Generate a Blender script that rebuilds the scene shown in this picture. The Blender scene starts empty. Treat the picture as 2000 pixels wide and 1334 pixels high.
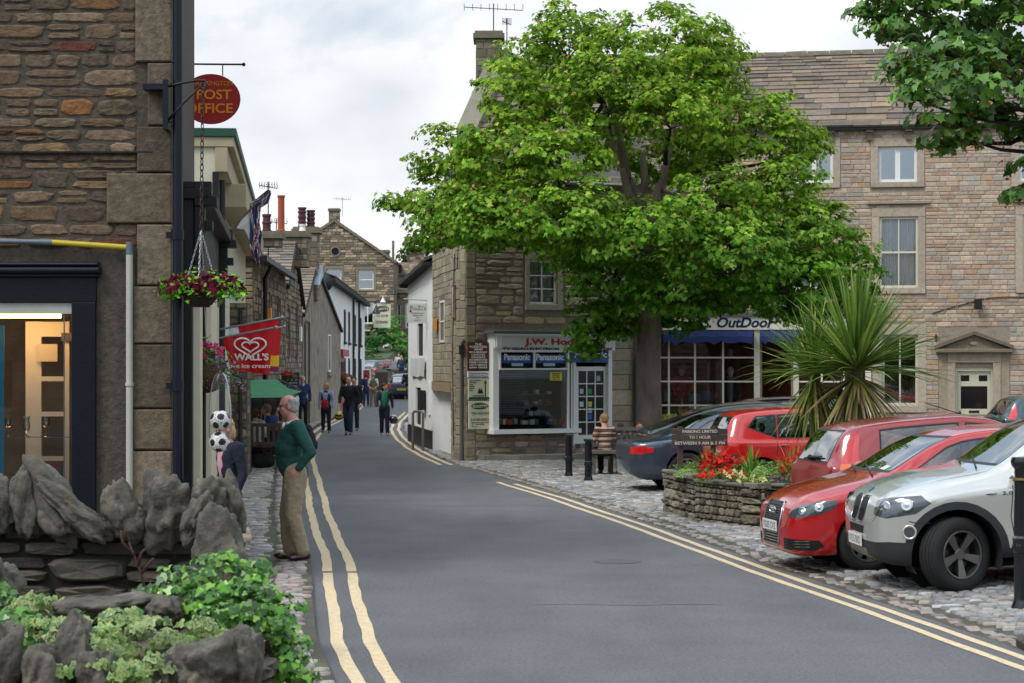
import bpy, bmesh, math, random
import numpy as np
from mathutils import Vector, Matrix
R = math.radians
random.seed(7); RNG = np.random.default_rng(7)
scn = bpy.context.scene
COL = scn.collection
# ---------------------------------------------------------------- camera, world, sun, exposure
cd = bpy.data.cameras.new('camera'); cam = bpy.data.objects.new('camera', cd); COL.objects.link(cam)
cam.location = (0, 0, 2.23); cam.rotation_euler = (R(90), 0, 0)
cd.sensor_width = 36; cd.lens = 75; cd.shift_y = 0.0215; cd.clip_start = 0.1; cd.clip_end = 3000
cd.dof.use_dof = True; cd.dof.focus_distance = 29; cd.dof.aperture_fstop = 6.5
scn.camera = cam
SUN_EL, SUN_AZ = R(52), R(-128)     # azimuth of the sun seen from above, measured from +Y towards +X
w = bpy.data.worlds.new("World"); scn.world = w; w.use_nodes = True
def build_world():
 nt = w.node_tree; nt.nodes.clear(); N = nt.nodes.new; L = nt.links.new
 out = N('ShaderNodeOutputWorld'); bg = N('ShaderNodeBackground')
 sky = N('ShaderNodeTexSky'); sky.sky_type = 'NISHITA'; sky.sun_disc = False
 sky.sun_elevation = SUN_EL; sky.sun_rotation = SUN_AZ; sky.air_density = 1.0; sky.dust_density = 2.0
 skm = N('ShaderNodeMixRGB'); skm.blend_type = 'MULTIPLY'; skm.inputs[0].default_value = 1; skm.inputs[2].default_value = (.62, .66, .70, 1)
 L(sky.outputs[0], skm.inputs[1])
 tc = N('ShaderNodeTexCoord'); mp = N('ShaderNodeMapping'); mp.inputs['Scale'].default_value = (1, 1, 1.6); mp.inputs['Location'].default_value = (.35, .1, .42)
 L(tc.outputs['Generated'], mp.inputs[0])
 n1 = N('ShaderNodeTexNoise'); n1.inputs['Scale'].default_value = 4.2; n1.inputs['Detail'].default_value = 9; n1.inputs['Roughness'].default_value = .52; n1.inputs['Distortion'].default_value = .25
 L(mp.outputs[0], n1.inputs['Vector'])
 r1 = N('ShaderNodeValToRGB'); r1.color_ramp.elements[0].position = .42; r1.color_ramp.elements[1].position = .54
 L(n1.outputs[0], r1.inputs[0])
 n2 = N('ShaderNodeTexNoise'); n2.inputs['Scale'].default_value = 6.5; n2.inputs['Detail'].default_value = 7; n2.inputs['Roughness'].default_value = .5
 L(mp.outputs[0], n2.inputs['Vector'])
 r2 = N('ShaderNodeValToRGB'); e = r2.color_ramp.elements
 e[0].position = .36; e[0].color = (5.3, 5.8, 6.4, 1); e[1].position = .6; e[1].color = (8.2, 8.35, 8.5, 1)
 L(n2.outputs[0], r2.inputs[0])
 mx = N('ShaderNodeMixRGB'); L(r1.outputs[0], mx.inputs[0]); L(skm.outputs[0], mx.inputs[1]); L(r2.outputs[0], mx.inputs[2])
 veil = N('ShaderNodeMixRGB'); veil.inputs[0].default_value = .55; L(mx.outputs[0], veil.inputs[1]); veil.inputs[2].default_value = (5.0, 6.5, 8.0, 1)
 mx2 = N('ShaderNodeMixRGB'); L(r1.outputs[0], mx2.inputs[0]); L(veil.outputs[0], mx2.inputs[1]); L(mx.outputs[0], mx2.inputs[2])
 bg.inputs[1].default_value = 0.09   # an overcast sky is brighter overhead than at the horizon
 sx = N('ShaderNodeSeparateXYZ'); L(tc.outputs['Generated'], sx.inputs[0]); mr = N('ShaderNodeMapRange'); mr.inputs[1].default_value = .12; mr.inputs[2].default_value = .9; mr.inputs[3].default_value = 1; mr.inputs[4].default_value = 2.1
 L(sx.outputs[2], mr.inputs[0]); vs = N('ShaderNodeVectorMath'); vs.operation = 'SCALE'; L(mx2.outputs[0], vs.inputs[0]); L(mr.outputs[0], vs.inputs['Scale'])
 L(vs.outputs[0], bg.inputs[0]); L(bg.outputs[0], out.inputs[0])
build_world()
sd = bpy.data.lights.new('sun', 'SUN'); sun = bpy.data.objects.new('sun', sd); COL.objects.link(sun)
sd.energy = 1.35; sd.angle = R(16); sd.color = (1, .955, .88)
_d = Vector((math.sin(SUN_AZ)*math.cos(SUN_EL), math.cos(SUN_AZ)*math.cos(SUN_EL), math.sin(SUN_EL)))
sun.rotation_euler = _d.to_track_quat('Z', 'Y').to_euler()
scn.view_settings.view_transform = 'Standard'; scn.view_settings.look = 'None'
scn.view_settings.exposure = 0.5; scn.view_settings.gamma = 1
# ---------------------------------------------------------------- helpers
def lin(c):
 return tuple((v/12.92 if v <= .04045 else ((v+.055)/1.055)**2.4) for v in c)
def hx(h, k=1.0):
 h = h.lstrip('#'); return tuple(min(1, v*k) for v in lin([int(h[i:i+2], 16)/255 for i in (0, 2, 4)]))
def P(px, py, Y): return Vector(((px-1000)*Y/4166, Y, 2.23-(py-710)*Y/4166))
def PX(px, Y): return (px-1000)*Y/4166
def PZ(py, Y): return 2.23-(py-710)*Y/4166
_M = {}
def mat(name, col=(.5, .5, .5), rough=.8, metal=0, var=0, vscale=6, bump=0, bscale=40, attr=False, coat=0, emit=0, trans=0, spec=.5, detail=5, stain=None, backdark=False, vstretch=(1, 1, 1)):
 if name in _M: return _M[name]
 m = bpy.data.materials.new(name); m.use_nodes = True; nt = m.node_tree; N = nt.nodes.new; L = nt.links.new
 b = nt.nodes['Principled BSDF']; b.inputs['Roughness'].default_value = rough; b.inputs['Metallic'].default_value = metal
 b.inputs['Specular IOR Level'].default_value = spec; b.inputs['Coat Weight'].default_value = coat; b.inputs['Coat Roughness'].default_value = .04
 src = None
 if attr:
  a = N('ShaderNodeAttribute'); a.attribute_name = 'Col'; src = a.outputs['Color']
 if isinstance(col, str): col = hx(col)
 b.inputs['Base Color'].default_value = (*col[:3], 1)
 tc = mp = None
 if var or bump or stain:
  tc = N('ShaderNodeTexCoord'); mp = N('ShaderNodeMapping'); mp.inputs['Scale'].default_value = vstretch; L(tc.outputs['Object'], mp.inputs[0])
 if var:
  n = N('ShaderNodeTexNoise'); n.inputs['Scale'].default_value = vscale; n.inputs['Detail'].default_value = detail; n.inputs['Roughness'].default_value = .62
  L(mp.outputs[0], n.inputs['Vector'])
  r = N('ShaderNodeMapRange'); r.inputs[1].default_value = .3; r.inputs[2].default_value = .7; r.inputs[3].default_value = 1-var; r.inputs[4].default_value = 1+var
  L(n.outputs[0], r.inputs[0])
  mm = N('ShaderNodeVectorMath'); mm.operation = 'SCALE'
  if src: L(src, mm.inputs[0])
  else: mm.inputs[0].default_value = col[:3]
  L(r.outputs[0], mm.inputs['Scale']); src = mm.outputs[0]
 if stain:
  n = N('ShaderNodeTexNoise'); n.inputs['Scale'].default_value = stain[1]; n.inputs['Detail'].default_value = 8; n.inputs['Roughness'].default_value = .65; L(mp.outputs[0], n.inputs['Vector'])
  r = N('ShaderNodeValToRGB'); r.color_ramp.elements[0].position = stain[2]; r.color_ramp.elements[1].position = stain[2]+.13; L(n.outputs[0], r.inputs[0])
  mx = N('ShaderNodeMixRGB'); L(r.outputs[0], mx.inputs[0])
  if src: L(src, mx.inputs[1])
  else: mx.inputs[1].default_value = (*col[:3], 1)
  mx.inputs[2].default_value = (*stain[0], 1); src = mx.outputs[0]
 if src: L(src, b.inputs['Base Color'])
 if bump:
  n = N('ShaderNodeTexNoise'); n.inputs['Scale'].default_value = bscale; n.inputs['Detail'].default_value = 6; n.inputs['Roughness'].default_value = .65; L(mp.outputs[0], n.inputs['Vector'])
  bp = N('ShaderNodeBump'); bp.inputs['Strength'].default_value = bump; bp.inputs['Distance'].default_value = .02; L(n.outputs[0], bp.inputs['Height']); L(bp.outputs[0], b.inputs['Normal'])
 if emit: b.inputs['Emission Color'].default_value = (*col[:3], 1); b.inputs['Emission Strength'].default_value = emit
 out = nt.nodes['Material Output']
 if trans:
  t = N('ShaderNodeBsdfTranslucent'); mx = N('ShaderNodeMixShader'); mx.inputs[0].default_value = trans
  if src: L(src, t.inputs[0])
  else: t.inputs[0].default_value = (*col[:3], 1)
  L(b.outputs[0], mx.inputs[1]); L(t.outputs[0], mx.inputs[2]); L(mx.outputs[0], out.inputs[0])
 if backdark:
  g = N('ShaderNodeNewGeometry'); d = N('ShaderNodeBsdfDiffuse'); d.inputs[0].default_value = (.012, .012, .013, 1); mx = N('ShaderNodeMixShader')
  L(g.outputs['Backfacing'], mx.inputs[0]); L(b.outputs[0], mx.inputs[1]); L(d.outputs[0], mx.inputs[2]); L(mx.outputs[0], out.inputs[0])
 _M[name] = m; return m
def glass(name='window_glass', tint=(.72, .78, .78), refl=.10, rough=.02, ior=1.5):
 if name in _M: return _M[name]
 m = bpy.data.materials.new(name); m.use_nodes = True; nt = m.node_tree; nt.nodes.clear(); N = nt.nodes.new; L = nt.links.new
 o = N('ShaderNodeOutputMaterial'); t = N('ShaderNodeBsdfTransparent'); t.inputs[0].default_value = (*tint, 1)
 g = N('ShaderNodeBsdfGlossy'); g.inputs['Roughness'].default_value = rough; lw = N('ShaderNodeFresnel'); lw.inputs[0].default_value = ior
 ma = N('ShaderNodeMath'); ma.operation = 'ADD'; ma.use_clamp = True; ma.inputs[1].default_value = refl; L(lw.outputs[0], ma.inputs[0])
 mx = N('ShaderNodeMixShader'); L(ma.outputs[0], mx.inputs[0]); L(t.outputs[0], mx.inputs[1]); L(g.outputs[0], mx.inputs[2]); L(mx.outputs[0], o.inputs[0])
 _M[name] = m; return m
def world_off(o):
 v = Vector((0, 0, 0))
 while o is not None: v += o.location; o = o.parent
 return v
def tag(o, label=None, cat=None, group=None, kind=None):
 if label: o['label'] = label
 if cat: o['category'] = cat
 if group: o['group'] = group
 if kind: o['kind'] = kind
 return o
def thing(name, label, cat, loc=(0, 0, 0), rz=0, group=None):
 o = bpy.data.objects.new(name, None); COL.objects.link(o); o.location = loc; o.rotation_euler = (0, 0, rz); o.empty_display_size = .1
 return tag(o, label, cat, group)
def copy_tree(o, parent=None):
 c = o.copy(); COL.objects.link(c); c.parent = parent
 for ch in list(o.children): copy_tree(ch, c)
 return c
class MB:
 def __init__(s): s.v = []; s.f = []; s.m = []; s.c = []; s.cur = (1, 1, 1); s.mi = 0
 def add(s, vs, fs, col=None, mi=None):
  b = len(s.v); s.v += [tuple(v) for v in vs]; c = col or s.cur; k = s.mi if mi is None else mi
  for f in fs: s.f.append(tuple(b+i for i in f)); s.m.append(k); s.c.append(c)
  return s
 def box(s, x0, y0, z0, x1, y1, z1, **k):
  return s.hexa([(x0, y0, z0), (x1, y0, z0), (x1, y1, z0), (x0, y1, z0)], [(x0, y0, z1), (x1, y0, z1), (x1, y1, z1), (x0, y1, z1)], **k)
 def hexa(s, a, b, **k):
  return s.add(list(a)+list(b), [(3, 2, 1, 0), (4, 5, 6, 7), (0, 1, 5, 4), (1, 2, 6, 5), (2, 3, 7, 6), (3, 0, 4, 7)], **k)
 def fbox(s, F, u0, z0, d0, u1, z1, d1, ch=0, **k):   # box in a facade frame
  if ch:   # chamfered front
   a = [F(u0, z0, d0), F(u1, z0, d0), F(u1, z1, d0), F(u0, z1, d0)]
   b = [F(u0, z0, d1-ch), F(u1, z0, d1-ch), F(u1, z1, d1-ch), F(u0, z1, d1-ch)]
   c = [F(u0+ch, z0+ch, d1), F(u1-ch, z0+ch, d1), F(u1-ch, z1-ch, d1), F(u0+ch, z1-ch, d1)]
   fs = [(0, 1, 5, 4), (1, 2, 6, 5), (2, 3, 7, 6), (3, 0, 4, 7), (4, 5, 9, 8), (5, 6, 10, 9), (6, 7, 11, 10), (7, 4, 8, 11), (8, 9, 10, 11), (3, 2, 1, 0)]
   return s.add(a+b+c, fs, **k)
  return s.hexa([F(u0, z0, d0), F(u1, z0, d0), F(u1, z0, d1), F(u0, z0, d1)], [F(u0, z1, d0), F(u1, z1, d0), F(u1, z1, d1), F(u0, z1, d1)], **k)
 def tube(s, pts, r, n=8, cap=True, **k):
  pts = [Vector(p) for p in pts]; rs = r if isinstance(r, (list, tuple)) else [r]*len(pts)
  up = Vector((0, 0, 1)); vs = []; prev = None
  for i, p in enumerate(pts):
   t = (pts[min(i+1, len(pts)-1)]-pts[max(i-1, 0)])
   if t.length < 1e-9: t = Vector((0, 0, 1))
   t.normalize()
   if prev is None:
    a = t.cross(up if abs(t.z) < .95 else Vector((1, 0, 0))).normalized()
   else:
    a = (prev-t*prev.dot(t)); a = a.normalized() if a.length > 1e-6 else t.orthogonal().normalized()
   prev = a; b = t.cross(a)
   for j in range(n):
    an = 2*math.pi*j/n; vs.append(p+(a*math.cos(an)+b*math.sin(an))*rs[i])
  fs = []
  for i in range(len(pts)-1):
   for j in range(n): fs.append((i*n+j, i*n+(j+1) % n, (i+1)*n+(j+1) % n, (i+1)*n+j))
  if cap: fs.append(tuple(range(n))[::-1]); fs.append(tuple((len(pts)-1)*n+j for j in range(n)))
  return s.add(vs, fs, **k)
 def lathe(s, prof, c=(0, 0, 0), n=16, M=None, cap=True, **k):   # prof: (r,z)
  vs = []; M = M or Matrix.Identity(3); c = Vector(c)
  for r, z in prof:
   for j in range(n): a = 2*math.pi*j/n; vs.append(c+M@Vector((r*math.cos(a), r*math.sin(a), z)))
  fs = [(i*n+j, i*n+(j+1) % n, (i+1)*n+(j+1) % n, (i+1)*n+j) for i in range(len(prof)-1) for j in range(n)]
  if cap: fs.append(tuple(range(n))[::-1]); fs.append(tuple((len(prof)-1)*n+j for j in range(n)))
  return s.add(vs, fs, **k)
 def ball(s, c, r, n=12, m=8, M=None, **k):
  if not isinstance(r, (list, tuple)): r = (r, r, r)
  c = Vector(c); vs = []; M = M or Matrix.Identity(3)
  for i in range(m+1):
   t = math.pi*i/m
   for j in range(n): a = 2*math.pi*j/n; vs.append(c+M@Vector((r[0]*math.sin(t)*math.cos(a), r[1]*math.sin(t)*math.sin(a), -r[2]*math.cos(t))))
  fs = [(i*n+j, i*n+(j+1) % n, (i+1)*n+(j+1) % n, (i+1)*n+j) for i in range(m) for j in range(n)]
  return s.add(vs, fs, **k)
 def prism(s, poly, F, d0, d1, **k):   # poly of (u,z)
  n = len(poly); vs = [F(u, z, d0) for u, z in poly]+[F(u, z, d1) for u, z in poly]
  fs = [tuple(range(n))[::-1], tuple(range(n, 2*n))]+[(i, (i+1) % n, n+(i+1) % n, n+i) for i in range(n)]
  return s.add(vs, fs, **k)
 def build(s, name, mats, parent=None, world=True, smooth=False, col=False, bevel=0, auto=False, fixn=False):
  me = bpy.data.meshes.new(name); off = world_off(parent) if (world and parent is not None) else Vector((0, 0, 0))
  me.from_pydata([tuple(Vector(v)-off) for v in s.v] if off.length else s.v, [], s.f)
  if not isinstance(mats, (list, tuple)): mats = [mats]
  for m in mats: me.materials.append(m)
  if len(mats) > 1: me.polygons.foreach_set('material_index', s.m)
  if col:
   lt = np.array([p.loop_total for p in me.polygons]); ca = me.color_attributes.new('Col', 'FLOAT_COLOR', 'CORNER')
   arr = np.ones((len(s.f), 4), dtype=np.float32); arr[:, :3] = np.array(s.c, dtype=np.float32)
   ca.data.foreach_set('color', np.repeat(arr, lt, axis=0).ravel())
  if fixn:
   bm = bmesh.new(); bm.from_mesh(me); bmesh.ops.recalc_face_normals(bm, faces=bm.faces); bm.to_mesh(me); bm.free()
  if smooth: me.polygons.foreach_set('use_smooth', [True]*len(me.polygons))
  o = bpy.data.objects.new(name, me); COL.objects.link(o); o.parent = parent
  if auto:
   me.polygons.foreach_set('use_smooth', [True]*len(me.polygons)); me.set_sharp_from_angle(angle=R(38))
  if bevel:
   b = o.modifiers.new('bevel', 'BEVEL'); b.width = bevel; b.segments = 2; b.limit_method = 'ANGLE'
  return o
def np_mesh(name, V, F, mats, parent=None, cols=None, smooth=False, pcols=None, midx=None):
 """V (n,3); F (m,k) same-size polygons; cols per face (m,3)"""
 me = bpy.data.meshes.new(name); V = np.asarray(V, dtype=np.float32); F = np.asarray(F, dtype=np.int32)
 if parent is not None: V = V-np.array(world_off(parent), dtype=np.float32)
 m, k = F.shape; me.vertices.add(len(V)); me.vertices.foreach_set('co', V.ravel())
 me.loops.add(m*k); me.loops.foreach_set('vertex_index', F.ravel())
 me.polygons.add(m); me.polygons.foreach_set('loop_start', np.arange(0, m*k, k, dtype=np.int32)); me.polygons.foreach_set('loop_total', np.full(m, k, dtype=np.int32))
 me.update(calc_edges=True)
 if not isinstance(mats, (list, tuple)): mats = [mats]
 for x in mats: me.materials.append(x)
 if midx is not None: me.polygons.foreach_set('material_index', midx)
 if cols is not None:
  ca = me.color_attributes.new('Col', 'FLOAT_COLOR', 'CORNER'); a = np.ones((m, 4), dtype=np.float32); a[:, :3] = cols
  ca.data.foreach_set('color', np.repeat(a, k, axis=0).ravel())
 if pcols is not None:
  ca = me.color_attributes.new('Col', 'FLOAT_COLOR', 'POINT'); a = np.ones((len(V), 4), dtype=np.float32); a[:, :3] = pcols
  ca.data.foreach_set('color', a.ravel())
 if smooth: me.polygons.foreach_set('use_smooth', np.ones(m, dtype=bool))
 me.validate(); o = bpy.data.objects.new(name, me); COL.objects.link(o); o.parent = parent
 return o
def frame(P0, P1):
 P0 = Vector((P0[0], P0[1], 0)); P1 = Vector((P1[0], P1[1], 0)); t = (P1-P0); Ln = t.length; t.normalize(); n = Vector((t.y, -t.x, 0))
 def F(u, z, d=0): return Vector((P0.x+t.x*u+n.x*d, P0.y+t.y*u+n.y*d, z))
 F.L = Ln; F.t = t; F.n = n; F.P0 = P0
 return F
_FONT = None
def text(s, F, u, z, d, size, m, parent, width=None, bold=0, name='lettering', shear=0, space=1.0, align='CENTER', off_rot=0, ext=.004):
 """lettering on a facade frame; u,z = centre-bottom of the line"""
 cu = bpy.data.curves.new('txt', 'FONT'); cu.body = s; cu.size = size; cu.align_x = align; cu.extrude = ext; cu.offset = bold; cu.shear = shear; cu.space_character = space; cu.resolution_u = 3
 ob = bpy.data.objects.new('txt', cu); COL.objects.link(ob); bpy.context.view_layer.update()
 me = bpy.data.meshes.new_from_object(ob.evaluated_get(bpy.context.evaluated_depsgraph_get())); bpy.data.objects.remove(ob)
 co = np.empty(len(me.vertices)*3, dtype=np.float32); me.vertices.foreach_get('co', co); co = co.reshape(-1, 3)
 if width and len(co):
  wd = co[:, 0].max()-co[:, 0].min(); co[:, 0] *= width/wd
 if off_rot:
  c, s_ = math.cos(off_rot), math.sin(off_rot); co[:, :2] = co[:, :2]@np.array([[c, s_], [-s_, c]])
 off = world_off(parent) if parent is not None else Vector((0, 0, 0))
 pts = np.array([F(u+x, z+y, d+q)-off for x, y, q in co], dtype=np.float32) if len(co) else co
 me.vertices.foreach_set('co', pts.ravel()); me.materials.clear(); me.materials.append(m); me.update()
 me.name = name; o = bpy.data.objects.new(name, me); COL.objects.link(o); o.parent = parent
 return o
def pchip(keys):
 keys = sorted(keys); xs = [k[0] for k in keys]; ys = [k[1] for k in keys]; n = len(xs)
 if n == 1: return lambda x: ys[0]
 h = [xs[i+1]-xs[i] for i in range(n-1)]; dl = [(ys[i+1]-ys[i])/h[i] for i in range(n-1)]; d = [0]*n
 d[0] = dl[0]; d[-1] = dl[-1]
 for i in range(1, n-1):
  if dl[i-1]*dl[i] > 0:
   w1 = 2*h[i]+h[i-1]; w2 = h[i]+2*h[i-1]; d[i] = (w1+w2)/(w1/dl[i-1]+w2/dl[i])
 def f(x):
  if x <= xs[0]: return ys[0]
  if x >= xs[-1]: return ys[-1]
  i = 0
  while x > xs[i+1]: i += 1
  t = (x-xs[i])/h[i]; t2 = t*t; t3 = t2*t
  return ys[i]*(2*t3-3*t2+1)+h[i]*d[i]*(t3-2*t2+t)+ys[i+1]*(-2*t3+3*t2)+h[i]*d[i+1]*(t3-t2)
 return f
def interp(pts):
 xs = [p[0] for p in pts]; ys = [p[1] for p in pts]
 return lambda q: np.interp(q, xs, ys)
# ---------------------------------------------------------------- ground, road, setts, pavement
XLc = interp([(0, .75), (10, -.35), (14.9, -.95), (17.1, -1.27), (19.5, -1.52), (22.8, -1.84), (24.8, -2.05), (30.4, -2.72), (42, -3.95), (48, -4.6), (55, -5.25), (62, -5.85), (70, -6.35), (76, -6.62), (88, -6.95), (103, -7.5), (125, -8.6), (140, -9.3), (200, -12)])
XRn = interp([(0, 6.2), (12, 4.4), (15, 3.95), (17.8, 3.5), (20.2, 3.13), (23.5, 2.58), (28.5, 1.85), (35, .78), (40, -.15)])
XRf = interp([(46.9, -1.46), (52, -2.15), (57.3, -2.75), (64, -3.38), (71.5, -3.93), (80.8, -4.36), (98.8, -4.8), (112, -5.1), (125, -5.3), (140, -5.6), (200, -8)])
def XRe(Y):
 Y = np.asarray(Y, dtype=float)
 return np.where(Y < 40, XRn(Y)+.27, np.where(Y > 46.9, XRf(Y)+.27, .12+(Y-40)/6.9*(-1.19-.12)))
def XLe(Y): return XLc(Y)-.30
def G(X, Y):
 X = np.asarray(X, dtype=float); Y = np.asarray(Y, dtype=float)
 r = np.clip(X-XRe(Y)-.15, 0, 9)
 z = .05*r*np.clip(1-(Y-28)/22, .15, 1)
 q = np.clip(Y-118, 0, 1e9); return z+.05*q*np.clip(q/14, 0, 1)
def g(x, y): return float(G(x, y))
def wallX(Y): return -3.5-.104*(np.asarray(Y, dtype=float)-22)
m_asph = mat('asphalt', '#5c5d5f', .86, var=.10, vscale=1.1, bump=.5, bscale=160, detail=9)
def asphalt_nodes(m):
 nt = m.node_tree; N = nt.nodes.new; L = nt.links.new; b = nt.nodes['Principled BSDF']
 src = b.inputs['Base Color'].links[0].from_socket
 tc = N('ShaderNodeTexCoord'); n = N('ShaderNodeTexNoise'); n.inputs['Scale'].default_value = 95; n.inputs['Detail'].default_value = 3; L(tc.outputs['Object'], n.inputs['Vector'])
 r = N('ShaderNodeMapRange'); r.inputs[1].default_value = .3; r.inputs[2].default_value = .7; r.inputs[3].default_value = .62; r.inputs[4].default_value = 1.42; L(n.outputs[0], r.inputs[0])
 mp = N('ShaderNodeMapping'); mp.inputs['Scale'].default_value = (.9, .22, 1); L(tc.outputs['Object'], mp.inputs[0])
 n2 = N('ShaderNodeTexNoise'); n2.inputs['Scale'].default_value = 1.3; n2.inputs['Detail'].default_value = 5; L(mp.outputs[0], n2.inputs['Vector'])
 r2 = N('ShaderNodeMapRange'); r2.inputs[1].default_value = .35; r2.inputs[2].default_value = .65; r2.inputs[3].default_value = .90; r2.inputs[4].default_value = 1.10; L(n2.outputs[0], r2.inputs[0])
 mu = N('ShaderNodeMath'); mu.operation = 'MULTIPLY'; L(r.outputs[0], mu.inputs[0]); L(r2.outputs[0], mu.inputs[1])
 n3 = N('ShaderNodeTexNoise'); n3.inputs['Scale'].default_value = 26; n3.inputs['Detail'].default_value = 4; n3.inputs['Roughness'].default_value = .8; L(tc.outputs['Object'], n3.inputs['Vector'])
 r3 = N('ShaderNodeMapRange'); r3.inputs[1].default_value = .35; r3.inputs[2].default_value = .65; r3.inputs[3].default_value = .72; r3.inputs[4].default_value = 1.30; L(n3.outputs[0], r3.inputs[0])
 mu2 = N('ShaderNodeMath'); mu2.operation = 'MULTIPLY'; L(mu.outputs[0], mu2.inputs[0]); L(r3.outputs[0], mu2.inputs[1]); mu = mu2
 v = N('ShaderNodeVectorMath'); v.operation = 'SCALE'; L(src, v.inputs[0]); L(mu.outputs[0], v.inputs['Scale']); L(v.outputs[0], b.inputs['Base Color'])
asphalt_nodes(m_asph)
m_yel = mat('road_paint', '#cdb894', .8, var=.16, vscale=14, bump=.3, bscale=120, stain=(hx('#7d7563'), 16, .575))
m_joint = mat('joint_earth', '#4a483c', .95, var=.3, vscale=3, bump=.5, bscale=60, stain=(hx('#56653a'), 1.6, .56))
m_sett = mat('sett_stone', (1, 1, 1), .72, var=.25, vscale=22, bump=.45, bscale=70, attr=True)
m_flag = mat('flagstone', '#7d7870', .85, var=.15, vscale=3, bump=.35, bscale=40)
m_kerb = mat('kerb_stone', '#7b7770', .85, var=.22, vscale=3, bump=.4, bscale=40)
m_metal_d = mat('dark_iron', '#1b1c1f', .45, metal=.3)
m_iron = mat('cast_iron', '#3a332e', .7, metal=.2, bump=.3)
def grid_mesh(name, Xf0, Xf1, Ys, n, zoff, m, parent=None, kind=None, zfn=None):
 V = []; Ys = list(Ys)
 for y in Ys:
  a, b = float(Xf0(y)), float(Xf1(y))
  for i in range(n+1):
   x = a+(b-a)*i/n; V.append((x, y, (g(x, y) if zfn is None else zfn(x, y))+zoff))
 k = n+1; F = [(r*k+i, r*k+i+1, (r+1)*k+i+1, (r+1)*k+i) for r in range(len(Ys)-1) for i in range(n)]
 o = np_mesh(name, V, F, m, parent, smooth=True)
 if kind: o['kind'] = kind
 return o
Yr = [-6, 0, 6, 10]+[10+.6*i for i in range(1, 120)]+[84, 88, 92, 96, 100, 106, 112, 118, 122, 126, 130, 135, 140, 150, 160]
def build_ground():
 ys = [-60, -30, -10, 0, 6, 10]+[10+1.5*i for i in range(1, 30)]+list(range(56, 170, 4))+[180, 220, 300, 450, 700]
 xs = [-300, -120, -60, -40, -30, -24, -20, -17, -15, -13, -11, -9, -8, -7, -6, -5, -4, -3, -2, -1, 0, 1, 2, 3, 4, 5, 6, 8, 10, 12, 15, 18, 22, 28, 40, 70, 120, 300]
 V = [(x, y, min(g(x, y), 2.2)-.06) for y in ys for x in xs]; k = len(xs)
 F = [(r*k+i, r*k+i+1, (r+1)*k+i+1, (r+1)*k+i) for r in range(len(ys)-1) for i in range(k-1)]
 np_mesh('ground', V, F, m_joint, smooth=True)['kind'] = 'structure'
build_ground()
grid_mesh('road', XLe, XRe, Yr, 8, 0.0, m_asph, kind='structure', zfn=lambda x, y: g(-50, y))
m_crack = mat('tar_seal', '#303236', .8)
def road_marks():
 def strip(name, cf, off, Y0, Y1, wd):
  V = []; ys = np.arange(Y0, Y1, .3)
  for y in ys:
   c = float(cf(y))+off+.010*math.sin(y*1.1+off*5)+.004*math.sin(y*4.3)
   h = wd/2*(1+.06*math.sin(y*5.1+off*20)); z = g(-50, y)+.004
   V += [(c-h, y, z), (c+h, y, z)]
  F = [(2*i, 2*i+1, 2*i+3, 2*i+2) for i in range(len(ys)-1)]
  o = np_mesh(name, V, F, m_yel); o['kind'] = 'structure'
 strip('road_marking', XLc, -.125, 8, 22.75, .105); strip('road_marking', XLc, .125, 8, 22.75, .105)
 strip('road_marking', XLc, -.125, 22.85, 150, .105); strip('road_marking', XLc, .125, 22.85, 150, .105)
 strip('road_marking', XRn, -.11, 8, 40.2, .09); strip('road_marking', XRn, .11, 8, 39.7, .09)
 strip('road_marking', XRf, -.12, 46.9, 98, .10); strip('road_marking', XRf, .12, 46.9, 98, .10)
 mb = MB()   # patches and joints in the tarmac
 def seam(pts, w):
  for a, b in zip(pts[:-1], pts[1:]):
   a = Vector(a); b = Vector(b); n = (b-a).cross(Vector((0, 0, 1))).normalized()*w; mb.add([a-n, a+n, b+n, b-n], [(0, 1, 2, 3)])
 pts = [(XPX, YY, .0025) for XPX, YY in [(-1.6, 33.5), (-.9, 33.3), (.2, 33.6), (1.0, 33.3)]]; seam(pts, .012)
 pts = [(-.55+.02*math.sin(i), 17.3+.06*math.sin(i*1.7)+i*.02, .0025) for i in np.arange(0, 9, .5)]
 seam([(.2+i*.25, 19.7+.05*math.sin(i*1.3), .0025) for i in range(8)], .008)
 mb.build('road_joint_mark', m_crack)['kind'] = 'structure'
road_marks()
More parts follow.
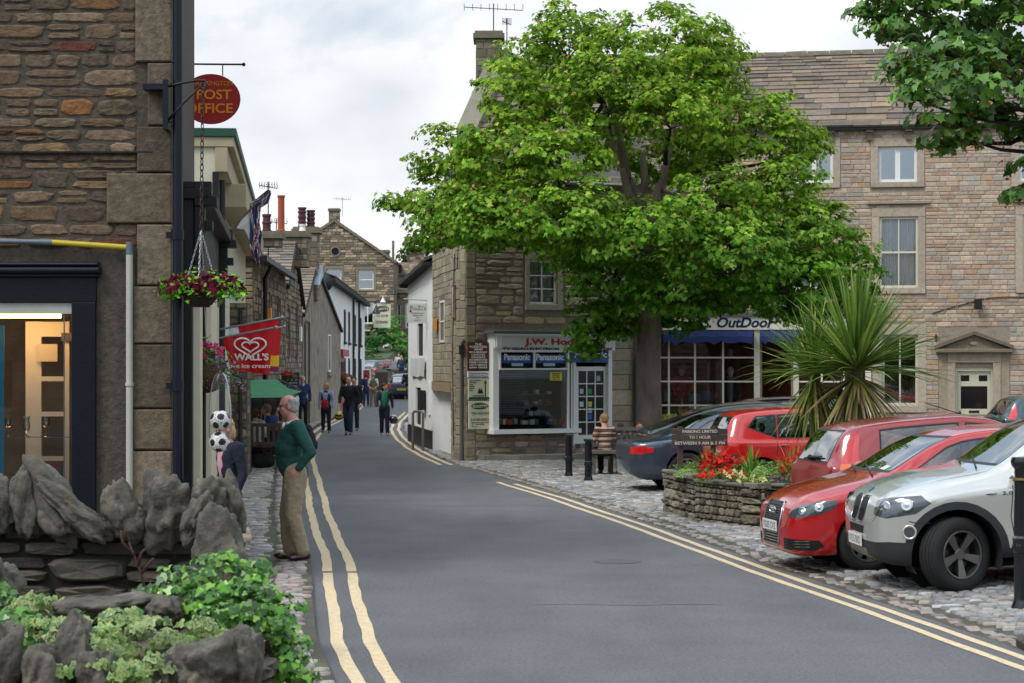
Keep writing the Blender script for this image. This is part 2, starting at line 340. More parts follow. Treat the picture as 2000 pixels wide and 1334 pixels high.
def setts(name, ys0, ys1, xa, xb, pal, rowh=(.085, .115), ln=(.11, .21), h=.022, zf=None, wav=.05, excl=None, parent=None, zbase=0, gap=.008, frac=1):
 cx = []; cy = []; hw = []; hh = []; y = ys0
 while y < ys1:
  rh = RNG.uniform(*rowh); a, b = float(xa(y)), float(xb(y)); x = a+RNG.uniform(0, .1)
  if b > a:
   n = int((b-a)/ln[0])+2; l = RNG.uniform(ln[0], ln[1], n); c = x+np.cumsum(l)-l/2; k = (c+l/2 < b)
   cx.append(c[k]); hw.append(l[k]/2); cy.append(np.full(k.sum(), y+rh/2)); hh.append(np.full(k.sum(), rh/2))
  y += rh
 cx = np.concatenate(cx); cy = np.concatenate(cy); hw = np.concatenate(hw)-gap; hh = np.concatenate(hh)-gap
 if excl is not None: k = ~excl(cx, cy); cx, cy, hw, hh = cx[k], cy[k], hw[k], hh[k]
 n = len(cx); cyw = cy+wav*np.sin(cx*1.3+cy*.4)
 z = (G(cx, cyw) if zf is None else zf(cx, cyw))+zbase; hs = h*RNG.uniform(.55, 1.25, n)
 sg = np.array([(-1, -1), (1, -1), (1, 1), (-1, 1)], dtype=float)
 jit = RNG.uniform(-.16, .16, (n, 4, 2))*np.stack([hw, hh], 1)[:, None, :]
 slope = np.zeros(n)
 V = np.zeros((n, 12, 3))
 for ring, (ins, zz) in enumerate([(0, -.012), (.006, .72), (.024, 1.0)]):
  X = sg[None, :, 0]*np.maximum(hw[:, None]-ins, .01)+jit[:, :, 0]; Yy = sg[None, :, 1]*np.maximum(hh[:, None]-ins, .01)+jit[:, :, 1]
  V[:, ring*4:ring*4+4, 0] = cx[:, None]+X; V[:, ring*4:ring*4+4, 1] = cyw[:, None]+Yy
  V[:, ring*4:ring*4+4, 2] = z[:, None]+(zz if ring == 0 else hs[:, None]*zz)+.05*(X if zf is None else 0)*0
 tilt = RNG.uniform(-.03, .03, (n, 2)); V[:, 4:, 2] += (V[:, 4:, 0]-cx[:, None])*tilt[:, :1]+(V[:, 4:, 1]-cyw[:, None])*tilt[:, 1:]
 base = np.array([[8, 9, 10, 11]]+[[a+j, a+(j+1) % 4, a+4+(j+1) % 4, a+4+j] for a in (0, 4) for j in range(4)])
 F = (np.arange(n)[:, None, None]*12+base[None]).reshape(-1, 4)
 pal = np.array([hx(p) for p in pal]); c = pal[RNG.integers(0, len(pal), n)]*RNG.uniform(.62, 1.3, (n, 1))
 o = np_mesh(name, V.reshape(-1, 3), F, m_sett, parent, cols=np.repeat(c, 9, axis=0)); o['kind'] = 'structure'; return o
def xr_sq(Y): return np.minimum(.30*np.asarray(Y)+2.2, 15)
grid_mesh('sett_bed', XRe, xr_sq, [10+1.0*i for i in range(40)], 14, -.004, m_joint, kind='structure')
PAL_SETT = ['#8f8f8d', '#84878b', '#93918a', '#7d7c78', '#958a82', '#a09f9c', '#78797d', '#8b857a']
PAL_PINK = ['#8d7f7a', '#857a76', '#92857c', '#7c7472', '#8f8a84']
setts('cobbled_square', 12.5, 50.4, lambda y: XRe(y)+.27, xr_sq, PAL_SETT, excl=lambda x, y: ((y > 48.6) & (x > -1.3)))
setts('sett_channel', 10, 49.0, lambda y: XRe(y)+.02, lambda y: XRe(y)+.30, PAL_PINK, rowh=(.13, .20), ln=(.11, .14), wav=0, h=.006, gap=.005)
Yk = np.arange(22, 110, .5)
setts('cobbled_verge', 46, 80, lambda y: XRe(y)+.0, lambda y: XRe(y)+1.9, PAL_SETT, excl=lambda x, y: (y > 48.6) & (x > -1.3))
bands = [(22.4, 23.35), (26.9, 27.7), (34.5, 35.6)]
def in_band(x, y):
 r = np.zeros(len(x), dtype=bool)
 for a, b in bands: r |= (y > a-.06) & (y < b+.06)
 return r & (x < XLe(y)-.42)
def in_band_n(x, y): return in_band(x, y) | ((x < -1.75) & (y < 22.5) & (y > 18.5) & (x > -2.5))
grid_mesh('pavement', lambda y: wallX(y)-.6 if y > 21 else -9, lambda y: XLe(y), [y for y in Yr if y < 130], 4, .045, m_joint, kind='structure', zfn=lambda x, y: g(-50, y))
setts('pavement_setts', 12, 60, lambda y: max(float(wallX(y))-.2, -3.6) if y < 21.8 else float(wallX(y))-.2, lambda y: XLe(y)-.42, ['#9a968f', '#8c8a86', '#a5a19a', '#8a8278', '#96938f'], rowh=(.07, .12), ln=(.14, .30), zf=lambda x, y: 0*x, zbase=.05, excl=in_band_n, h=.02)
setts('pavement_edging', 10, 110, lambda y: XLe(y)-.41, lambda y: XLe(y)+.0, PAL_PINK+['#a09a92'], rowh=(.09, .12), ln=(.125, .14), zf=lambda x, y: 0*x, zbase=.047, wav=0)
def build_slabs():
 mb = MB()
 for a, b in bands:
  x1 = float(XLe(b))-.45; x = float(wallX(a))-.1
  while x < x1:
   x2 = min(x+random.uniform(.6, 1.0), x1); mb.box(x+.006, a, .02, x2-.006, b, .068); x = x2
 y = 18.6
 while y < 22.3:
  mb.box(-2.45, y+.006, .02, float(XLe(y))-.45, y+.7, .068); y += .712
 o = mb.build('paving_slab', m_flag, bevel=.006); o['kind'] = 'structure'
 mb = MB(); y = 60
 while y < 118:
  a, b = float(XLe(y))-.45, float(wallX(y)) if y < 66 else float(XLe(y))-1.5
  x = b
  while x < a: x2 = min(x+.8, a); mb.box(x+.008, y+.01, .01, x2-.008, y+.9, .066); x = x2
  y += .91
 mb.build('paving_slab', m_flag)['kind'] = 'structure'
 mb = MB(); pts = [(-1.25, 48.75), (-.6, 48.5), (.2, 48.55), (1.2, 48.9), (2.2, 49.2), (3.2, 49.6), (5, 50.2), (7.5, 50.8), (16, 51.6)]
 for a, b in zip(pts[:-1], pts[1:]):
  a = Vector((*a, 0)); b = Vector((*b, 0)); t = (b-a).normalized(); n = Vector((-t.y, t.x, 0)); k = max(1, round((b-a).length/.9)); L_ = (b-a)/k
  for i in range(k):
   p = a+L_*i+t*.005; q = a+L_*(i+1)-t*.005; z = g(p.x, p.y); z2 = g(q.x, q.y)
   mb.hexa([(p.x, p.y, z-.1), (q.x, q.y, z2-.1), (q.x+n.x*.2, q.y+n.y*.2, z2-.1), (p.x+n.x*.2, p.y+n.y*.2, z-.1)], [(p.x, p.y, z+.14), (q.x, q.y, z2+.14), (q.x+n.x*.2, q.y+n.y*.2, z2+.14), (p.x+n.x*.2, p.y+n.y*.2, z+.14)])
 mb.build('kerb', m_kerb, bevel=.015)['kind'] = 'structure'
 V = []; F = []
 for i, (x, y) in enumerate(pts): V += [(x, y+.19, g(x, y)+.13), (x, 57, g(x, y)+.13)]
 F = [(2*i, 2*i+2, 2*i+3, 2*i+1) for i in range(len(pts)-1)]
 np_mesh('footway', V, F, m_flag)['kind'] = 'structure'
build_slabs()
def manhole():
 mb = MB(); mb.box(3.98, 16.35, .0, 4.6, 16.85, .052)
 for i in range(7): mb.box(4.03+i*.08, 16.4, .05, 4.06+i*.08, 16.8, .064)
 o = mb.build('drain_cover', m_iron); tag(o, 'dark iron drain grating set in the gutter at the right front corner', 'drain cover')
 c = P(1205, 1097, 24.0); mb = MB(); mb.lathe([(.27, -.02), (.27, .005), (.24, .009), (.0, .009)], (c.x, 24.0, 0), 24)
 o = mb.build('manhole_cover', mat('worn_iron', '#4a4b4d', .7)); tag(o, 'round dark manhole cover in the middle of the tarmac road', 'manhole cover')
manhole()
# ---------------------------------------------------------------- building helpers
m_stone = mat('rubble_stone', (1, 1, 1), .9, var=.20, vscale=11, bump=.65, bscale=28, attr=True, detail=8)
m_ash = mat('dressed_stone', (1, 1, 1), .88, var=.17, vscale=5, bump=.45, bscale=34, attr=True, detail=8)
m_tile = mat('stone_slate', (1, 1, 1), .88, var=.22, vscale=5, bump=.4, bscale=22, attr=True)
m_render = mat('rendered_gable', '#857c6c', .95, var=.32, vscale=2.2, bump=.9, bscale=16, detail=12, stain=(hx('#5c5749'), 1.6, .53))
m_white = mat('white_render', '#e2e2de', .8, var=.05, vscale=2, bump=.5, bscale=14)
m_wpaint = mat('white_paint', '#e6e7e4', .5, var=.03, vscale=4)
m_cream = mat('cream_paint', '#d9d3bb', .5, var=.05, vscale=4)
m_blk = mat('black_paint', '#0e0f13', .5, var=.1, vscale=5, bump=.1)
m_navy = mat('navy_paint', '#0b0f1a', .42, var=.12, vscale=3, bump=.15, bscale=30, spec=.3, stain=(hx('#2c3038'), 8, .72))
m_pipe = mat('pipe_paint', '#0c1120', .4, spec=.35)
m_glass = glass('window_glass', (.93, .95, .95), .10); m_shopglass = glass('shop_glass', (.97, .98, .98), .0)
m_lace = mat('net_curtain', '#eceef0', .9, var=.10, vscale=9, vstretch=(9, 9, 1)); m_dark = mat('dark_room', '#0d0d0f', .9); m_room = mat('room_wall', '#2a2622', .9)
m_orange = mat('orange_box_paint', '#e0901f', .5); m_red = mat('red_paint', '#8e1220', .45); m_wood = mat('weathered_wood', '#6b6255', .85, var=.25, vscale=6, bump=.4, bscale=30, vstretch=(1, 1, 1))
m_lead = mat('lead_flashing', '#8c9aa0', .5, var=.15, vscale=8); m_pot = mat('clay_pot', '#9c4b30', .85, var=.15, bump=.2); m_potm = mat('maroon_pot', '#4c2a2a', .7, var=.2)
m_green = mat('green_paint', '#1d4a3a', .5, var=.1)
BROWN = ['#6f6350', '#7a6d58', '#5f574a', '#867763', '#736552', '#8a7e6c', '#665c4f', '#94866f', '#5a544c']
NEARP = ['#5c4c3d', '#645442', '#4f4337', '#6e5a42', '#746350', '#57483b', '#735537', '#604f40', '#695642', '#7b6a55', '#50453a', '#76502e', '#625242', '#55483b', '#5e3726', '#675641', '#6e5d49', '#755e44', '#594c3d', '#6b5b48', '#635440']
GEO = ['#ad9b8a', '#b5a18e', '#a6927f', '#b9a690', '#ac8f7a', '#b2a696', '#9f8e80', '#bfaa94', '#b49c86', '#a8998c', '#b6987c', '#a7a096', '#b19d8c', '#b8a694', '#ac9884']
MIDP = ['#7d705c', '#8a7c66', '#6b6152', '#94866e', '#7f7464', '#9a8b74', '#746a5b', '#a08d6e']
def sub_iv(a, b, cuts, mn):
 out = [(a, b)]
 for c, d in cuts:
  nx = []
  for x, y in out:
   if d <= x or c >= y: nx.append((x, y))
   else:
    if c-x > mn: nx.append((x, c))
    if y-d > mn: nx.append((d, y))
  out = nx
 return out
def stones(mb, F, u0, u1, z0, z1, holes, pal, hr=(.12, .2), lr=(.22, .55), gap=.012, dep=(.012, .04), jit=.12, fine=False, zmax=None, contrast=.14, d0=0.0, seed=1, colfn=None):
 rnd = random.Random(seed); pc = [hx(p) for p in pal]; z = z0
 while z < z1-.04:
  h = min(rnd.uniform(*hr), z1-z); cuts = [(a, b) for a, b, c, d in holes if c < z+h-.01 and d > z+.01]
  for a, b in sub_iv(u0, u1, cuts, .05):
   u = a
   while u < b-1e-4:
    l = rnd.uniform(*lr)
    if b-u-l < lr[0]*.6: l = b-u
    if l > lr[1]*1.6: l *= .5
    uc = u+l/2
    if zmax is None or (z+h < zmax(uc)+.02):
     sp = fine and rnd.random() < .3 and h > .13
     for zz, hh in ([(z, h*.5), (z+h*.5, h*.5)] if sp else [(z, h)]):
      c = rnd.choice(pc); k = 1+rnd.uniform(-contrast, contrast)*1.6; c = (c[0]*k, c[1]*k, c[2]*k)
      if colfn: c = colfn(uc, zz, c, rnd)
      x0, x1, y0, y1 = u+gap, u+l-gap, zz+gap, zz+hh-gap; d = d0+rnd.uniform(*dep)
      jx, jy = jit*(x1-x0)*.5, jit*(y1-y0)
      J = lambda q: rnd.uniform(-q, q)
      if not fine:
       o = [(x0, y0), (x1, y0), (x1, y1), (x0, y1)]; ins = min(.014, (y1-y0)*.2)
       q = [(x0+ins+abs(J(jx)), y0+ins+J(jy)*.5), (x1-ins-abs(J(jx)), y0+ins+J(jy)*.5), (x1-ins-abs(J(jx)), y1-ins+J(jy)*.5), (x0+ins+abs(J(jx)), y1-ins+J(jy)*.5)]
       mb.add([F(p[0], p[1], d0) for p in o]+[F(p[0], p[1], d) for p in q], [(4, 5, 6, 7), (0, 1, 5, 4), (1, 2, 6, 5), (2, 3, 7, 6), (3, 0, 4, 7)], col=c)
      else:   # many-sided, chipped face
       n = 12; ring = []; ex = rnd.uniform(2.6, 5)
       for i in range(n):
        t = 2*math.pi*(i+.5)/n; ct, st = math.cos(t), math.sin(t)
        rx = math.copysign(abs(ct)**(2/ex), ct); ry = math.copysign(abs(st)**(2/ex), st); r = rnd.uniform(.82, 1.06)
        ring.append((uc+rx*r*(x1-x0)/2, (y0+y1)/2+ry*r*(y1-y0)/2))
       vs = [F(a_, b_, d0) for a_, b_ in ring]+[F(uc+(a_-uc)*.95, (y0+y1)/2+(b_-(y0+y1)/2)*.88, d*rnd.uniform(.6, .9)) for a_, b_ in ring]+[F(uc+(a_-uc)*.78, (y0+y1)/2+(b_-(y0+y1)/2)*.70, d*rnd.uniform(.7, 1.3)) for a_, b_ in ring]+[F(uc, (y0+y1)/2, d*rnd.uniform(.85, 1.2))]
       fs = [(i, (i+1) % n, n+(i+1) % n, n+i) for i in range(n)]+[(n+i, n+(i+1) % n, 2*n+(i+1) % n, 2*n+i) for i in range(n)]+[(2*n+i, 2*n+(i+1) % n, 3*n) for i in range(n)]
       mb.add(vs, fs, col=c)
    u += l
  z += h
def backing(mb, F, u0, u1, z0, z1, holes, th, col=(.2, .18, .15), top=None):
 """wall sheet with real openings and reveals th deep"""
 us = sorted({u0, u1, *[h[0] for h in holes], *[h[1] for h in holes]}); zs = sorted({z0, z1, *[h[2] for h in holes], *[h[3] for h in holes]})
 for i in range(len(us)-1):
  for j in range(len(zs)-1):
   uc, zc = (us[i]+us[i+1])/2, (zs[j]+zs[j+1])/2
   if any(a < uc < b and c < zc < d for a, b, c, d in holes): continue
   mb.add([F(us[i], zs[j]), F(us[i+1], zs[j]), F(us[i+1], zs[j+1]), F(us[i], zs[j+1])], [(0, 1, 2, 3)], col=col)
 for a, b, c, d in holes:
  for p, q in (((a, c), (b, c)), ((b, c), (b, d)), ((b, d), (a, d)), ((a, d), (a, c))):
   mb.add([F(*p), F(*p, -th), F(*q, -th), F(*q)], [(0, 1, 2, 3)], col=col)
 if top:   # gable polygon above z1
  mb.add([F(u, z) for u, z in top], [tuple(range(len(top)))], col=col)
def shell(mb, F, u0, u1, z0, z1, depth, col=(.2, .18, .15), front=None):
 """side and back walls of a body running back 'depth' from the facade"""
 a, b, c, d = (u0, 0), (u1, 0), (u1, -depth), (u0, -depth)
 for p, q in ((b, c), (c, d), (d, a)):
  mb.add([F(p[0], z0, p[1]), F(q[0], z0, q[1]), F(q[0], z1, q[1]), F(p[0], z1, p[1])], [(0, 1, 2, 3)], col=col)
def slates(mb, A, B, C, D, pal=None, rows=None, seed=3, rowh=.32, w=(.35, .8), th=.03):
 """A,B eaves (left,right), D,C ridge (left,right): overlapping stone slates, diminishing upwards"""
 rnd = random.Random(seed); pal = [hx(p) for p in (pal or ['#6f675c', '#7a7064', '#665f57', '#837768', '#5d5954', '#8a7c6a', '#70665d', '#7d7468'])]
 A, B, C, D = map(Vector, (A, B, C, D)); n = ((B-A).cross(D-A)).normalized()
 if n.z < 0: n = -n
 L0 = ((D-A).length+(C-B).length)/2; t = 0; mb.add([A, B, C, D], [(0, 1, 2, 3)], col=(.05, .045, .04))
 while t < 1:
  hh = rowh*(1.25-.6*t)*rnd.uniform(.9, 1.1)/L0; t2 = min(1, t+hh*1.18)
  p0, p1 = A.lerp(D, t), B.lerp(C, t); q0, q1 = A.lerp(D, t2), B.lerp(C, t2); Lr = (p1-p0).length; s = 0
  while s < Lr:
   wd = rnd.uniform(*w)*(1.15-.4*t); e = min(s+wd, Lr); a, b = (s+.006)/Lr, (e-.006)/Lr
   c = rnd.choice(pal); k = rnd.uniform(.8, 1.15); c = (c[0]*k, c[1]*k, c[2]*k); lf = n*(th*rnd.uniform(.8, 1.5)); dn = (p0-q0).normalized()*rnd.uniform(-.012, .02)
   P0, P1, Q0, Q1 = p0.lerp(p1, a)+dn, p0.lerp(p1, b)+dn, q0.lerp(q1, a), q0.lerp(q1, b)
   mb.add([P0+lf, P1+lf, Q1+n*.004, Q0+n*.004, P0-n*.01, P1-n*.01], [(0, 1, 2, 3), (4, 5, 1, 0), (4, 0, 3), (1, 5, 2)], col=c)
   s = e
  t += hh
def window(par, F, u0, u1, z0, z1, dep=.12, fw=.06, nx=1, nz=1, bar=.03, m=None, gl=None, curtain=None, name='window', extra=None, dark=True, sash=False):
 m = m or m_wpaint; mb = MB(); d0, d1 = -dep-.05, -dep
 mb.fbox(F, u0, z0, d0, u0+fw, z1, d1); mb.fbox(F, u1-fw, z0, d0, u1, z1, d1)
 mb.fbox(F, u0+fw, z0, d0, u1-fw, z0+fw, d1+.003); mb.fbox(F, u0+fw, z1-fw, d0, u1-fw, z1, d1+.003)
 a, b, c, d = u0+fw, u1-fw, z0+fw, z1-fw
 for i in range(1, nx): x = a+(b-a)*i/nx; mb.fbox(F, x-bar/2, c, d0+.005, x+bar/2, d, d1-.004)
 for j in range(1, nz):
  z = c+(d-c)*j/nz; bb = bar*1.6 if (sash and j == nz//2) else bar; mb.fbox(F, a, z-bb/2, d0+.008, b, z+bb/2, d1-.001)
 if extra: extra(mb)
 o = mb.build(name, m, par, bevel=.004 if F(0, 0)[1] < 40 else 0)
 g_ = MB(); g_.fbox(F, a, c, d0+.018, b, d, d0+.024); g_.build('pane', gl or m_glass, o)
 if curtain:
  cb = MB(); n = 40; top = d; vs = []
  for s0, s1 in curtain:
   a0, b0 = a+(b-a)*s0, a+(b-a)*s1
   pts = [(a0+(b0-a0)*i/n, d0-.08+.02*math.sin(i*1.1)+.012*math.sin(i*2.7)) for i in range(n+1)]
   cb.add([F(u, c, q) for u, q in pts]+[F(u, top, q*.98) for u, q in pts], [(i, i+1, n+2+i, n+1+i) for i in range(n)])
  cb.build('curtain', m_lace, o)
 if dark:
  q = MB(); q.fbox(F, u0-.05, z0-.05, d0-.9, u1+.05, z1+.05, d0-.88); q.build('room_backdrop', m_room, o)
 return o
def surround(mb, F, u0, u1, z0, z1, w=.16, d=.03, sill=.14, lint=.2, col=None, keyed=False):
 def c():
  k = random.uniform(.86, 1.1); return tuple(v*k for v in (col or hx('#93866f')))
 mb.fbox(F, u0-w, z0, -.1, u0, z1, d, ch=.008, col=c()); mb.fbox(F, u1, z0, -.1, u1+w, z1, d, ch=.008, col=c())
 mb.fbox(F, u0-w, z1+.002, -.1, u1+w, z1+lint, d+.004, ch=.008, col=c())
 if sill: mb.fbox(F, u0-w, z0-sill, -.1, u1+w, z0-.002, d+.03, ch=.008, col=c())
def quoins(mb, F, u, side, z0, z1, col='#8d8676', hs=(.26, .42), ls=(.28, .55), d=.035, seed=5, both=None):
 rnd = random.Random(seed); z = z0; i = 0; base = hx(col)
 while z < z1:
  h = rnd.uniform(*hs); l = ls[i % 2]*rnd.uniform(.85, 1.15); k = rnd.uniform(.78, 1.15); c = tuple(v*k for v in base)
  a, b = (u-l, u) if side > 0 else (u, u+l)
  mb.fbox(F, a+.005, z+.006, -.25, b-.0, z+h-.006, d, ch=.012, col=c); z += h; i += 1
def chimney(par, c, w, dpt, z0, z1, pots=(), cap=.08, pal=None, name='chimney', rz=0, seed=2):
 F = frame((c[0]-w/2, c[1]-dpt/2), (c[0]+w/2, c[1]-dpt/2)); mb = MB()
 Fs = [F, frame((c[0]+w/2, c[1]-dpt/2), (c[0]+w/2, c[1]+dpt/2)), frame((c[0]+w/2, c[1]+dpt/2), (c[0]-w/2, c[1]+dpt/2)), frame((c[0]-w/2, c[1]+dpt/2), (c[0]-w/2, c[1]-dpt/2))]
 mb.box(c[0]-w/2, c[1]-dpt/2, z0, c[0]+w/2, c[1]+dpt/2, z1, col=(.10, .09, .07))
 for i, f in enumerate(Fs): stones(mb, f, 0, w if i % 2 == 0 else dpt, z0, z1-cap*2, [], pal or BROWN, hr=(.17, .26), lr=(.2, .5), gap=.006, dep=(.01, .02), seed=seed+i)
 mb.box(c[0]-w/2-cap, c[1]-dpt/2-cap, z1-cap*1.6, c[0]+w/2+cap, c[1]+dpt/2+cap, z1-.001, col=hx('#6d6555'))
 mb.box(c[0]-w/2-cap*.5, c[1]-dpt/2-cap*.5, z1, c[0]+w/2+cap*.5, c[1]+dpt/2+cap*.5, z1+.07, col=hx('#756c5c'))
 o = mb.build(name, m_ash, par, col=True)
 for px, py, r, h, m, rings in pots:
  q = MB(); pr = [(r*1.1, 0), (r*1.1, .06), (r*.95, .08)]
  for k in range(rings): zz = h*(k+1)/(rings+1); pr += [(r*.95, zz-.03), (r*1.12, zz-.01), (r*1.12, zz+.03), (r*.93, zz+.05)]
  pr += [(r*.9, h-.08), (r*1.08, h-.06), (r*1.08, h), (r*.7, h), (r*.7, h-.2)]
  q.lathe(pr, (c[0]+px, c[1]+py, z1+.07), 14); q.build('chimney_pot', m, o, auto=True)
 return o
def downpipe(par, pts, r=.04, m=None, brackets=(), name='downpipe'):
 mb = MB(); mb.tube(pts, r, 12)
 for z in brackets: x, y, _ = pts[0]; mb.lathe([(r*1.35, -.04), (r*1.35, .04)], (x, y, z), 12); mb.box(x-r*1.9, y-.01, z-.02, x+r*1.9, y+.03, z+.02)
 return mb.build(name, m or m_pipe, par, auto=True)
# ---------------------------------------------------------------- near building on the left (post office)
def near_building():
 root = thing('stone_shop_building', 'dark rubble stone building with huge corner stones and a navy shop window', 'building', (-5, 24, 0))
 F = frame((-9.2, 22), (-3.5, 22)); L_ = F.L; hole = (L_-4.2, L_-.95, -.1, 2.86)    # window opening
 uw1 = L_-.80; mb = MB(); W1 = 8.2
 holes = [(L_-4.3, uw1, -.2, 2.86)]
 backing(mb, F, 0, L_, -.1, W1, holes, .35, col=hx('#4d463d')); shell(mb, F, 0, L_-.55, -.1, W1, 5.0, col=hx('#4d463d'))
 stones(mb, F, 0, L_-.36, -.1, W1, [(L_-4.6, L_-.35, -.2, 3.42), (L_-.8, L_, 2.6, 2.6)], NEARP, hr=(.11, .21), lr=(.18, .60), gap=.008, dep=(.008, .024), fine=True, seed=21, contrast=.13)
 rnd = random.Random(5); z = -.1; i = 0
 while z < W1:   # corner blocks, alternating long and short, some very large
  h = rnd.uniform(.42, .80); l = [.27, .40, .62, .34][i % 4]*rnd.uniform(.9, 1.1)
  if z < 2.9: l = .42 if i % 2 else .40
  base = hx(['#6a5e4f', '#746857', '#625646', '#584e40'][i % 4]); k = rnd.uniform(.85, 1.15); mb.fbox(F, L_-l, z+.008, -.3, L_, z+h-.008, .05, ch=.014, col=tuple(v*k for v in base)); z += h; i += 1
 mb.fbox(F, 0, 4.40, 0, L_-.2, 4.415, .052, col=(.02, .018, .016))
 side = frame((-3.5, 22.0), (-3.5-.104*5, 27.0)); so = frame((-3.5, 22), (-4.02, 27))
 so2 = lambda u, z_, d=0: so(u, z_, d)
 mb.build('wall', [mat('near_rubble', (1, 1, 1), .92, var=.42, vscale=13, bump=1.0, bscale=22, attr=True, detail=10)], root, col=True)
 ms = MB(); Fs = frame((-3.5, 22.0), (-4.02, 27.0))    # street side (runs up the street), outward is +X
 ms.add([Fs(0, -.1), Fs(Fs.L, -.1), Fs(Fs.L, W1), Fs(0, W1)], [(0, 1, 2, 3)], col=hx('#4d463d'))
 ms.build('side_wall', m_stone, root, col=True)
 r = MB(); r.hexa([(-9.3, 21.8, W1), (-3.3, 21.8, W1), (-3.8, 27.2, W1), (-9.3, 27.2, W1)], [(-9.3, 21.8, W1+.1), (-3.3, 21.8, W1+.1), (-3.8, 27.2, W1+.1), (-9.3, 27.2, W1+.1)])
 r.build('roof', mat('roof_slab', '#4b463f', .9), root)
 q = MB(); zt = 3.12; u1 = uw1
 q.fbox(F, L_-4.6, 2.86, -.1, u1+.02, zt, .05)                       # fascia
 q.fbox(F, L_-4.6, zt, -.05, u1+.05, zt+.03, .09); q.fbox(F, L_-4.6, zt+.03, -.05, u1+.07, zt+.10, .13, ch=.02); q.fbox(F, L_-4.6, zt+.102, -.05, u1+.05, zt+.155, .10, ch=.02)
 q.fbox(F, u1-.23, -.1, -.1, u1+.015, 2.859, .06)                      # right pilaster
 q.build('shopfront_frame', m_navy, root, bevel=.006)
 xw = PX(176, 22)+9.2   # right end of glazing
 q = MB(); q.fbox(F, L_-4.2, 2.74, -.02, xw+.06, 2.858, .02); q.fbox(F, xw-.04, .2, -.02, xw+.06, 2.739, .025)
 wf = q.build('window', mat('grey_white_paint', '#a9aaa4', .5, var=.08), root, bevel=.005)
 q = MB(); q.fbox(F, L_-4.2, -.1, -.005, xw-.04, 2.74, .001); q.build('pane', m_shopglass, wf)
 Z = lambda py, Y=22: PZ(py, Y)
 q = MB(); q.box(-9.1, 24.6, -.05, -3.75, 24.65, 3.0); q.box(-9.1, 22.3, -.06, -3.8, 24.6, -.02); q.box(-9.1, 22.25, 2.95, -3.8, 24.6, 3.0); q.box(-3.86, 22.2, 0, -3.82, 24.6, 2.95)
 q.build('shop_interior', mat('shop_back_wall', '#7a6a58', .8, var=.3, vscale=2), root)
 q = MB(); x0 = PX(50, 23.0); x1 = PX(130, 23.0); zt = PZ(628, 23.0)
 xs = [x0, x0+.17, x1-.02, x1+.02]; q.box(x0, 23.0, .3, x0+.17, 23.04, zt); q.box(x1-.02, 23.0, .3, x1+.03, 23.04, zt)
 for za in (.3, .75, 1.18, 1.66, 2.04, 2.52): q.box(x0+.17, 22.998, za, x1-.02, 23.035, za+(.05 if za > .4 and za < 2.5 else .16))
 o = q.build('interior_door', m_wpaint, root)
 for (a, b, c, d, cl) in ((72, 112, 672, 706, '#d8d2c8'), (72, 92, 905, 925, '#3b4f86'), (95, 112, 905, 925, '#8c3d5a'), (72, 92, 930, 950, '#5c6f9a'), (95, 112, 930, 955, '#e6e2d8'), (120, 165, 650, 666, '#5b5f7a')):
  t = MB(); t.box(PX(a, 22.95), 22.95, PZ(d, 22.95), PX(b, 22.95), 22.96, PZ(c, 22.95)); t.build('notice', mat('notice_'+cl[1:], cl, .7), o)
 q = MB(); q.box(PX(-60, 22.5), 22.45, Z(621, 22.5), PX(118, 22.5), 22.55, Z(611, 22.5)); t = q.build('strip_light', mat('lit_tube', '#ffbe70', .5, emit=16), root)
 q = MB(); q.box(-8.8, 22.15, Z(855, 22.2), PX(168, 22.2), 22.45, Z(855, 22.2)+.008); q.build('glass_shelf', glass('shelf_glass', (.7, .85, .8), .12), root)
 for x in (124, 164): q = MB(); q.box(PX(x, 22.1), 22.1, .3, PX(x, 22.1)+.012, 22.115, 2.74); q.build('shelf_upright', mat('steel', '#9a9c9c', .3, metal=.8), root)
 q = MB(); q.box(PX(-40, 22.12), 22.1, .35, PX(9, 22.12), 22.12, Z(636, 22.12)); q.build('blue_poster', mat('blue_poster_paint', '#1f86ad', .6), root)
 rnd = random.Random(9)
 for zz in (1.2, 1.62, 2.03):   # stock on shelves seen through the door panes
  for k in range(9):
   x = -5.35+k*.105; c = rnd.choice(['#7d5a2c', '#5a6a4a', '#8c7a55', '#3d3b38', '#a08050', '#6a3f30']); t = MB()
   t.lathe([(.038, 0), (.038, .13), (.02, .16), (.02, .2)], (x, 24.2, zz-.35), 8); t.build('stock_jar', mat('jar_'+c[1:], c, .4), root)
 for k, (a, c, d) in enumerate(((142, 668, 700), (143, 706, 722), (142, 760, 775), (143, 930, 955))):
  t = MB(); t.box(PX(a, 22.6), 22.6, PZ(d, 22.6), PX(a+24, 22.6), 22.7, PZ(c, 22.6)); t.build('shelf_box', mat('pale_card', '#a9b2b0', .7), root)
 m_gob = glass('goblet_glass', (.86, .9, .9), .35)
 for i, (px, lab, pr) in enumerate(((16, 'round stemmed wine goblet on the shop window shelf, beside the blue poster', [(.03, 0), (.03, .004), (.004, .01), (.004, .085), (.03, .11), (.037, .15), (.035, .19)]),
   (52, 'tulip shaped glass engraved goblet in the middle of the shop window shelf', [(.035, 0), (.034, .005), (.008, .012), (.006, .04), (.03, .07), (.037, .12), (.029, .17), (.036, .215)]),
   (90, 'wide bowled goblet with green crest, nearest the white post on the shop window shelf', [(.032, 0), (.03, .005), (.004, .012), (.004, .08), (.03, .105), (.04, .15), (.038, .2)]))):
  q = MB(); q.lathe(pr, (PX(px, 22.3), 22.3, Z(855, 22.2)+.009), 18, cap=False); o = q.build('goblet', m_gob, None, smooth=True); tag(o, lab, 'glass')
 pr = thing('waste_pipe', 'thin waste pipe in grey, yellow and white running above and beside the shop window', 'pipe', (-4.2, 21.9, 0))
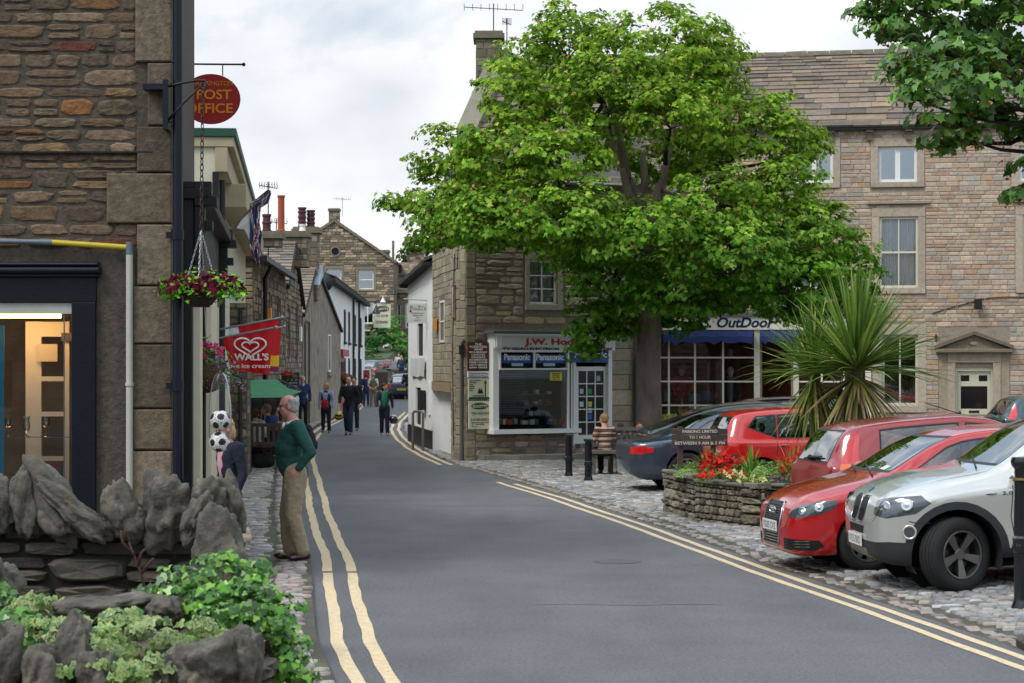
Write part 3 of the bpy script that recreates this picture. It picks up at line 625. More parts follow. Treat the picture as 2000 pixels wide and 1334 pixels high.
 Yp = 21.93; x0, x1, x2 = -9, PX(98, Yp), PX(253, Yp); za, zb, zc = PZ(466, Yp), PZ(473, Yp), PZ(484, Yp)
 q = MB(); q.tube([(x0, Yp, za+.05), (x1, Yp, zb)], .027, 12); q.tube([(x1-.1, Yp, zb+.002), (x1+.02, Yp, zb-.002)], .033, 12); q.tube([(x2, Yp, zc-.07), (x2, Yp, zc+.06)], .038, 12); q.build('grey_pipe', mat('grey_plastic', '#5e6c78', .4), pr, auto=True)
 q = MB(); q.tube([(x1, Yp, zb), (x2-.03, Yp, zc+.005)], .029, 12); q.build('yellow_pipe', mat('yellow_plastic', '#b5a52a', .45, var=.1), pr, auto=True)
 q = MB(); q.tube([(x2, Yp, zc-.05), (x2, Yp, .0)], .036, 12); q.tube([(x2, Yp, 2.0), (x2, Yp, 2.03)], .046, 12); q.build('white_pipe', mat('white_plastic', '#b3b3a8', .45, var=.05), pr, auto=True)
 dp = thing('drain_pipe', 'thick navy blue downpipe fixed at the corner of the near stone building', 'downpipe', (-3.45, 22, 0))
 x = PX(347, 21.85); downpipe(dp, [(x, 21.85, 0), (x, 21.85, 7.5)], .052, m_pipe, name='pipe_run')
 for z in (1.0, 2.0, 3.55, 6.1):
  q = MB(); q.lathe([(.066, -.05), (.066, .05)], (x, 21.85, z), 14); q.box(x-.12, 21.86, z-.03, x+.02, 21.93, z+.03); q.build('pipe_collar', m_pipe, dp)
 return root
near_building()
# ---------------------------------------------------------------- left side of the street
def hit(F, px):   # facade coordinate u where the sight line through photo column px meets it
 k = (px-1000)/4166; a = F.P0; t = F.t
 return (k*a.y-a.x)/(t.x-k*t.y)
def zat(F, px, py):
 p = F(hit(F, px), 0); return 2.23-(py-710)*p.y/4166
def black_shop():
 Fw = frame((-3.73, 24.2), (-4.66, 33.2)); L_ = Fw.L
 root = thing('black_fronted_shop', 'low shop with black fascia, stepped cornice ends and cream door posts next to the near stone building', 'shop', (-4, 28, 0))
 root['label'] = 'low shop with black fascia, stepped cornice ends and cream door posts'
 mb = MB(); backing(mb, Fw, 0, L_, 0, 4.35, [(2.2, 3.3, .1, 2.3), (3.9, 8.2, .7, 2.6)], .3, col=hx('#d5cfba')); shell(mb, Fw, 0, L_, 0, 4.35, 5, col=hx('#6b6357'))
 mb.add([Fw(0, 4.35), Fw(L_, 4.35), Fw(L_, 4.35, -5), Fw(0, 4.35, -5)], [(0, 1, 2, 3)], col=hx('#5a5650')); mb.build('wall', m_ash, root, col=True)
 q = MB(); q.fbox(Fw, .04, 3.20, .0, L_-.05, 4.10, .12); q.fbox(Fw, 0, 4.1, 0, L_, 4.22, .30); q.fbox(Fw, .01, 4.222, 0, L_-.01, 4.30, .22)
 for u in (.02, L_-.42):   # console blocks: stepped, scrolled
  q.fbox(Fw, u, 3.35, .121, u+.38, 4.02, .24); q.fbox(Fw, u-.02, 4.02, .12, u+.40, 4.14, .38); q.fbox(Fw, u-.015, 4.142, .12, u+.395, 4.30, .32); q.fbox(Fw, u+.02, 3.75, .241, u+.36, 3.86, .33)
  q.fbox(Fw, u+.05, .1, .0, u+.33, 3.349, .10)
 q.fbox(Fw, 1.35, .1, 0, 1.50, 3.19, .20)
 q.build('fascia', m_blk, root, bevel=.01)
 for a, b, d in ((.75, .95, .16), (2.0, 2.2, .24), (3.3, 3.5, .22), (5.2, 5.35, .2)): q = MB(); q.fbox(Fw, a, .1, 0, b, 3.19, d); q.fbox(Fw, a+.05, .3, d, b-.05, 3.0, d+.02); q.build('door_post', m_cream, root, bevel=.006)
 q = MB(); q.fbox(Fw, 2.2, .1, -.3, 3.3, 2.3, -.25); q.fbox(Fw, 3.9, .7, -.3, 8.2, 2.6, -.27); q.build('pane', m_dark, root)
 return root
black_shop()
def cream_building():
 Fw = frame((-4.76, 34.2), (-6.62, 53)); L_ = Fw.L
 root = thing('cream_building', 'cream rendered building with deep cornice and green capped parapet', 'building', (-5.5, 43, 0))
 mb = MB(); backing(mb, Fw, 0, L_, 0, 5.7, [], .2, col=hx('#cfcab4')); shell(mb, Fw, 0, L_, 0, 5.7, 6, col=hx('#c9c6b0')); mb.build('wall', mat('cream_render', (1, 1, 1), .85, var=.08, vscale=1.5, bump=.2, attr=True), root, col=True)
 q = MB(); q.fbox(Fw, -.04, 5.30, 0, L_, 5.70, .20); q.fbox(Fw, -.05, 5.701, -1.2, L_, 5.86, .30)
 q.fbox(Fw, 2.2, 4.9, .0, L_, 5.299, .44)
 q.build('cornice', mat('weathered_cream', '#a89c80', .8, var=.15, vscale=2), root, bevel=.01)
 q = MB(); q.fbox(Fw, -.08, 5.861, -1.3, L_, 6.0, .34); q.build('parapet_capping', m_green, root, bevel=.01)
 q = MB(); q.fbox(Fw, -.05, 0, -.04, .03, 5.3, .06); q.build('corner_board', m_blk, root)
 q = MB(); q.tube([Fw(.35, 0, .1), Fw(.35, 5.2, .1)], .05); q.build('downpipe', m_blk, root)
 for k, (a, b) in enumerate(((3, 4.2), (8, 9.2), (13, 14.4))): window(root, Fw, a, b, 3.0, 4.3, nx=2, nz=2)
 pr = thing('stone_pier', 'rough stone pier standing at the near end of the cream building', 'pier', (-5.2, 41.5, 0)); F2 = frame((-6.2, 41.3), (-5.12, 41.3)); m2 = MB()
 m2.box(-6.2, 41.3, 0, -5.12, 41.8, 3.4, col=(.1, .09, .075)); stones(m2, F2, 0, 1.08, 0, 3.4, [], BROWN, fine=True, seed=11)
 F3 = frame((-5.12, 41.3), (-5.17, 41.8)); stones(m2, F3, 0, .5, 0, 3.4, [], BROWN, seed=12); m2.build('wall', m_stone, pr, col=True)
 q = MB(); q.tube([(-5.25, 41.2, 0), (-5.25, 41.2, 3.3)], .04); q.build('downpipe', m_blk, pr)
cream_building()
def gable_house(name, label, A, B, z_near, z_far, apex, zap, depth, pal=BROWN, wall_m=None, rough=True, eave=.15, z0=0, seed=4, cope=True, wall='stones', roof=True, group=None):
 """side wall A->B along the street with a gable; ridge runs back from the street"""
 F = frame(A, B); L_ = F.L; root = thing(name, label, 'house', (A[0], A[1], z0), group=group)
 mb = MB(); ztop = lambda u: (z_near+(zap-z_near)*u/apex) if u < apex else (zap+(z_far-zap)*(u-apex)/(L_-apex))
 poly = [(0, z0), (L_, z0), (L_, z_far), (apex, zap), (0, z_near)]
 mb.add([F(u, z) for u, z in poly], [(0, 1, 2, 3, 4)], col=hx('#5a5244')); zb = min(z_near, z_far)
 for p, q, h in (((0, 0), (0, -depth), z_near), ((L_, 0), (L_, -depth), z_far)):
  mb.add([F(p[0], z0, p[1]), F(q[0], z0, q[1]), F(q[0], h, q[1]), F(p[0], h, p[1])], [(0, 1, 2, 3)], col=hx('#5a5244'))
 if wall == 'stones': stones(mb, F, 0, L_, z0, zap, [], pal, hr=(.14, .24), lr=(.25, .7), zmax=ztop, seed=seed)
 else: mb.prism([(u, z) for u, z in poly], F, .0, .05, col=(1, 1, 1), mi=1)
 NF = frame((F(0, 0, -depth)[0], F(0, 0, -depth)[1]), (A[0], A[1])); stones(mb, NF, 0, NF.L, z0, z_near, [], pal, hr=(.16, .28), lr=(.3, .8), seed=seed+9)
 mb.build('wall', [m_stone] if wall == 'stones' else [m_stone, wall_m], root, col=True)
 r = MB(); e = eave
 slates(r, F(-e, z_near-.04, .12), F(-e, z_near-.04, -depth), F(apex, zap+.08, -depth), F(apex, zap+.08, .12), seed=seed); slates(r, F(L_+e, z_far-.04, -depth), F(L_+e, z_far-.04, .12), F(apex, zap+.08, .12), F(apex, zap+.08, -depth), seed=seed+1)
 if cope:
  r.prism([(-e, z_near-.06), (apex, zap+.05), (L_+e, z_far-.06), (L_+e, z_far-.17), (apex, zap-.08), (-e, z_near-.17)], F, .05, .15, col=(.03, .028, .026))
 r.build('roof', m_tile, root, col=True)
 return root, F
def left_houses():
 root = thing('stone_cottage', 'stone cottage with black gutter and downpipe behind the hanging flags', 'house', (-6.6, 54, 0))
 Fe = frame((-13, 54), (-6.55, 54)); Fs = frame((-6.55, 54), (-7.02, 66)); mb = MB()
 we = [(hit(Fe, 438), hit(Fe, 470), zat(Fe, 450, 690), zat(Fe, 450, 600))]; we = []
 for F, L_, sd in ((Fe, Fe.L, 3), (Fs, Fs.L, 4)):
  backing(mb, F, 0, L_, 0, 5.0, [], .2, col=hx('#5d5546')); stones(mb, F, 0, L_, 0, 5.0, [], MIDP if F is Fe else BROWN, hr=(.14, .26), lr=(.25, .7), seed=sd)
 mb.prism([(4.0-3.6, 4.99), (Fe.L, 4.99), (Fe.L-2.9, 6.9)], Fe, -.05, 0, col=hx('#6d6350')); stones(mb, Fe, .4, Fe.L, 5.0, 6.9, [], MIDP, zmax=lambda u: 4.99+1.91*(u-.4)/3.15 if u < Fe.L-2.9 else 4.99+1.91*(Fe.L-u)/2.9, seed=8)
 mb.build('wall', m_stone, root, col=True)
 r = MB(); slates(r, Fs(-.15, 4.95, .25), Fs(Fs.L, 4.95, .25), Fs(Fs.L, 7.0, -2.9), Fs(-.15, 7.0, -2.9), seed=8); slates(r, Fs(Fs.L, 4.9, -6.2), Fs(-.15, 4.9, -6.2), Fs(-.15, 7.0, -2.9), Fs(Fs.L, 7.0, -2.9), seed=9); r.build('roof', m_tile, root, col=True)
 q = MB(); q.fbox(Fs, -.2, 4.82, .2, Fs.L, 4.96, .36); q.tube([Fs(2.7, 4.9, .3), Fs(2.7, 4.5, .1), Fs(2.7, 0, .1)], .06); q.fbox(Fe, hit(Fe, 455), 4.85, .0, Fe.L+.25, 5.02, .14); q.build('gutter', m_blk, root)
 for u0 in (1.2, 5.0, 8.4): window(root, Fs, u0, u0+.9, 2.9, 4.2, dep=-.06, nx=1, nz=2, m=m_wood); 
 q = MB(); q.fbox(Fs, 4.2, 3.1, .05, 4.55, 3.75, .14); q.build('alarm_box', m_orange, root)
 q = MB(); u = hit(Fe, 452); q.fbox(Fe, u-.9, 2.35, .03, u+.55, 2.5, .14); q.build('window_sill', m_kerb, root)
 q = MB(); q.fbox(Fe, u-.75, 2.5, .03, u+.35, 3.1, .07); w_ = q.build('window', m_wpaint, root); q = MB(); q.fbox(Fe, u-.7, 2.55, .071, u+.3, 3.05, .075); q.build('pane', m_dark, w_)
 chimney(root, (PX(521, 60), 60), .8, .8, 5.5, PZ(458, 60), [(0, 0, .12, .5, m_potm, 1)], seed=31)
 b, F = gable_house('stone_tiled_house', 'stone house with mossy slate roof and narrow gable left of the rendered gable', (-7.02, 66), (-7.46, 75.6), 4.7, 4.3, 4.0, 6.15, 6, seed=14)
 for u, z_, w_, h_ in ((1.2, 2.4, .7, 1.6), (5.6, 2.4, .8, 1.9)): window(b, F, u, u+w_, z_, z_+h_, dep=-.06, nx=1, nz=2, m=m_wood)
 q = MB(); q.fbox(F, 7.2, 3.0, .05, 7.9, 3.5, .12); q.build('alarm_box', m_wpaint, b)
 chimney(b, (PX(561, 70), 70.5), 1.3, 1.0, 5.4, PZ(455, 70), [(-.25, 0, .12, 1.2, m_pot, 0), (.45, 0, .1, .25, m_wpaint, 0)], seed=33)
 c, F = gable_house('rendered_gable_house', 'house with rough brown rendered gable, stone slates and maroon chimney pots', (-7.50, 76), (-7.36, 91), 4.05, 3.72, 4.4, 5.95, 7, wall='render', wall_m=m_render, seed=18)
 window(c, F, 9.3, 10.5, 1.9, 3.4, dep=-.07, nx=1, nz=1, m=m_wpaint); q = MB(); q.fbox(F, 9.0, 1.72, .05, 10.9, 1.88, .16); q.build('window_sill', m_kerb, c)
 q = MB(); q.tube([F(.3, 0, .1), F(.3, 3.6, .1), F(.7, 3.75, .1), F(1.6, 3.75, .1), F(1.7, 3.6, .1), F(1.7, 0, .1)], .035, 6); q.build('cable_pipe', mat('grey_cable', '#4f4a42', .8), c)
 chimney(c, (PX(599, 80.2), 80.3), .86, .9, 4.6, PZ(447, 80), [(-.17, -.1, .15, .75, m_potm, 3), (.14, .1, .15, .66, m_potm, 3)], seed=35, cap=.1)
 q = MB(); x = PX(599, 79.8); q.hexa([(x-.55, 79.2, 5.15), (x+.55, 79.2, 5.15), (x+.55, 80.8, 5.6), (x-.55, 80.8, 5.6)], [(x-.5, 79.5, 5.36), (x+.5, 79.5, 5.36), (x+.5, 80.8, 5.95), (x-.5, 80.8, 5.95)]); q.build('lead_flashing', m_lead, c)
 d = thing('white_house', 'long white painted house with black downpipes and a maroon bow shopfront', 'house', (-8.3, 105, 0)); F = frame((-7.9, 91.3), (-9.05, 131)); mb = MB()
 backing(mb, F, 0, F.L, 0, 6.0, [], .2, col=(1, 1, 1)); mb.build('wall', mat('white_stone_wall', '#dfdfdb', .85, var=.06, vscale=1, bump=.9, bscale=5), d)
 mb = MB(); NF = frame((-14, 91.3), (-7.9, 91.3)); backing(mb, NF, 0, NF.L, 0, 6.0, [], .1, col=hx('#6a6152')); stones(mb, NF, 0, NF.L, 3.5, 6.0, [], BROWN, seed=44); mb.build('end_wall', m_stone, d, col=True)
 r = MB(); slates(r, F(-.2, 5.95, .35), F(F.L, 5.95, .35), F(F.L, 7.6, -3.2), F(-.2, 7.2, -3.2), seed=48, rowh=.4); slates(r, F(F.L, 5.9, -6.5), F(-.2, 5.9, -6.5), F(-.2, 7.2, -3.2), F(F.L, 7.6, -3.2), seed=49, rowh=.5)
 r.fbox(F, -.2, 5.72, .05, F.L+.1, 5.9, .36, col=(.02, .02, .02)); r.build('roof', m_tile, d, col=True)
 for u in (22, 29): q = MB(); q.tube([F(u, 0, .12), F(u, 5.7, .12)], .07, 6); q.build('downpipe', m_blk, d)
 for u in (14, 18.5, 25.5, 33):
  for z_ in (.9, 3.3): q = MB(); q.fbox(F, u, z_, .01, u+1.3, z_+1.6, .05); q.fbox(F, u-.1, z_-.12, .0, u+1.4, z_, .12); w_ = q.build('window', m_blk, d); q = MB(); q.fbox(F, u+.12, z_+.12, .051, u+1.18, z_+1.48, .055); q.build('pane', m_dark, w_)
 q = MB(); q.fbox(F, 1.2, .1, .0, 6.5, 2.55, .40); q.fbox(F, 1.0, 2.551, 0, 6.7, 2.85, .62); q.build('shopfront_frame', m_red, d)
 q = MB()
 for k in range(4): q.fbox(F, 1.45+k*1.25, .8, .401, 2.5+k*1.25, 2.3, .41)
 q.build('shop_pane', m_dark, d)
 q = MB(); p = NF(hit(NF, 632), zat(NF, 632, 553), .2); q.lathe([(.02, 0), (.3, .03), (.42, .12)], p, 16, Matrix.Rotation(R(90), 3, 'X')); q.build('satellite_dish', mat('dark_dish', '#2e3135', .5), d, smooth=True)
left_houses()
def far_houses():
 z0 = g(-12, 167)-.3; F = frame((-18.6, 167), (-9.25, 167)); root = thing('tall_gabled_house', 'tall stone gabled house with round attic window at the end of the street', 'house', (-14, 167, z0)); mb = MB()
 zw = 10.35; apz = 13.45; ap = hit(F, 653); L_ = F.L
 ws = [(700, 730, 527, 565, 1, 2), (638, 667, 525, 562, 1, 2), (706, 730, 588, 632, 2, 1), (640, 664, 592, 632, 1, 2)]; H = [(hit(F, a), hit(F, b), zat(F, a, d), zat(F, a, c)) for a, b, c, d, _, _ in ws]
 backing(mb, F, 0, L_, z0, zw, H, .25, col=hx('#6b6252'), top=[(0, zw), (L_, zw), (ap, apz)]); shell(mb, F, 0, L_, z0, zw, 9, col=hx('#6b6252'))
 mb.add([F(0, zw, -9), F(L_, zw, -9), F(ap, apz, -9)], [(0, 1, 2)], col=hx('#6b6252'))
 hs = [(a-.2, b+.2, c-.2, d+.25) for a, b, c, d in H]; stones(mb, F, 0, L_, 3, zw, hs, GEO[:4]+MIDP, hr=(.16, .26), lr=(.3, .75), gap=.02, dep=(.02, .05), seed=50)
 stones(mb, F, 0, L_, zw, apz, [(ap-.32, ap+.32, 10.8+.05, 11.7)], GEO[:4]+MIDP, hr=(.16, .26), lr=(.3, .75), gap=.02, dep=(.02, .05), zmax=lambda u: zw+(apz-zw)*(u/ap if u < ap else (L_-u)/(L_-ap)), seed=51)
 for a, b, c, d in H: surround(mb, F, a, b, c, d, w=.18, col=hx('#8a7f6b'))
 mb.build('wall', m_stone, root, col=True)
 for (a, b, c, d), (_, _, _, _, nx, nz) in zip(H, ws): window(root, F, a, b, c, d, nx=nx, nz=nz, fw=.09, bar=.07, gl=glass('sky_glass', (.7, .75, .8), .45))
 u, z_ = hit(F, 655), zat(F, 655, 491); q = MB(); Mx = Matrix.Rotation(R(90), 3, 'X'); q.lathe([(.42, -.05), (.42, .06), (.3, .07), (.3, -.02)], F(u, z_), 20, Mx, cap=False); w_ = q.build('round_window', m_kerb, root); q = MB(); q.lathe([(.31, .01), (.3, .03), (0, .03)], F(u, z_), 20, Mx); q.build('pane', m_dark, w_)
 r = MB()
 for s in (0, 1):
  u0, u1 = (-.2, ap) if s == 0 else (L_+.2, ap); A_, B_, C_, D_ = F(u0, zw-.1, .2), F(u0, zw-.1, -9), F(u1, apz+.1, -9), F(u1, apz+.1, .2); slates(r, A_, B_, C_, D_, seed=55+s, rowh=.5)
 r.prism([(-.2, zw-.12), (ap, apz+.08), (L_+.2, zw-.12), (L_+.2, zw-.3), (ap, apz-.12), (-.2, zw-.3)], F, .02, .2, col=hx('#7a705e')); r.build('roof', m_tile, root, col=True)
 chimney(root, (PX(653, 167.6), 167.7), .8, .9, 12.6, PZ(408, 167), [], seed=57); chimney(root, (PX(750, 168), 168.2), .8, .8, 10.2, PZ(490, 168), [], seed=58)
 F = frame((-9.1, 172), (-1.5, 172)); r2 = thing('slate_roofed_house', 'low stone house with slate roof beyond the hedge at the street end', 'house', (-5, 172, z0)); mb = MB(); e = PZ(572, 172)
 H = [(hit(F, 768), hit(F, 784), zat(F, 770, 635), zat(F, 770, 592)), (hit(F, 792), hit(F, 808), zat(F, 770, 640), zat(F, 770, 592))]
 backing(mb, F, 0, F.L, z0, e, H, .2, col=hx('#6b6252')); shell(mb, F, 0, F.L, z0, e, 7, col=hx('#6b6252')); stones(mb, F, 0, F.L, 3, e, [(a-.15, b+.15, c, d+.2) for a, b, c, d in H], MIDP, hr=(.16, .26), lr=(.3, .75), seed=60)
 for a, b, c, d in H: surround(mb, F, a, b, c, d, w=.15, col=hx('#8a7f6b'))
 mb.build('wall', m_stone, r2, col=True)
 for a, b, c, d in H: window(r2, F, a, b, c, d, nx=2, fw=.1, bar=.1)
 r = MB(); slates(r, F(-.2, e-.05, .3), F(F.L, e-.05, .3), F(F.L, e+2.6, -3.5), F(-.2, e+2.6, -3.5), seed=61, rowh=.45, pal=['#6f6254', '#7d6d5b', '#665b50', '#877562']); slates(r, F(F.L, e-.05, -7.3), F(-.2, e-.05, -7.3), F(-.2, e+2.6, -3.5), F(F.L, e+2.6, -3.5), seed=62, rowh=.6); r.build('roof', m_tile, r2, col=True)
 chimney(r2, (PX(783, 174), 174), .7, .7, 9.2, PZ(535, 174), [(0, 0, .14, .5, m_potm, 1)], seed=63); chimney(r2, (PX(812, 176), 176), 1.4, .9, 9.5, PZ(493, 176), [], seed=64)
 pl = MB(); pl.tube([(PX(767, 180), 180, 2), (PX(768, 180), 180, PZ(470, 180))], [.14, .1], 8); o = pl.build('telegraph_pole', m_wood); tag(o, 'wooden telegraph pole rising behind the far gabled house', 'pole')
far_houses()
# ---------------------------------------------------------------- right side
def right_buildings():
 # --- B: the long three-storey house
 F = frame((-1.0, 57.9), (16.5, 54.4)); L_ = F.L; z0 = 0.0; EZ = 8.42
 root = thing('long_stone_house', 'long three storey stone house with stone slate roof behind the big tree', 'building', (6, 57, 0)); mb = MB()
 wins = []
 def W(x0, x1, y0, y1): return (hit(F, x0), hit(F, x1), zat(F, x0, y1), zat(F, x0, y0))
 top = [W(1715, 1791, 287, 356), W(1550, 1627, 288, 358), W(1302, 1378, 296, 366), W(1990, 2066, 285, 354), W(1130, 1200, 300, 366)]
 mid = [W(1717, 1793, 424, 562), W(1545, 1620, 428, 565), W(1300, 1376, 430, 568), W(1998, 2074, 420, 560)]
 gnd = [W(1722, 1793, 654, 792)]; door = W(1866, 1939, 716, 884); shop = W(1290, 1473, 652, 838); sdoor = W(1487, 1545, 655, 882); shop2 = W(1560, 1690, 655, 838)
 H = top+mid+gnd+[door, shop, sdoor, shop2]
 backing(mb, F, 0, L_, z0, EZ+.2, H, .3, col=hx('#958879')); shell(mb, F, 0, L_, z0, EZ+.2, 8.6, col=hx('#958879'))
 hs = [(a-.19, b+.19, c-.15, d+.22) for a, b, c, d in top+mid+gnd]+[(door[0]-.42, door[1]+.42, 0, door[3]+.95), (shop[0]-.15, shop2[1]+.15, 0, shop[3]+.55)]
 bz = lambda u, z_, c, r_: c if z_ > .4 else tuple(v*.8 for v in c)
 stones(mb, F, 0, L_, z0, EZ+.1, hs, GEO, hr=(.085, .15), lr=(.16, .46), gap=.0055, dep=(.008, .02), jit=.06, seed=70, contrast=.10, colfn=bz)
 for a, b, c, d in top: surround(mb, F, a, b, c, d, w=.19, sill=.14, lint=.24, d=.028, col=hx('#b0a290'))
 for a, b, c, d in mid: surround(mb, F, a, b, c, d, w=.19, sill=.16, lint=.24, d=.028, col=hx('#b0a290')); mb.fbox(F, a-.3, d+.34, 0, b+.3, d+.40, .1, col=hx('#9a8c78'))
 for a, b, c, d in gnd: surround(mb, F, a, b, c, d, w=.22, sill=.18, lint=.26, d=.03, col=hx('#aea390'))
 a, b, c, d = door; st = hx('#a99d8a')
 for s in (a-.2, b+.0): mb.fbox(F, s, c, -.1, s+.2, d+.10, .06, ch=.01, col=st)
 mb.fbox(F, a-.42, c, -.1, a-.20, d+.36, .03, col=hx('#9c907e')); mb.fbox(F, b+.20, c, -.1, b+.42, d+.36, .03, col=hx('#9c907e'))
 mb.fbox(F, a-.20, d+.102, -.1, b+.20, d+.36, .07, ch=.01, col=st); mb.fbox(F, a-.50, d+.361, 0, b+.50, d+.46, .24, ch=.015, col=hx('#7a705e'))
 um = (a+b)/2; hw = (b-a)/2+.52; zt = d+.46
 mb.prism([(um-hw+.1, zt), (um+hw-.1, zt), (um, zt+.36)], F, 0, .10, col=hx('#8b7f6b'))
 for s in (-1, 1): mb.prism([(um+s*hw, zt), (um+s*hw, zt+.09), (um, zt+.46), (um, zt+.37)][::s], F, .0, .25, col=hx('#6d6454'))
 mb.ball(F(um, zt+.14, .1), (.12, .04, .06), col=st)
 mb.fbox(F, a-.3, 0, 0, b+.3, c-.005, .35, col=hx('#8a8070'))
 mb.build('wall', m_stone, root, col=True)
 q = MB(); q.fbox(F, 0, EZ-.08, .06, L_, EZ+.05, .2); q.build('gutter', m_blk, root)
 q = MB()
 for i in range(22):
  u = .5+i*1.0
  q = MB()
  if u < L_: q.fbox(F, u, EZ-.36, 0, u+.14, EZ-.05, .1); q.fbox(F, u-.02, EZ-.14, .0, u+.16, EZ-.081, .17); q.build('corbel', mat('dark_corbel', '#6a6152', .9, var=.2, bump=.3), root)
 r = MB(); slates(r, F(-.1, EZ, .22), F(L_+.1, EZ, .22), F(L_+.1, 10.98, -4.3), F(-.1, 10.98, -4.3), seed=72, rowh=.34, w=(.4, .95), th=.035, pal=['#6b5f53', '#766858', '#60574e', '#7e6f5e', '#56504a', '#82715a', '#6e6357', '#776a60'])
 slates(r, F(L_+.1, EZ, -8.8), F(-.1, EZ, -8.8), F(-.1, 10.98, -4.3), F(L_+.1, 10.98, -4.3), seed=73, rowh=.6)
 r.build('roof', m_tile, root, col=True)
 q = MB(); u = 0
 while u < L_: w_ = .62; q.prism([(0, 0)], F, 0, 0) if False else q.hexa([F(u+.01, 10.93, -4.12), F(u+w_-.01, 10.93, -4.12), F(u+w_-.01, 10.93, -4.48), F(u+.01, 10.93, -4.48)], [F(u+.01, 11.07, -4.25), F(u+w_-.01, 11.06+random.uniform(0, .03), -4.25), F(u+w_-.01, 11.07, -4.36), F(u+.01, 11.07, -4.36)]); u += w_
 q.build('ridge_stones', mat('mossy_ridge', '#625e4e', .95, var=.3, bump=.4), root)
 q = MB(); q.hexa([F(-.45, 8.35, .28), F(.12, 8.35, .28), F(.12, 11.1, -4.3), F(-.45, 11.1, -4.3)], [F(-.45, 8.62, .28), F(.12, 8.62, .28), F(.12, 11.38, -4.3), F(-.45, 11.38, -4.3)])
 q.fbox(F, -.55, 8.05, -.3, .15, 8.34, .3); q.fbox(F, -.5, 7.85, -.3, .1, 8.049, .12); q.build('gable_coping', mat('coping_stone', '#767262', .9, var=.2, vscale=3, bump=.4), root)
 cy = 61.5; chimney(root, (PX(955, cy), cy+.3), .72, 1.2, 9.8, PZ(68, cy), [], seed=75, cap=.09, pal=['#6a6352', '#746c5a', '#5d5748', '#7c7360'])
 sg = glass('sky_glass', (.7, .75, .8), .45)
 for k, (a, b, c, d) in enumerate(top): window(root, F, a, b, c, d, dep=.06, fw=.075, nx=2, bar=.13, gl=sg)
 for k, (a, b, c, d) in enumerate(mid): window(root, F, a, b, c, d, dep=.03, fw=.06, nx=2, nz=2, bar=.035, sash=True, m=mat('ivory_paint', '#cfcdb9', .5), curtain=((0, .5), (.5, 1)), gl=glass('thin_glass', (1, 1, 1), .03))
 for a, b, c, d in gnd: window(root, F, a, b, c, d, dep=.08, fw=.07, nx=2, nz=2, bar=.04, sash=True, m=mat('ivory_paint', '#cfcdb9', .5))
 a, b, c, d = door; q = MB(); iv = mat('door_ivory', '#cbc8b0', .45)
 q.fbox(F, a, c, -.2, a+.05, d, -.06); q.fbox(F, b-.05, c, -.2, b, d, -.06); q.fbox(F, a+.05, d-.12, -.2, b-.05, d, -.061); q.build('door_frame', iv, root)
 q = MB(); A, B = a+.055, b-.055; wd = B-A; hh = d-.13-c; zz = [0, .10, .46, .50, .56, .83, .87, .96, 1.0]
 q.fbox(F, A, c+.02, -.2, A+.08, d-.13, -.12); q.fbox(F, B-.08, c+.02, -.2, B, d-.13, -.12)
 for z_a, z_b in ((.01, .10), (.47, .54), (.82, .88), (.955, 1.0)): q.fbox(F, A+.08, c+hh*z_a, -.2, B-.08, c+hh*z_b, -.121)
 q.fbox(F, A+wd/2-.12, c+hh*.88, -.2, A+wd/2+.12, c+hh*.955, -.122); q.fbox(F, A+.10, c+hh*.1, -.2, B-.1, c+hh*.47, -.15)
 do = q.build('door', iv, root); q = MB(); q.fbox(F, A+.08, c+hh*.54, -.19, B-.08, c+hh*.82, -.16); q.fbox(F, A+.1, c+hh*.88, -.19, A+wd/2-.12, c+hh*.955, -.16); q.fbox(F, A+wd/2+.12, c+hh*.88, -.19, B-.1, c+hh*.955, -.16); q.build('pane', mat('dark_glass', '#14171a', .08), do)
 q = MB(); q.fbox(F, um-.13, c+hh*.49, -.12, um+.13, c+hh*.52, -.108); q.build('letter_box', m_blk, do); q = MB(); q.ball(F(A+.06, c+hh*.5, -.1), .028); q.build('door_knob', m_blk, do)
 # --- outdoor shop
 a, b, c, d = shop; q = MB(); cr = mat('shop_cream', '#dcd8c4', .5, var=.03)
 q.fbox(F, a-.14, c-.12, -.06, a, d+.10, .05); q.fbox(F, b, 0.1, -.06, b+.15, d+.10, .05); q.fbox(F, a-.14, c-.121, -.06, b+.0, c, .12)
 a2, b2 = shop2[0], shop2[1]; q.fbox(F, a2-.14, .1, -.06, a2, d+.10, .05); q.fbox(F, b2, .1, -.06, b2+.15, d+.10, .05); q.fbox(F, a2, c-.121, -.06, b2, c, .12)
 q.fbox(F, a-.14, d+.101, -.06, b2+.15, d+.45, .10)
 for i in range(1, 4):
  u = a+(b-a)*[.08, .36, .66, 1][i-1+0] if i < 4 else b; q.fbox(F, u, c, -.05, u+.045, d, -.0)
 u = a+(b-a)*.66
 for k in range(1, 4): z_ = c+(d-c)*k/4; q.fbox(F, a, z_-.02, -.052, b, z_+.02, .002)
 for i in range(1, 3): u = a2+(b2-a2)*i/3; q.fbox(F, u, c, -.05, u+.045, d, 0)
 for k in range(1, 4): z_ = c+(d-c)*k/4; q.fbox(F, a2, z_-.02, -.052, b2, z_+.02, .002)
 sf = q.build('shopfront_frame', cr, root)
 q = MB(); q.fbox(F, a-.18, d+.452, -.05, b2+.2, d+.55, .16); q.build('shop_cornice', mat('slate_grey', '#5a5d60', .7), root)
 q = MB(); q.fbox(F, a, c, -.045, b, d, -.035); q.fbox(F, a2, c, -.045, b2, d, -.035); q.build('shop_pane', m_shopglass, root)
 m_nv = mat('navy_lettering', '#12204f', .5); uu = hit(F, 1432); text('R.C. OutDoor', F, uu-.1, d+.17, .102, .36, m_nv, root, width=(hit(F, 1500)-hit(F, 1338))*1.06, bold=.012, shear=.25)
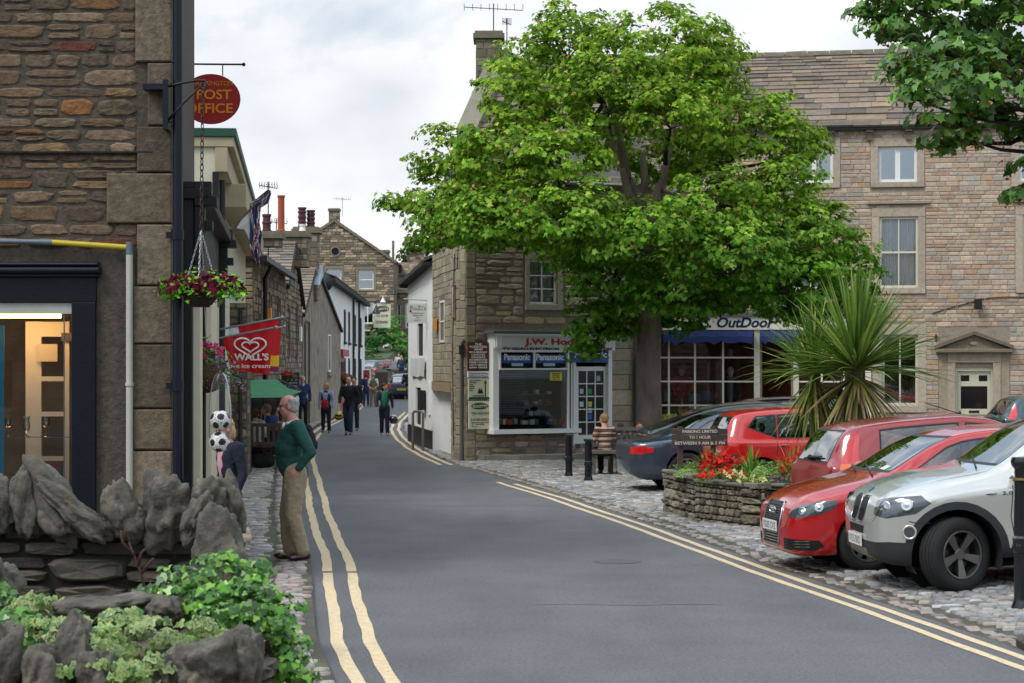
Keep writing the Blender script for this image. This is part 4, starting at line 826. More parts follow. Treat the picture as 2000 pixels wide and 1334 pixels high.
 q = MB(); q.fbox(F, a-.3, 0.05, -2.6, b2+.4, d+.3, -2.55); q.fbox(F, a-.3, 0.05, -2.55, a-.28, d+.3, -.3); q.fbox(F, a-.3, .05, -2.5, b2+.3, .15, -.35); q.build('shop_interior', mat('shop_wall_warm', '#6b3a25', .9, var=.5, vscale=1.3), root)
 rnd = random.Random(4)
 def mannequin(px, top, bot, cl, hat=None):
  u = hit(F, px); zt_, zb_ = zat(F, px, top), zat(F, px, bot); h = zt_-zb_; q = MB()
  q.lathe([(.13, 0), (.15, h*.3), (.13, h*.55), (.20, h*.85), (.16, h*.97), (.05, h)], F(u, zb_, -.7), 12); q.tube([F(u-.2, zb_+h*.9, -.7), F(u-.25, zb_+h*.5, -.65), F(u-.2, zb_+h*.2, -.55)], [.065, .055, .045]); q.tube([F(u+.2, zb_+h*.9, -.7), F(u+.25, zb_+h*.5, -.65), F(u+.2, zb_+h*.2, -.55)], [.065, .055, .045])
  o = q.build('display_jacket', mat('cloth_'+cl[1:], cl, .9), None, auto=True); 
  q = MB(); q.ball(F(u, zt_+.14, -.7), (.09, .1, .12)); q.tube([F(u, zt_+.05, -.7), F(u, zt_-.05, -.7)], .05); q.tube([F(u, zb_, -.7), F(u, .3, -.7)], .03); q.build('mannequin_stand', mat('pale_form', '#b8a99a', .6), o, world=True, smooth=True)
  if hat: q = MB(); q.lathe([(.19, 0), (.1, .02), (.09, .1), (.0, .12)], F(u, zt_+.2, -.7), 14); q.build('hat', mat('straw', '#8f8058', .9), o, smooth=True)
  return o
 tag(mannequin(1326, 734, 778, '#a3142c', True), 'red jacket and straw hat on a form in the outdoor shop window', 'mannequin')
 tag(mannequin(1422, 735, 790, '#2c3346'), 'dark blue jacket on a form in the outdoor shop window', 'mannequin')
 for k, (px, p0, p1, w_, cl) in enumerate(((1352, 770, 785, 22, '#2a6f9e'), (1380, 765, 785, 24, '#21506f'), (1395, 766, 778, 7, '#c01f30'), (1352, 790, 815, 20, '#a8c5c9'), (1298, 762, 785, 12, '#2c8a63'), (1440, 800, 820, 24, '#8a7a5a'), (1323, 790, 815, 5, '#c08a3a'), (1460, 735, 800, 14, '#6b3023'), (1400, 800, 815, 18, '#7f3a24'))):
  u = hit(F, px); q = MB(); wv = (hit(F, px+w_/2)-u); q.fbox(F, u-wv, zat(F, px, p1), -.55, u+wv, zat(F, px, p0), -.5); q.build('display_card', mat('card_'+cl[1:], cl, .7), root)
 for k, (x0, x1) in enumerate(((1300, 1472), (1486, 1560))):
  q = MB(); ua, ub = hit(F, x0), hit(F, x1); n = 14; zt_ = d+.08
  vs = []
  for i in range(n+1):
   u = ua+(ub-ua)*i/n; sag = .02*math.sin(i*2.2)
   vs += [F(u, zt_, .08), F(u, zt_-.16+sag, .38), F(u, zt_-.34+sag*2+.03*(i % 2), .40)]
  q.add(vs, [(i*3+j, i*3+3+j, i*3+4+j, i*3+1+j) for i in range(n) for j in range(2)])
  for u in (ua, ub): q.add([F(u, zt_, .08), F(u, zt_-.16, .38), F(u, zt_-.34, .40), F(u, zt_-.55, .1)], [(0, 1, 2, 3)])
  o = q.build('awning', mat('navy_canvas', '#16275e', .8), root)
 q = MB(); p = F(hit(F, 1909), zat(F, 1909, 592), .1); q.box(p.x-.09, p.y-.14, p.z-.16, p.x+.09, p.y, p.z+.1); o = q.build('wall_lamp', m_blk, root, bevel=.01)
 q = MB(); pts = [F(hit(F, x), zat(F, x, y), .03) for x, y in ((1820, 612), (1860, 600), (1905, 588), (1930, 582), (1960, 580), (2060, 580))]; q.tube(pts, .012, 5); q.build('wire', m_blk, root)
 q = MB(); p = F(hit(F, 1828), zat(F, 1828, 660), .03); q.box(p.x-.05, p.y-.02, p.z-.02, p.x+.05, p.y, p.z+.02); q.box(p.x-.015, p.y-.02, p.z-.1, p.x+.015, p.y, p.z+.1); q.build('wall_tie', m_blk, root)
 # --- A: electrical shop
 F = frame((-1.05, 48.4), (3.35, 50.9)); L_ = F.L; A_ = thing('corner_stone_building', 'rough stone corner building with white electrical shopfront and rounded corner', 'building', (1, 50, 0))
 U = lambda x: hit(F, x); Z = lambda x, y: zat(F, x, y); mb = MB(); wl, wr = U(957), U(1116); dl, dr = U(1122), U(1187); HT = 6.4
 win_up = (U(1034), U(1090), Z(1060, 594), Z(1060, 508)); holes = [(wl+.1, U(1188), Z(1000, 838), 2.84), (dl, dr, .13, 2.6), win_up]
 backing(mb, F, 0, L_, -.1, HT, holes, .3, col=hx('#857b6a'))
 hs = [(wl-.12, U(1192), Z(1000, 846), Z(1000, 640)), (dl-.1, dr+.06, 0, 2.9), (win_up[0]-.16, win_up[1]+.16, win_up[2]-.14, win_up[3]+.3)]
 stones(mb, F, .25, U(1190), -.1, HT, hs, ['#9a8e7a', '#8f8370', '#a3977f', '#857a68', '#aba08c', '#958a76', '#b09c7a', '#8b8274'], hr=(.13, .26), lr=(.25, .75), gap=.008, dep=(.012, .04), fine=True, seed=80, contrast=.12)
 rnd = random.Random(8); z_ = 0
 while z_ < HT:   # big dressed blocks at the right end
  h = rnd.uniform(.26, .42); u = U(1191)
  while u < L_-.02:
   l = rnd.uniform(.45, .95); e = min(u+l, L_); k = rnd.uniform(.85, 1.12); c = tuple(v*k for v in hx(rnd.choice(['#a1947f', '#a89680', '#998d7c', '#ab9984', '#918a7c']))); mb.fbox(F, u+.006, z_+.006, -.1, e-.006, z_+h-.008, .035, ch=.01, col=c); u = e
  z_ += h
 a, b, c, d = win_up; surround(mb, F, a, b, c, d, w=.12, col=hx('#a39a86'))
 S = frame((-2.03, 54.6), (-1.55, 51.3)); C0 = Vector((-1.05, 48.4)); cor = []
 SA, SB = Vector((-2.03, 54.6)), Vector((-1.42, 50.2))
 pts = [SA, SB, Vector((-1.36, 49.5)), Vector((-1.28, 48.95)), Vector((-1.18, 48.6)), Vector((-1.05, 48.4)), Vector((F(.25, 0).x, F(.25, 0).y))]
 for i in range(len(pts)-1):
  f = frame(tuple(pts[i]), tuple(pts[i+1])); lo = 1.78 if i == 0 else -.1
  mb.add([f(0, lo), f(f.L, lo), f(f.L, HT), f(0, HT)], [(0, 1, 2, 3)], col=hx('#6a604f'))
  if i == 0:
   wn = (f.L*.42, f.L*.66, zat(f, 862, 669), zat(f, 862, 588)); stones(mb, f, 0, f.L, lo, HT, [wn], ['#8c8270', '#93886f', '#857b69', '#999079'], hr=(.12, .26), lr=(.2, .6), gap=.004, dep=(.006, .016), seed=83, contrast=.10)
   mb.fbox(f, 0, 1.55, -.3, f.L, 1.775, .03, col=hx('#8c775c')); FS = f; WN = wn
  else: stones(mb, f, 0, f.L, lo, HT, [], ['#8c8270', '#93886f', '#80776a', '#999079'], hr=(.14, .3), lr=(.25, .5), gap=.004, dep=(.01, .025), seed=83+i, contrast=.08)
 E = frame((3.35, 50.9), (3.5, 57.2)); mb.add([E(0, 0), E(E.L, 0), E(E.L, HT), E(0, HT)], [(0, 1, 2, 3)], col=hx('#6d6353')); stones(mb, E, 0, E.L, 0, HT, [], GEO, seed=90)
 mb.build('wall', m_stone, A_, col=True)
 mb = MB(); f = frame((-1.83, 54.6), (-1.22, 50.2)); mb.add([f(0, 0), f(f.L, 0), f(f.L, 1.8), f(0, 1.8)], [(0, 1, 2, 3)]); mb.add([f(f.L, 0), FS(FS.L, 0), FS(FS.L, 1.8), f(f.L, 1.8)], [(0, 1, 2, 3)]); mb.add([(-2.03, 54.6, 0), (-1.83, 54.6, 0), (-1.83, 54.6, 1.8), (-2.03, 54.6, 1.8)], [(0, 1, 2, 3)]); mb.build('lower_wall', m_white, A_)
 r = MB(); slates(r, F(-.3, HT, .3), F(L_+.2, HT, .3), Vector((3.6, 56.9, HT+1.9)), Vector((-1.2, 57.2, HT+1.9)), seed=92); r.add([F(-.3, HT-.02, .3), Vector((-1.2, 57.2, HT+1.88)), Vector((-2.1, 55, HT-.02))], [(0, 1, 2)], col=(.06, .055, .05)); r.build('roof', m_tile, A_, col=True)
 a, b, c, d = WN; window(A_, FS, a, b, c, d, dep=-.02, fw=.05, nx=1, nz=2, dark=True)
 q = MB(); fb = frame((-1.33, 49.3), (-1.24, 48.85)); q.fbox(fb, .02, PZ(622, 49), .02, .40, PZ(557, 49), .07); w_ = q.build('window', mat('brown_frame', '#6b4630', .7), A_); q = MB(); q.fbox(fb, .2, PZ(620, 49), .071, .37, PZ(560, 49), .08); q.build('blind', m_wpaint, w_)
 q = MB(); p = FS(FS.L*.30, zat(FS, 850, 636), .04); q.box(p.x-.06, p.y-.2, p.z-.14, p.x+.02, p.y+.2, p.z+.16); q.build('alarm_box', m_orange, A_)
 a, b, c, d = win_up; window(A_, F, a, b, c, d, dep=.08, fw=.05, nx=2, nz=3, bar=.025, curtain=((0, .45), (.5, 1)), gl=glass('thin_glass', (1, 1, 1), .03))
 xq = PX(902, 48.6); downpipe(A_, [(xq, 48.45, 0), (xq, 48.45, PZ(672, 48.5)), (xq+.06, 48.4, PZ(664, 48.5))], .045, mat('grey_pipe', '#5d5e5c', .5)); 
 q = MB(); q.box(xq-.06, 48.35, PZ(690, 48.5), xq+.06, 48.5, PZ(675, 48.5)); q.build('pipe_hopper', m_blk, A_)
 downpipe(A_, [F(U(1237), 0, .1), F(U(1237), 6.3, .1)], .05, mat('slate_pipe', '#3c4048', .5), brackets=())
 q = MB()
 for pts in (((845, 545), (862, 535), (893, 525), (895, 480)), ((905, 610), (930, 600), (960, 612), (985, 620)), ((888, 495), (886, 560), (884, 700), (886, 870)), ((1105, 500), (1085, 585), (1060, 600))):
  q.tube([P(x, y, 48.2 if x < 900 else 48.9+.6*(x-900)/100) for x, y in pts], .012, 5)
 q.build('cable', mat('dark_cable', '#3a332b', .8), A_)
 q = MB(); zt = 2.86; d1 = .32; zs = Z(1000, 838)
 q.fbox(F, wl-.07, zs-.1, -.05, wl+.08, 2.86, .28); q.fbox(F, U(1096), zs, -.0, U(1096)+.045, Z(1096, 686), d1-.02); q.fbox(F, U(1113), zs, -.1, U(1120), Z(1096, 686), .05)
 q.fbox(F, wl-.1, zs-.1, -.05, U(1120), zs, d1+.04)
 ztr = Z(1000, 719); zt1 = Z(1000, 688)
 q.fbox(F, wl+.08, ztr-.035, .2, U(1096), ztr+.0, d1); q.fbox(F, wl+.08, zt1, .2, U(1118), zt1+.05, d1+.0)
 q.fbox(F, U(1030), ztr, .25, U(1030)+.035, zt1, d1-.01); q.fbox(F, wl+.08, ztr, .22, wl+.12, zt1, d1-.012)
 q.fbox(F, wl+.0, zt1+.051, .0, U(1190), zt, d1-.06)
 q.fbox(F, wl-.06, zt-.28, .0, wl+.13, zt, d1+.02); 
 for k in range(2): q.fbox(F, wl-.03+k*.08, zt-.24, d1+.02, wl+.02+k*.08, zt-.03, d1+.05)
 q.fbox(F, U(1185), .13, -.05, U(1192), zt1+.05, .08); q.fbox(F, U(1117), .13, -.06, dl, zt1, .07)
 q.fbox(F, wl-.1, zt+.001, 0, U(1200), zt+.05, d1+.08)
 fr = q.build('shopfront_frame', m_wpaint, A_)
 q = MB(); q.fbox(F, wl-.17, zt+.052, 0, U(1200), zt+.13, d1+.14, ch=.02); q.build('shop_cornice', mat('slate_grey', '#5a5d60', .7), A_)
 q = MB(); q.fbox(F, wl+.15, zt1+.10, d1-.059, U(1188), zt-.03, d1-.035); sb = q.build('name_board', mat('board_white', '#cfd0ca', .6), A_)
 mr = mat('red_lettering', '#a01420', .5); text('J.W. Hodkinson', F, U(1093), Z(1060, 673), d1-.03, .19, mr, sb, width=U(1172)-U(1016), bold=.008); mk = mat('black_lettering', '#17181b', .5)
 text('TV·VIDEO·ELECTRICAL  TEL·GRASSINGTON', F, U(1078), Z(1060, 684), d1-.03, .085, mk, sb, width=U(1184)-U(973), bold=.002)
 mbl = mat('sign_blue', '#0d4ea6', .4); mw = mat('white_lettering', '#e8e8e4', .5)
 for k, (x0, x1) in enumerate(((972, 1028), (1034, 1094), (1114, 1184))):
  q = MB(); dd = d1-.06 if k < 2 else .12; yt, yb = (693, 709) if k < 2 else (686, 708); q.fbox(F, U(x0), Z(x0, yb), dd-.1, U(x1), Z(x0, yt), dd-.03); s_ = q.build('brand_panel', mbl, A_)
  text('Panasonic', F, (U(x0)+U(x1))/2, Z(x0, yb)+(.07 if k < 2 else .12), dd-.027, .2, mw, s_, width=(U(x1)-U(x0))*.9, bold=.006)
  if k < 2:
   q = MB(); q.fbox(F, U(x0), Z(x0, 716), dd-.1, U(x1), Z(x0, 709)-.004, dd-.04); q.build('dark_strip', m_dark, s_)
   q = MB(); q.fbox(F, U(x0+18), Z(x0, 715), dd-.05, U(x0+40), Z(x0, 709)-.004, dd-.03); t_ = q.build('paper_slip', mat('pale_blue_card', '#a7c3cf', .6), s_)
 q = MB(); q.fbox(F, wl+.12, zs, d1-.07, U(1096), ztr-.035, d1-.065); q.hexa([F(U(1096)+.045, zs, d1-.1), F(U(1113), zs, .05), F(U(1113), zs, .045), F(U(1096)+.045, zs, d1-.105)], [F(U(1096)+.045, zt1, d1-.1), F(U(1113), zt1, .05), F(U(1113), zt1, .045), F(U(1096)+.045, zt1, d1-.105)]); q.build('shop_pane', m_shopglass, fr)
 q = MB(); q.fbox(F, wl, zs-.1, -1.0, dr+.2, zt, -.95); q.fbox(F, wl, zs-.12, -.95, U(1118), zs-.1, .25); q.build('shop_interior', mat('dark_shop', '#1b1a1c', .9), A_)
 q = MB()   # roller grille bars
 for k in range(22): z_ = zs+.1+k*.055; q.fbox(F, U(975), z_, -.25, U(1035), z_+.012, -.24)
 q.build('shutter_slats', mat('grey_slat', '#4a4b50', .5), A_)
 rnd = random.Random(17)
 for k in range(44):   # stock: boxes, price cards
  px = rnd.uniform(980, 1090); py = rnd.choice([829, 829, 829, 812, 790, 790, 770]) if px > 1030 else 829
  wv = rnd.uniform(.06, .15); u = U(px); z_ = Z(px, py); dd = rnd.uniform(-.3, .1) if py == 829 else -.45; cl = rnd.choice(['#c9431e', '#b7c0c2', '#33506e', '#8a8f93', '#d9d4c6', '#1e2226', '#74302a', '#5d7a8a'])
  q = MB(); q.fbox(F, u, z_, dd-.12, u+wv, z_+rnd.uniform(.05, .14), dd); q.build('stock_box', mat('stock_'+cl[1:], cl, .5), A_)
 q = MB()
 for py in (812, 790, 770): q.fbox(F, U(1035), Z(1060, py)-.02, -.6, U(1092), Z(1060, py)-.005, -.38)
 q.build('shelf', mat('shelf_grey', '#5d6064', .5), A_)
 q = MB(); q.fbox(F, U(1063), Z(1070, 743), d1-.06, U(1086), Z(1070, 727), d1-.055); t_ = q.build('yellow_notice', mat('yellow_card', '#e3d43a', .6), A_)
 for k in range(4): text(['SALE NOW ON', 'HALF PRICE', 'BATTERIES', 'CALL IN'][k], F, U(1074.5), Z(1070, 730.5+k*3.6), d1-.053, .04, mk, t_, width=.2)
 q = MB(); z_b = Z(1150, 866); z_t = Z(1150, 716); q.fbox(F, dl, z_b, -.06, dl+.11, z_t, .0); q.fbox(F, dr-.11, z_b, -.06, dr, z_t, 0); q.fbox(F, dl+.11, z_b, -.06, dr-.11, z_b+.2, -.001); q.fbox(F, dl+.11, z_t-.1, -.06, dr-.11, z_t, -.001)
 a, b, c, d = dl+.11, dr-.11, z_b+.2, z_t-.1
 for i in (1, 2): u = a+(b-a)*i/3; q.fbox(F, u-.012, c, -.055, u+.012, d, -.004)
 for i in range(1, 5): z_ = c+(d-c)*i/5; q.fbox(F, a, z_-.012, -.054, b, z_+.012, -.005)
 do = q.build('shop_door', m_wpaint, A_); q = MB(); q.fbox(F, a, c, -.04, b, d, -.03); q.build('pane', mat('dark_glass', '#14171a', .08), do)
 for i, j, cl in ((1, 3, '#2f8f5d'), (1, 2, '#d6c84a'), (0, 2, '#cfd3d0'), (1, 1, '#2b64b5'), (0, 3, '#b9c3c6'), (2, 4, '#b0a8b0'), (1, 1.5, '#9fb6bf')):
  u = a+(b-a)*(i+.22)/3; z_ = c+(d-c)*(j+.2)/5; q = MB(); q.fbox(F, u, z_, -.029, u+.1, z_+.12, -.026); q.build('door_sticker', mat('sticker_'+cl[1:], cl, .6), do)
 q = MB(); q.fbox(F, dl-.02, .13, -.05, dr+.02, z_b-.003, .3); q.fbox(F, dl-.15, .1, .3, dr+.3, .26, .6); q.build('door_step', m_kerb, A_)
 def board(name, lab, cat, x0, x1, y0, y1, m, grp=None): 
  q = MB(); ua, ub = U(x0), U(x1); zb_, zt_ = Z(x0, y1), Z(x0, y0); q.fbox(F, ua, zb_, .06, ub, zt_, .10); o = q.build(name, m); tag(o, lab, cat, grp); 
  return o, (ua+ub)/2, ub-ua, zb_, zt_
 o, u, w_, zb_, zt_ = board('inn_sign_board', 'maroon inn board with white lettering, top of the boards beside the white shopfront', 'sign', 910, 950, 668, 723, mat('maroon_board', '#54211c', .6))
 for k, s_ in enumerate(['THE', 'FORESTERS', 'ARMS', 'BED & BREAKFAST', 'LUNCHES', 'DINNERS', 'ACCOMMODATION', 'FAMILY ROOM', 'HOT MEALS', 'SUNNY TERRACE']): text(s_, F, u, zt_-.075-k*.058, .102, .055 if k > 2 else .07, mw, o, width=min(w_*.86, .07*len(s_)*.62+.05), bold=.001)
 o, u, w_, zb_, zt_ = board('paper_notice', 'narrow white notice strip below the maroon inn board', 'notice', 910, 951, 725, 737, m_wpaint); text('Good Home Cooking', F, u, zb_+.075, .102, .05, mat('purple_ink', '#4a2f5e', .6), o, width=w_*.9); text('Sandwiches and Takeaway', F, u, zb_+.02, .102, .04, mat('purple_ink', '#4a2f5e', .6), o, width=w_*.9)
 mcb = mat('cream_board', '#d2cfb2', .6, var=.05); mgr = mat('sign_green', '#12432e', .5)
 o, u, w_, zb_, zt_ = board('climbing_shop_sign', 'cream board with green arrow and black peaks, third of the boards beside the shopfront', 'sign', 911, 952, 739, 780, mcb)
 for k, s_ in enumerate(['Outside Equipment', 'Specialists', 'Boots', 'Rucksacks', 'Clothing', 'Maps']): text(s_, F, u-w_*.46, zt_-.055-k*.045, .102, .035, mk, o, align='LEFT', width=[.3, .18, .09, .13, .12, .09][k])
 q = MB(); q.prism([(u-.04, zb_+.13), (u+.0, zb_+.27), (u+.03, zb_+.2), (u+.06, zb_+.26), (u+.11, zb_+.13)], F, .101, .104); q.build('mountain_mark', mk, o)
 text('THE MOUNTAINEER', F, u-.02, zb_+.065, .102, .04, mk, o, width=.3); q = MB(); q.fbox(F, u-w_*.48, zb_+.005, .101, u+w_*.48, zb_+.05, .104); q.prism([(u+.15, zb_+.05), (u+.18, zb_+.05), (u+.18, zt_-.12), (u+.205, zt_-.12), (u+.165, zt_-.03), (u+.125, zt_-.12), (u+.15, zt_-.12)], F, .1005, .105); q.build('arrow_mark', mgr, o)
 o, u, w_, zb_, zt_ = board('tea_room_sign', 'cream tea room board with green oval, lowest of the boards beside the shopfront', 'sign', 912, 954, 783, 838, mcb)
 q = MB(); q.lathe([(1, -.002), (1, .002)], (0, 0, 0), 28); q.v = [tuple(F(u+v[0]*w_*.4, zt_-.12+v[1]*.075, .104+v[2])) for v in q.v]; q.build('green_oval', mgr, o)
 text("ELLIOTT'S", F, u, zt_-.15, .108, .08, mcb, o, width=w_*.66, bold=.002); text('TEA ROOM', F, u, zt_-.31, .102, .08, mk, o, width=w_*.8); text('·', F, u, zt_-.38, .102, .12, mk, o); text('LICENSED', F, u, zt_-.45, .102, .075, mk, o, width=w_*.8)
 text('Lunches and light meals', F, u, zt_-.50, .102, .03, mk, o, width=w_*.8); text('Home Baking', F, u, zt_-.54, .102, .03, mk, o, width=w_*.4)
 q = MB(); q.fbox(F, u-.19, zb_+.05, .1015, u-.06, zb_+.06, .104); q.fbox(F, u-.19, zb_+.06, .1015, u-.18, zb_+.13, .104); q.build('arrow_mark', mk, o)
 # --- white building up the street
 FW = frame((-2.98, 61.3), (-2.03, 54.6)); Wt = thing('white_cafe_building', 'white painted building with black plinth and sloping slate eaves next to the dark stone wall', 'building', (-2.5, 58, 0)); mb = MB()
 Wt['label'] = 'white painted cafe building with black plinth and sloping eaves'
 zl, zr = zat(FW, 799, 548), zat(FW, 843, 510); L_ = FW.L
 holes = [(hit(FW, 815), hit(FW, 826), zat(FW, 820, 695), zat(FW, 820, 632)), (hit(FW, 812), hit(FW, 822), .55, zat(FW, 818, 757))]
 backing(mb, FW, 0, L_, .5, min(zl, zr), holes, .25, col=(1, 1, 1)); mb.add([FW(0, zl), FW(L_, zl), FW(L_, zr)], [(0, 1, 2)]); 
 mb.add([FW(0, 0), FW(0, 0, -6), FW(0, zl, -6), FW(0, zl)], [(0, 1, 2, 3)]); mb.build('wall', m_white, Wt)
 q = MB(); q.fbox(FW, 0, 0, -.05, L_, .5, .02); q.build('plinth', m_blk, Wt)
 r = MB(); slates(r, FW(-.3, zl-.05, .25), FW(L_, zr-.02, .25), FW(L_, zr+2.0, -4), FW(-.3, zl+2.0, -4), seed=95); r.fbox(FW, -.3, zl-.2, .02, .1, zl-.05, .25, col=(.03, .03, .03)); r.hexa([FW(-.3, zl-.14, .0), FW(L_, zr-.11, .0), FW(L_, zr-.11, .27), FW(-.3, zl-.14, .27)], [FW(-.3, zl-.06, .0), FW(L_, zr-.03, .0), FW(L_, zr-.03, .27), FW(-.3, zl-.06, .27)], col=(.02, .02, .022)); r.build('roof', m_tile, Wt, col=True)
 for k, (a, b, c, d) in enumerate(holes):
  q = MB(); q.fbox(FW, a, c, -.06, b, d, -.05); q.build('pane', m_dark, Wt); q = MB(); q.fbox(FW, b-.1, c, -.045, b, d, -.01); q.build('window_frame' if k == 0 else 'door_frame', m_wpaint, Wt)
 q = MB(); ua = hit(FW, 829); q.fbox(FW, ua, 1.0, .02, ua+.5, zat(FW, 829, 762), .16); q.build('menu_case', m_blk, Wt)
 q = MB(); q.box(-2.1, 61.2, 5.2, -.3, 64, 6.7); q.build('dormer_wall', m_white, Wt)
 q = MB(); ua = hit(FW, 838); q.fbox(FW, ua, .9, .0, ua+.35, 1.75, .05); w_ = q.build('window', m_wpaint, Wt)
 chimney(Wt, (-1.6, 63), 1.0, .8, 5.5, 7.4, [(0, 0, .15, .4, m_potm, 1)], seed=97)
 hs = thing('cafe_hanging_sign', 'white square cafe sign hanging from an iron bar on the white building', 'sign', (-2.5, 55.9, 0)); YS = 55.9; q = MB(); fs = frame((PX(796, YS), YS-.1), (PX(836, YS), YS+.05)); zb_, zt_ = PZ(631, YS), PZ(593, YS)
 q.fbox(fs, 0, zb_, -.015, fs.L, zt_, .015); bd = q.build('sign_panel', mat('old_white_board', '#c9cbc6', .7, var=.08), hs)
 mg = mat('grey_lettering', '#7b7d7c', .6); text("RoZi's", fs, fs.L/2, zt_-.17, .017, .17, mg, bd, width=.42); 
 for k, s_ in enumerate(('breakfasts & lunches', 'afternoon teas', 'and', 'suppers')): text(s_, fs, fs.L/2, zt_-.26-k*.06, .017, .045, mg, bd, width=[.34, .26, .08, .2][k])
 q = MB(); q.ball(fs(.08, zt_-.2, .02), (.03, .01, .03)); q.build('red_mark', m_red, bd)
 q = MB(); q.tube([fs(-.1, zt_+.12), fs(fs.L+.35, zt_+.06)], .015); q.tube([fs(.05, zt_+.12), fs(.05, zt_)], .006); q.tube([fs(.5, zt_+.1), fs(.5, zt_)], .006); q.tube([fs(-.05, zt_+.12), fs(fs.L+.3, zt_+.75)], .008); q.build('iron_bar', mat('pale_bar', '#aab0ae', .5), hs)
 q = MB(); q.lathe([(.02, .1), (.03, .05), (.09, 0), (.09, -.03)], fs(fs.L+.15, zt_+.13), 12); q.build('lamp', m_blk, hs)
 q = MB(); fb = frame(tuple(FW(hit(FW, 806), 0, .06))[:2], tuple(FW(hit(FW, 833), 0, .06))[:2]); n = 10
 q.add([fb(fb.L*i/n, zat(fb, 805, 735)+.02*math.sin(i), .02*math.sin(i*1.3)) for i in range(n+1)]+[fb(fb.L*i/n, zat(fb, 805, 700)+.015*math.sin(i*2), .015*math.sin(i*1.7)) for i in range(n+1)], [(i, i+1, n+2+i, n+1+i) for i in range(n)])
 o = q.build('cloth_banner', mat('banner_cloth', '#c5c8c5', .8, var=.1, vscale=12)); tag(o, 'creased pale cloth banner tied to the white building below the window', 'banner')
 q = MB(); p = (-2.55, 54.9); q.tube([(p[0], p[1], 0), (p[0], p[1], .95), (p[0]+.05, p[1], 1.0), (p[0]+.25, p[1]-.5, 1.0), (p[0]+.28, p[1]-.55, .95), (p[0]+.28, p[1]-.55, 0)], .035); o = q.build('hoop_barrier', mat('worn_steel', '#6a655c', .6, metal=.3, var=.2), auto=True); tag(o, 'worn metal hoop barrier on the pavement before the white building', 'barrier')
right_buildings()
def terrace_behind():  # unseen row, added so shop glass and car paint reflect masonry
 F = frame((30, -16), (-30, -16)); t = thing('reflection_terrace', 'added two storey stone terrace behind the viewer, unseen, for glass and cars to reflect', 'building', (0, -16, 0)); mb = MB(); H = [(2+k*4.2, 3.2+k*4.2, z, z+1.5) for k in range(14) for z in (.9, 3.9)]
 backing(mb, F, 0, F.L, -.1, 6.6, H, .25, col=hx('#8d8170')); shell(mb, F, 0, F.L, -.1, 6.6, 8, col=hx('#8d8170')); stones(mb, F, 0, F.L, -.1, 6.6, H, GEO, hr=(.3, .5), lr=(.6, 1.4), seed=300); mb.build('wall', m_stone, t, col=True)
 r = MB(); slates(r, F(-.2, 6.55, .3), F(F.L, 6.55, .3), F(F.L, 9.2, -4), F(-.2, 9.2, -4), seed=301, rowh=.8, w=(1, 2)); slates(r, F(F.L, 6.55, -8.3), F(-.2, 6.55, -8.3), F(-.2, 9.2, -4), F(F.L, 9.2, -4), seed=302, rowh=.8, w=(1, 2)); r.build('roof', m_tile, t, col=True)
 for a, b, c, d in H: q = MB(); q.fbox(F, a, c, -.2, b, d, -.15); w_ = q.build('window', m_wpaint, t); q = MB(); q.fbox(F, a+.08, c+.08, -.149, b-.08, d-.08, -.14); q.build('pane', mat('dark_pane', '#22262a', .1), w_)
terrace_behind()
# ---------------------------------------------------------------- trees and plants
MAPLE = np.array([(0, 0), (.16, .02), (.42, -.06), (.36, .16), (.62, .40), (.34, .42), (.24, .60), (0, 1.0), (-.24, .60), (-.34, .42), (-.62, .40), (-.36, .16), (-.42, -.06), (-.16, .02)])
MAPLE_S = np.array([(0, 0), (.45, .0), (.33, .2), (.6, .45), (.25, .5), (0, 1.0), (-.25, .5), (-.6, .45), (-.33, .2), (-.45, .0)])
IVY = np.array([(0, 0), (.34, -.12), (.5, .2), (.24, .40), (0, .85), (-.24, .40), (-.5, .2), (-.34, -.12)])
OVAL = np.array([(0, 0), (.22, .2), (.25, .55), (0, 1.0), (-.25, .55), (-.22, .2)])
def leafmat(name, rough=.62, trans=.28, attrvar=.25, spec=.15):
 return mat(name, (1, 1, 1), rough, var=attrvar, vscale=3, attr=True, trans=trans, spec=spec)
m_leaf = leafmat('maple_foliage', trans=.38); m_bark = mat('bark', '#75675a', .95, var=.35, vscale=5, bump=1.0, bscale=14, vstretch=(1, 1, .35), stain=(hx('#5d6148'), 2.0, .58)); m_bark2 = mat('branch_bark', '#2b241d', .95, var=.2)
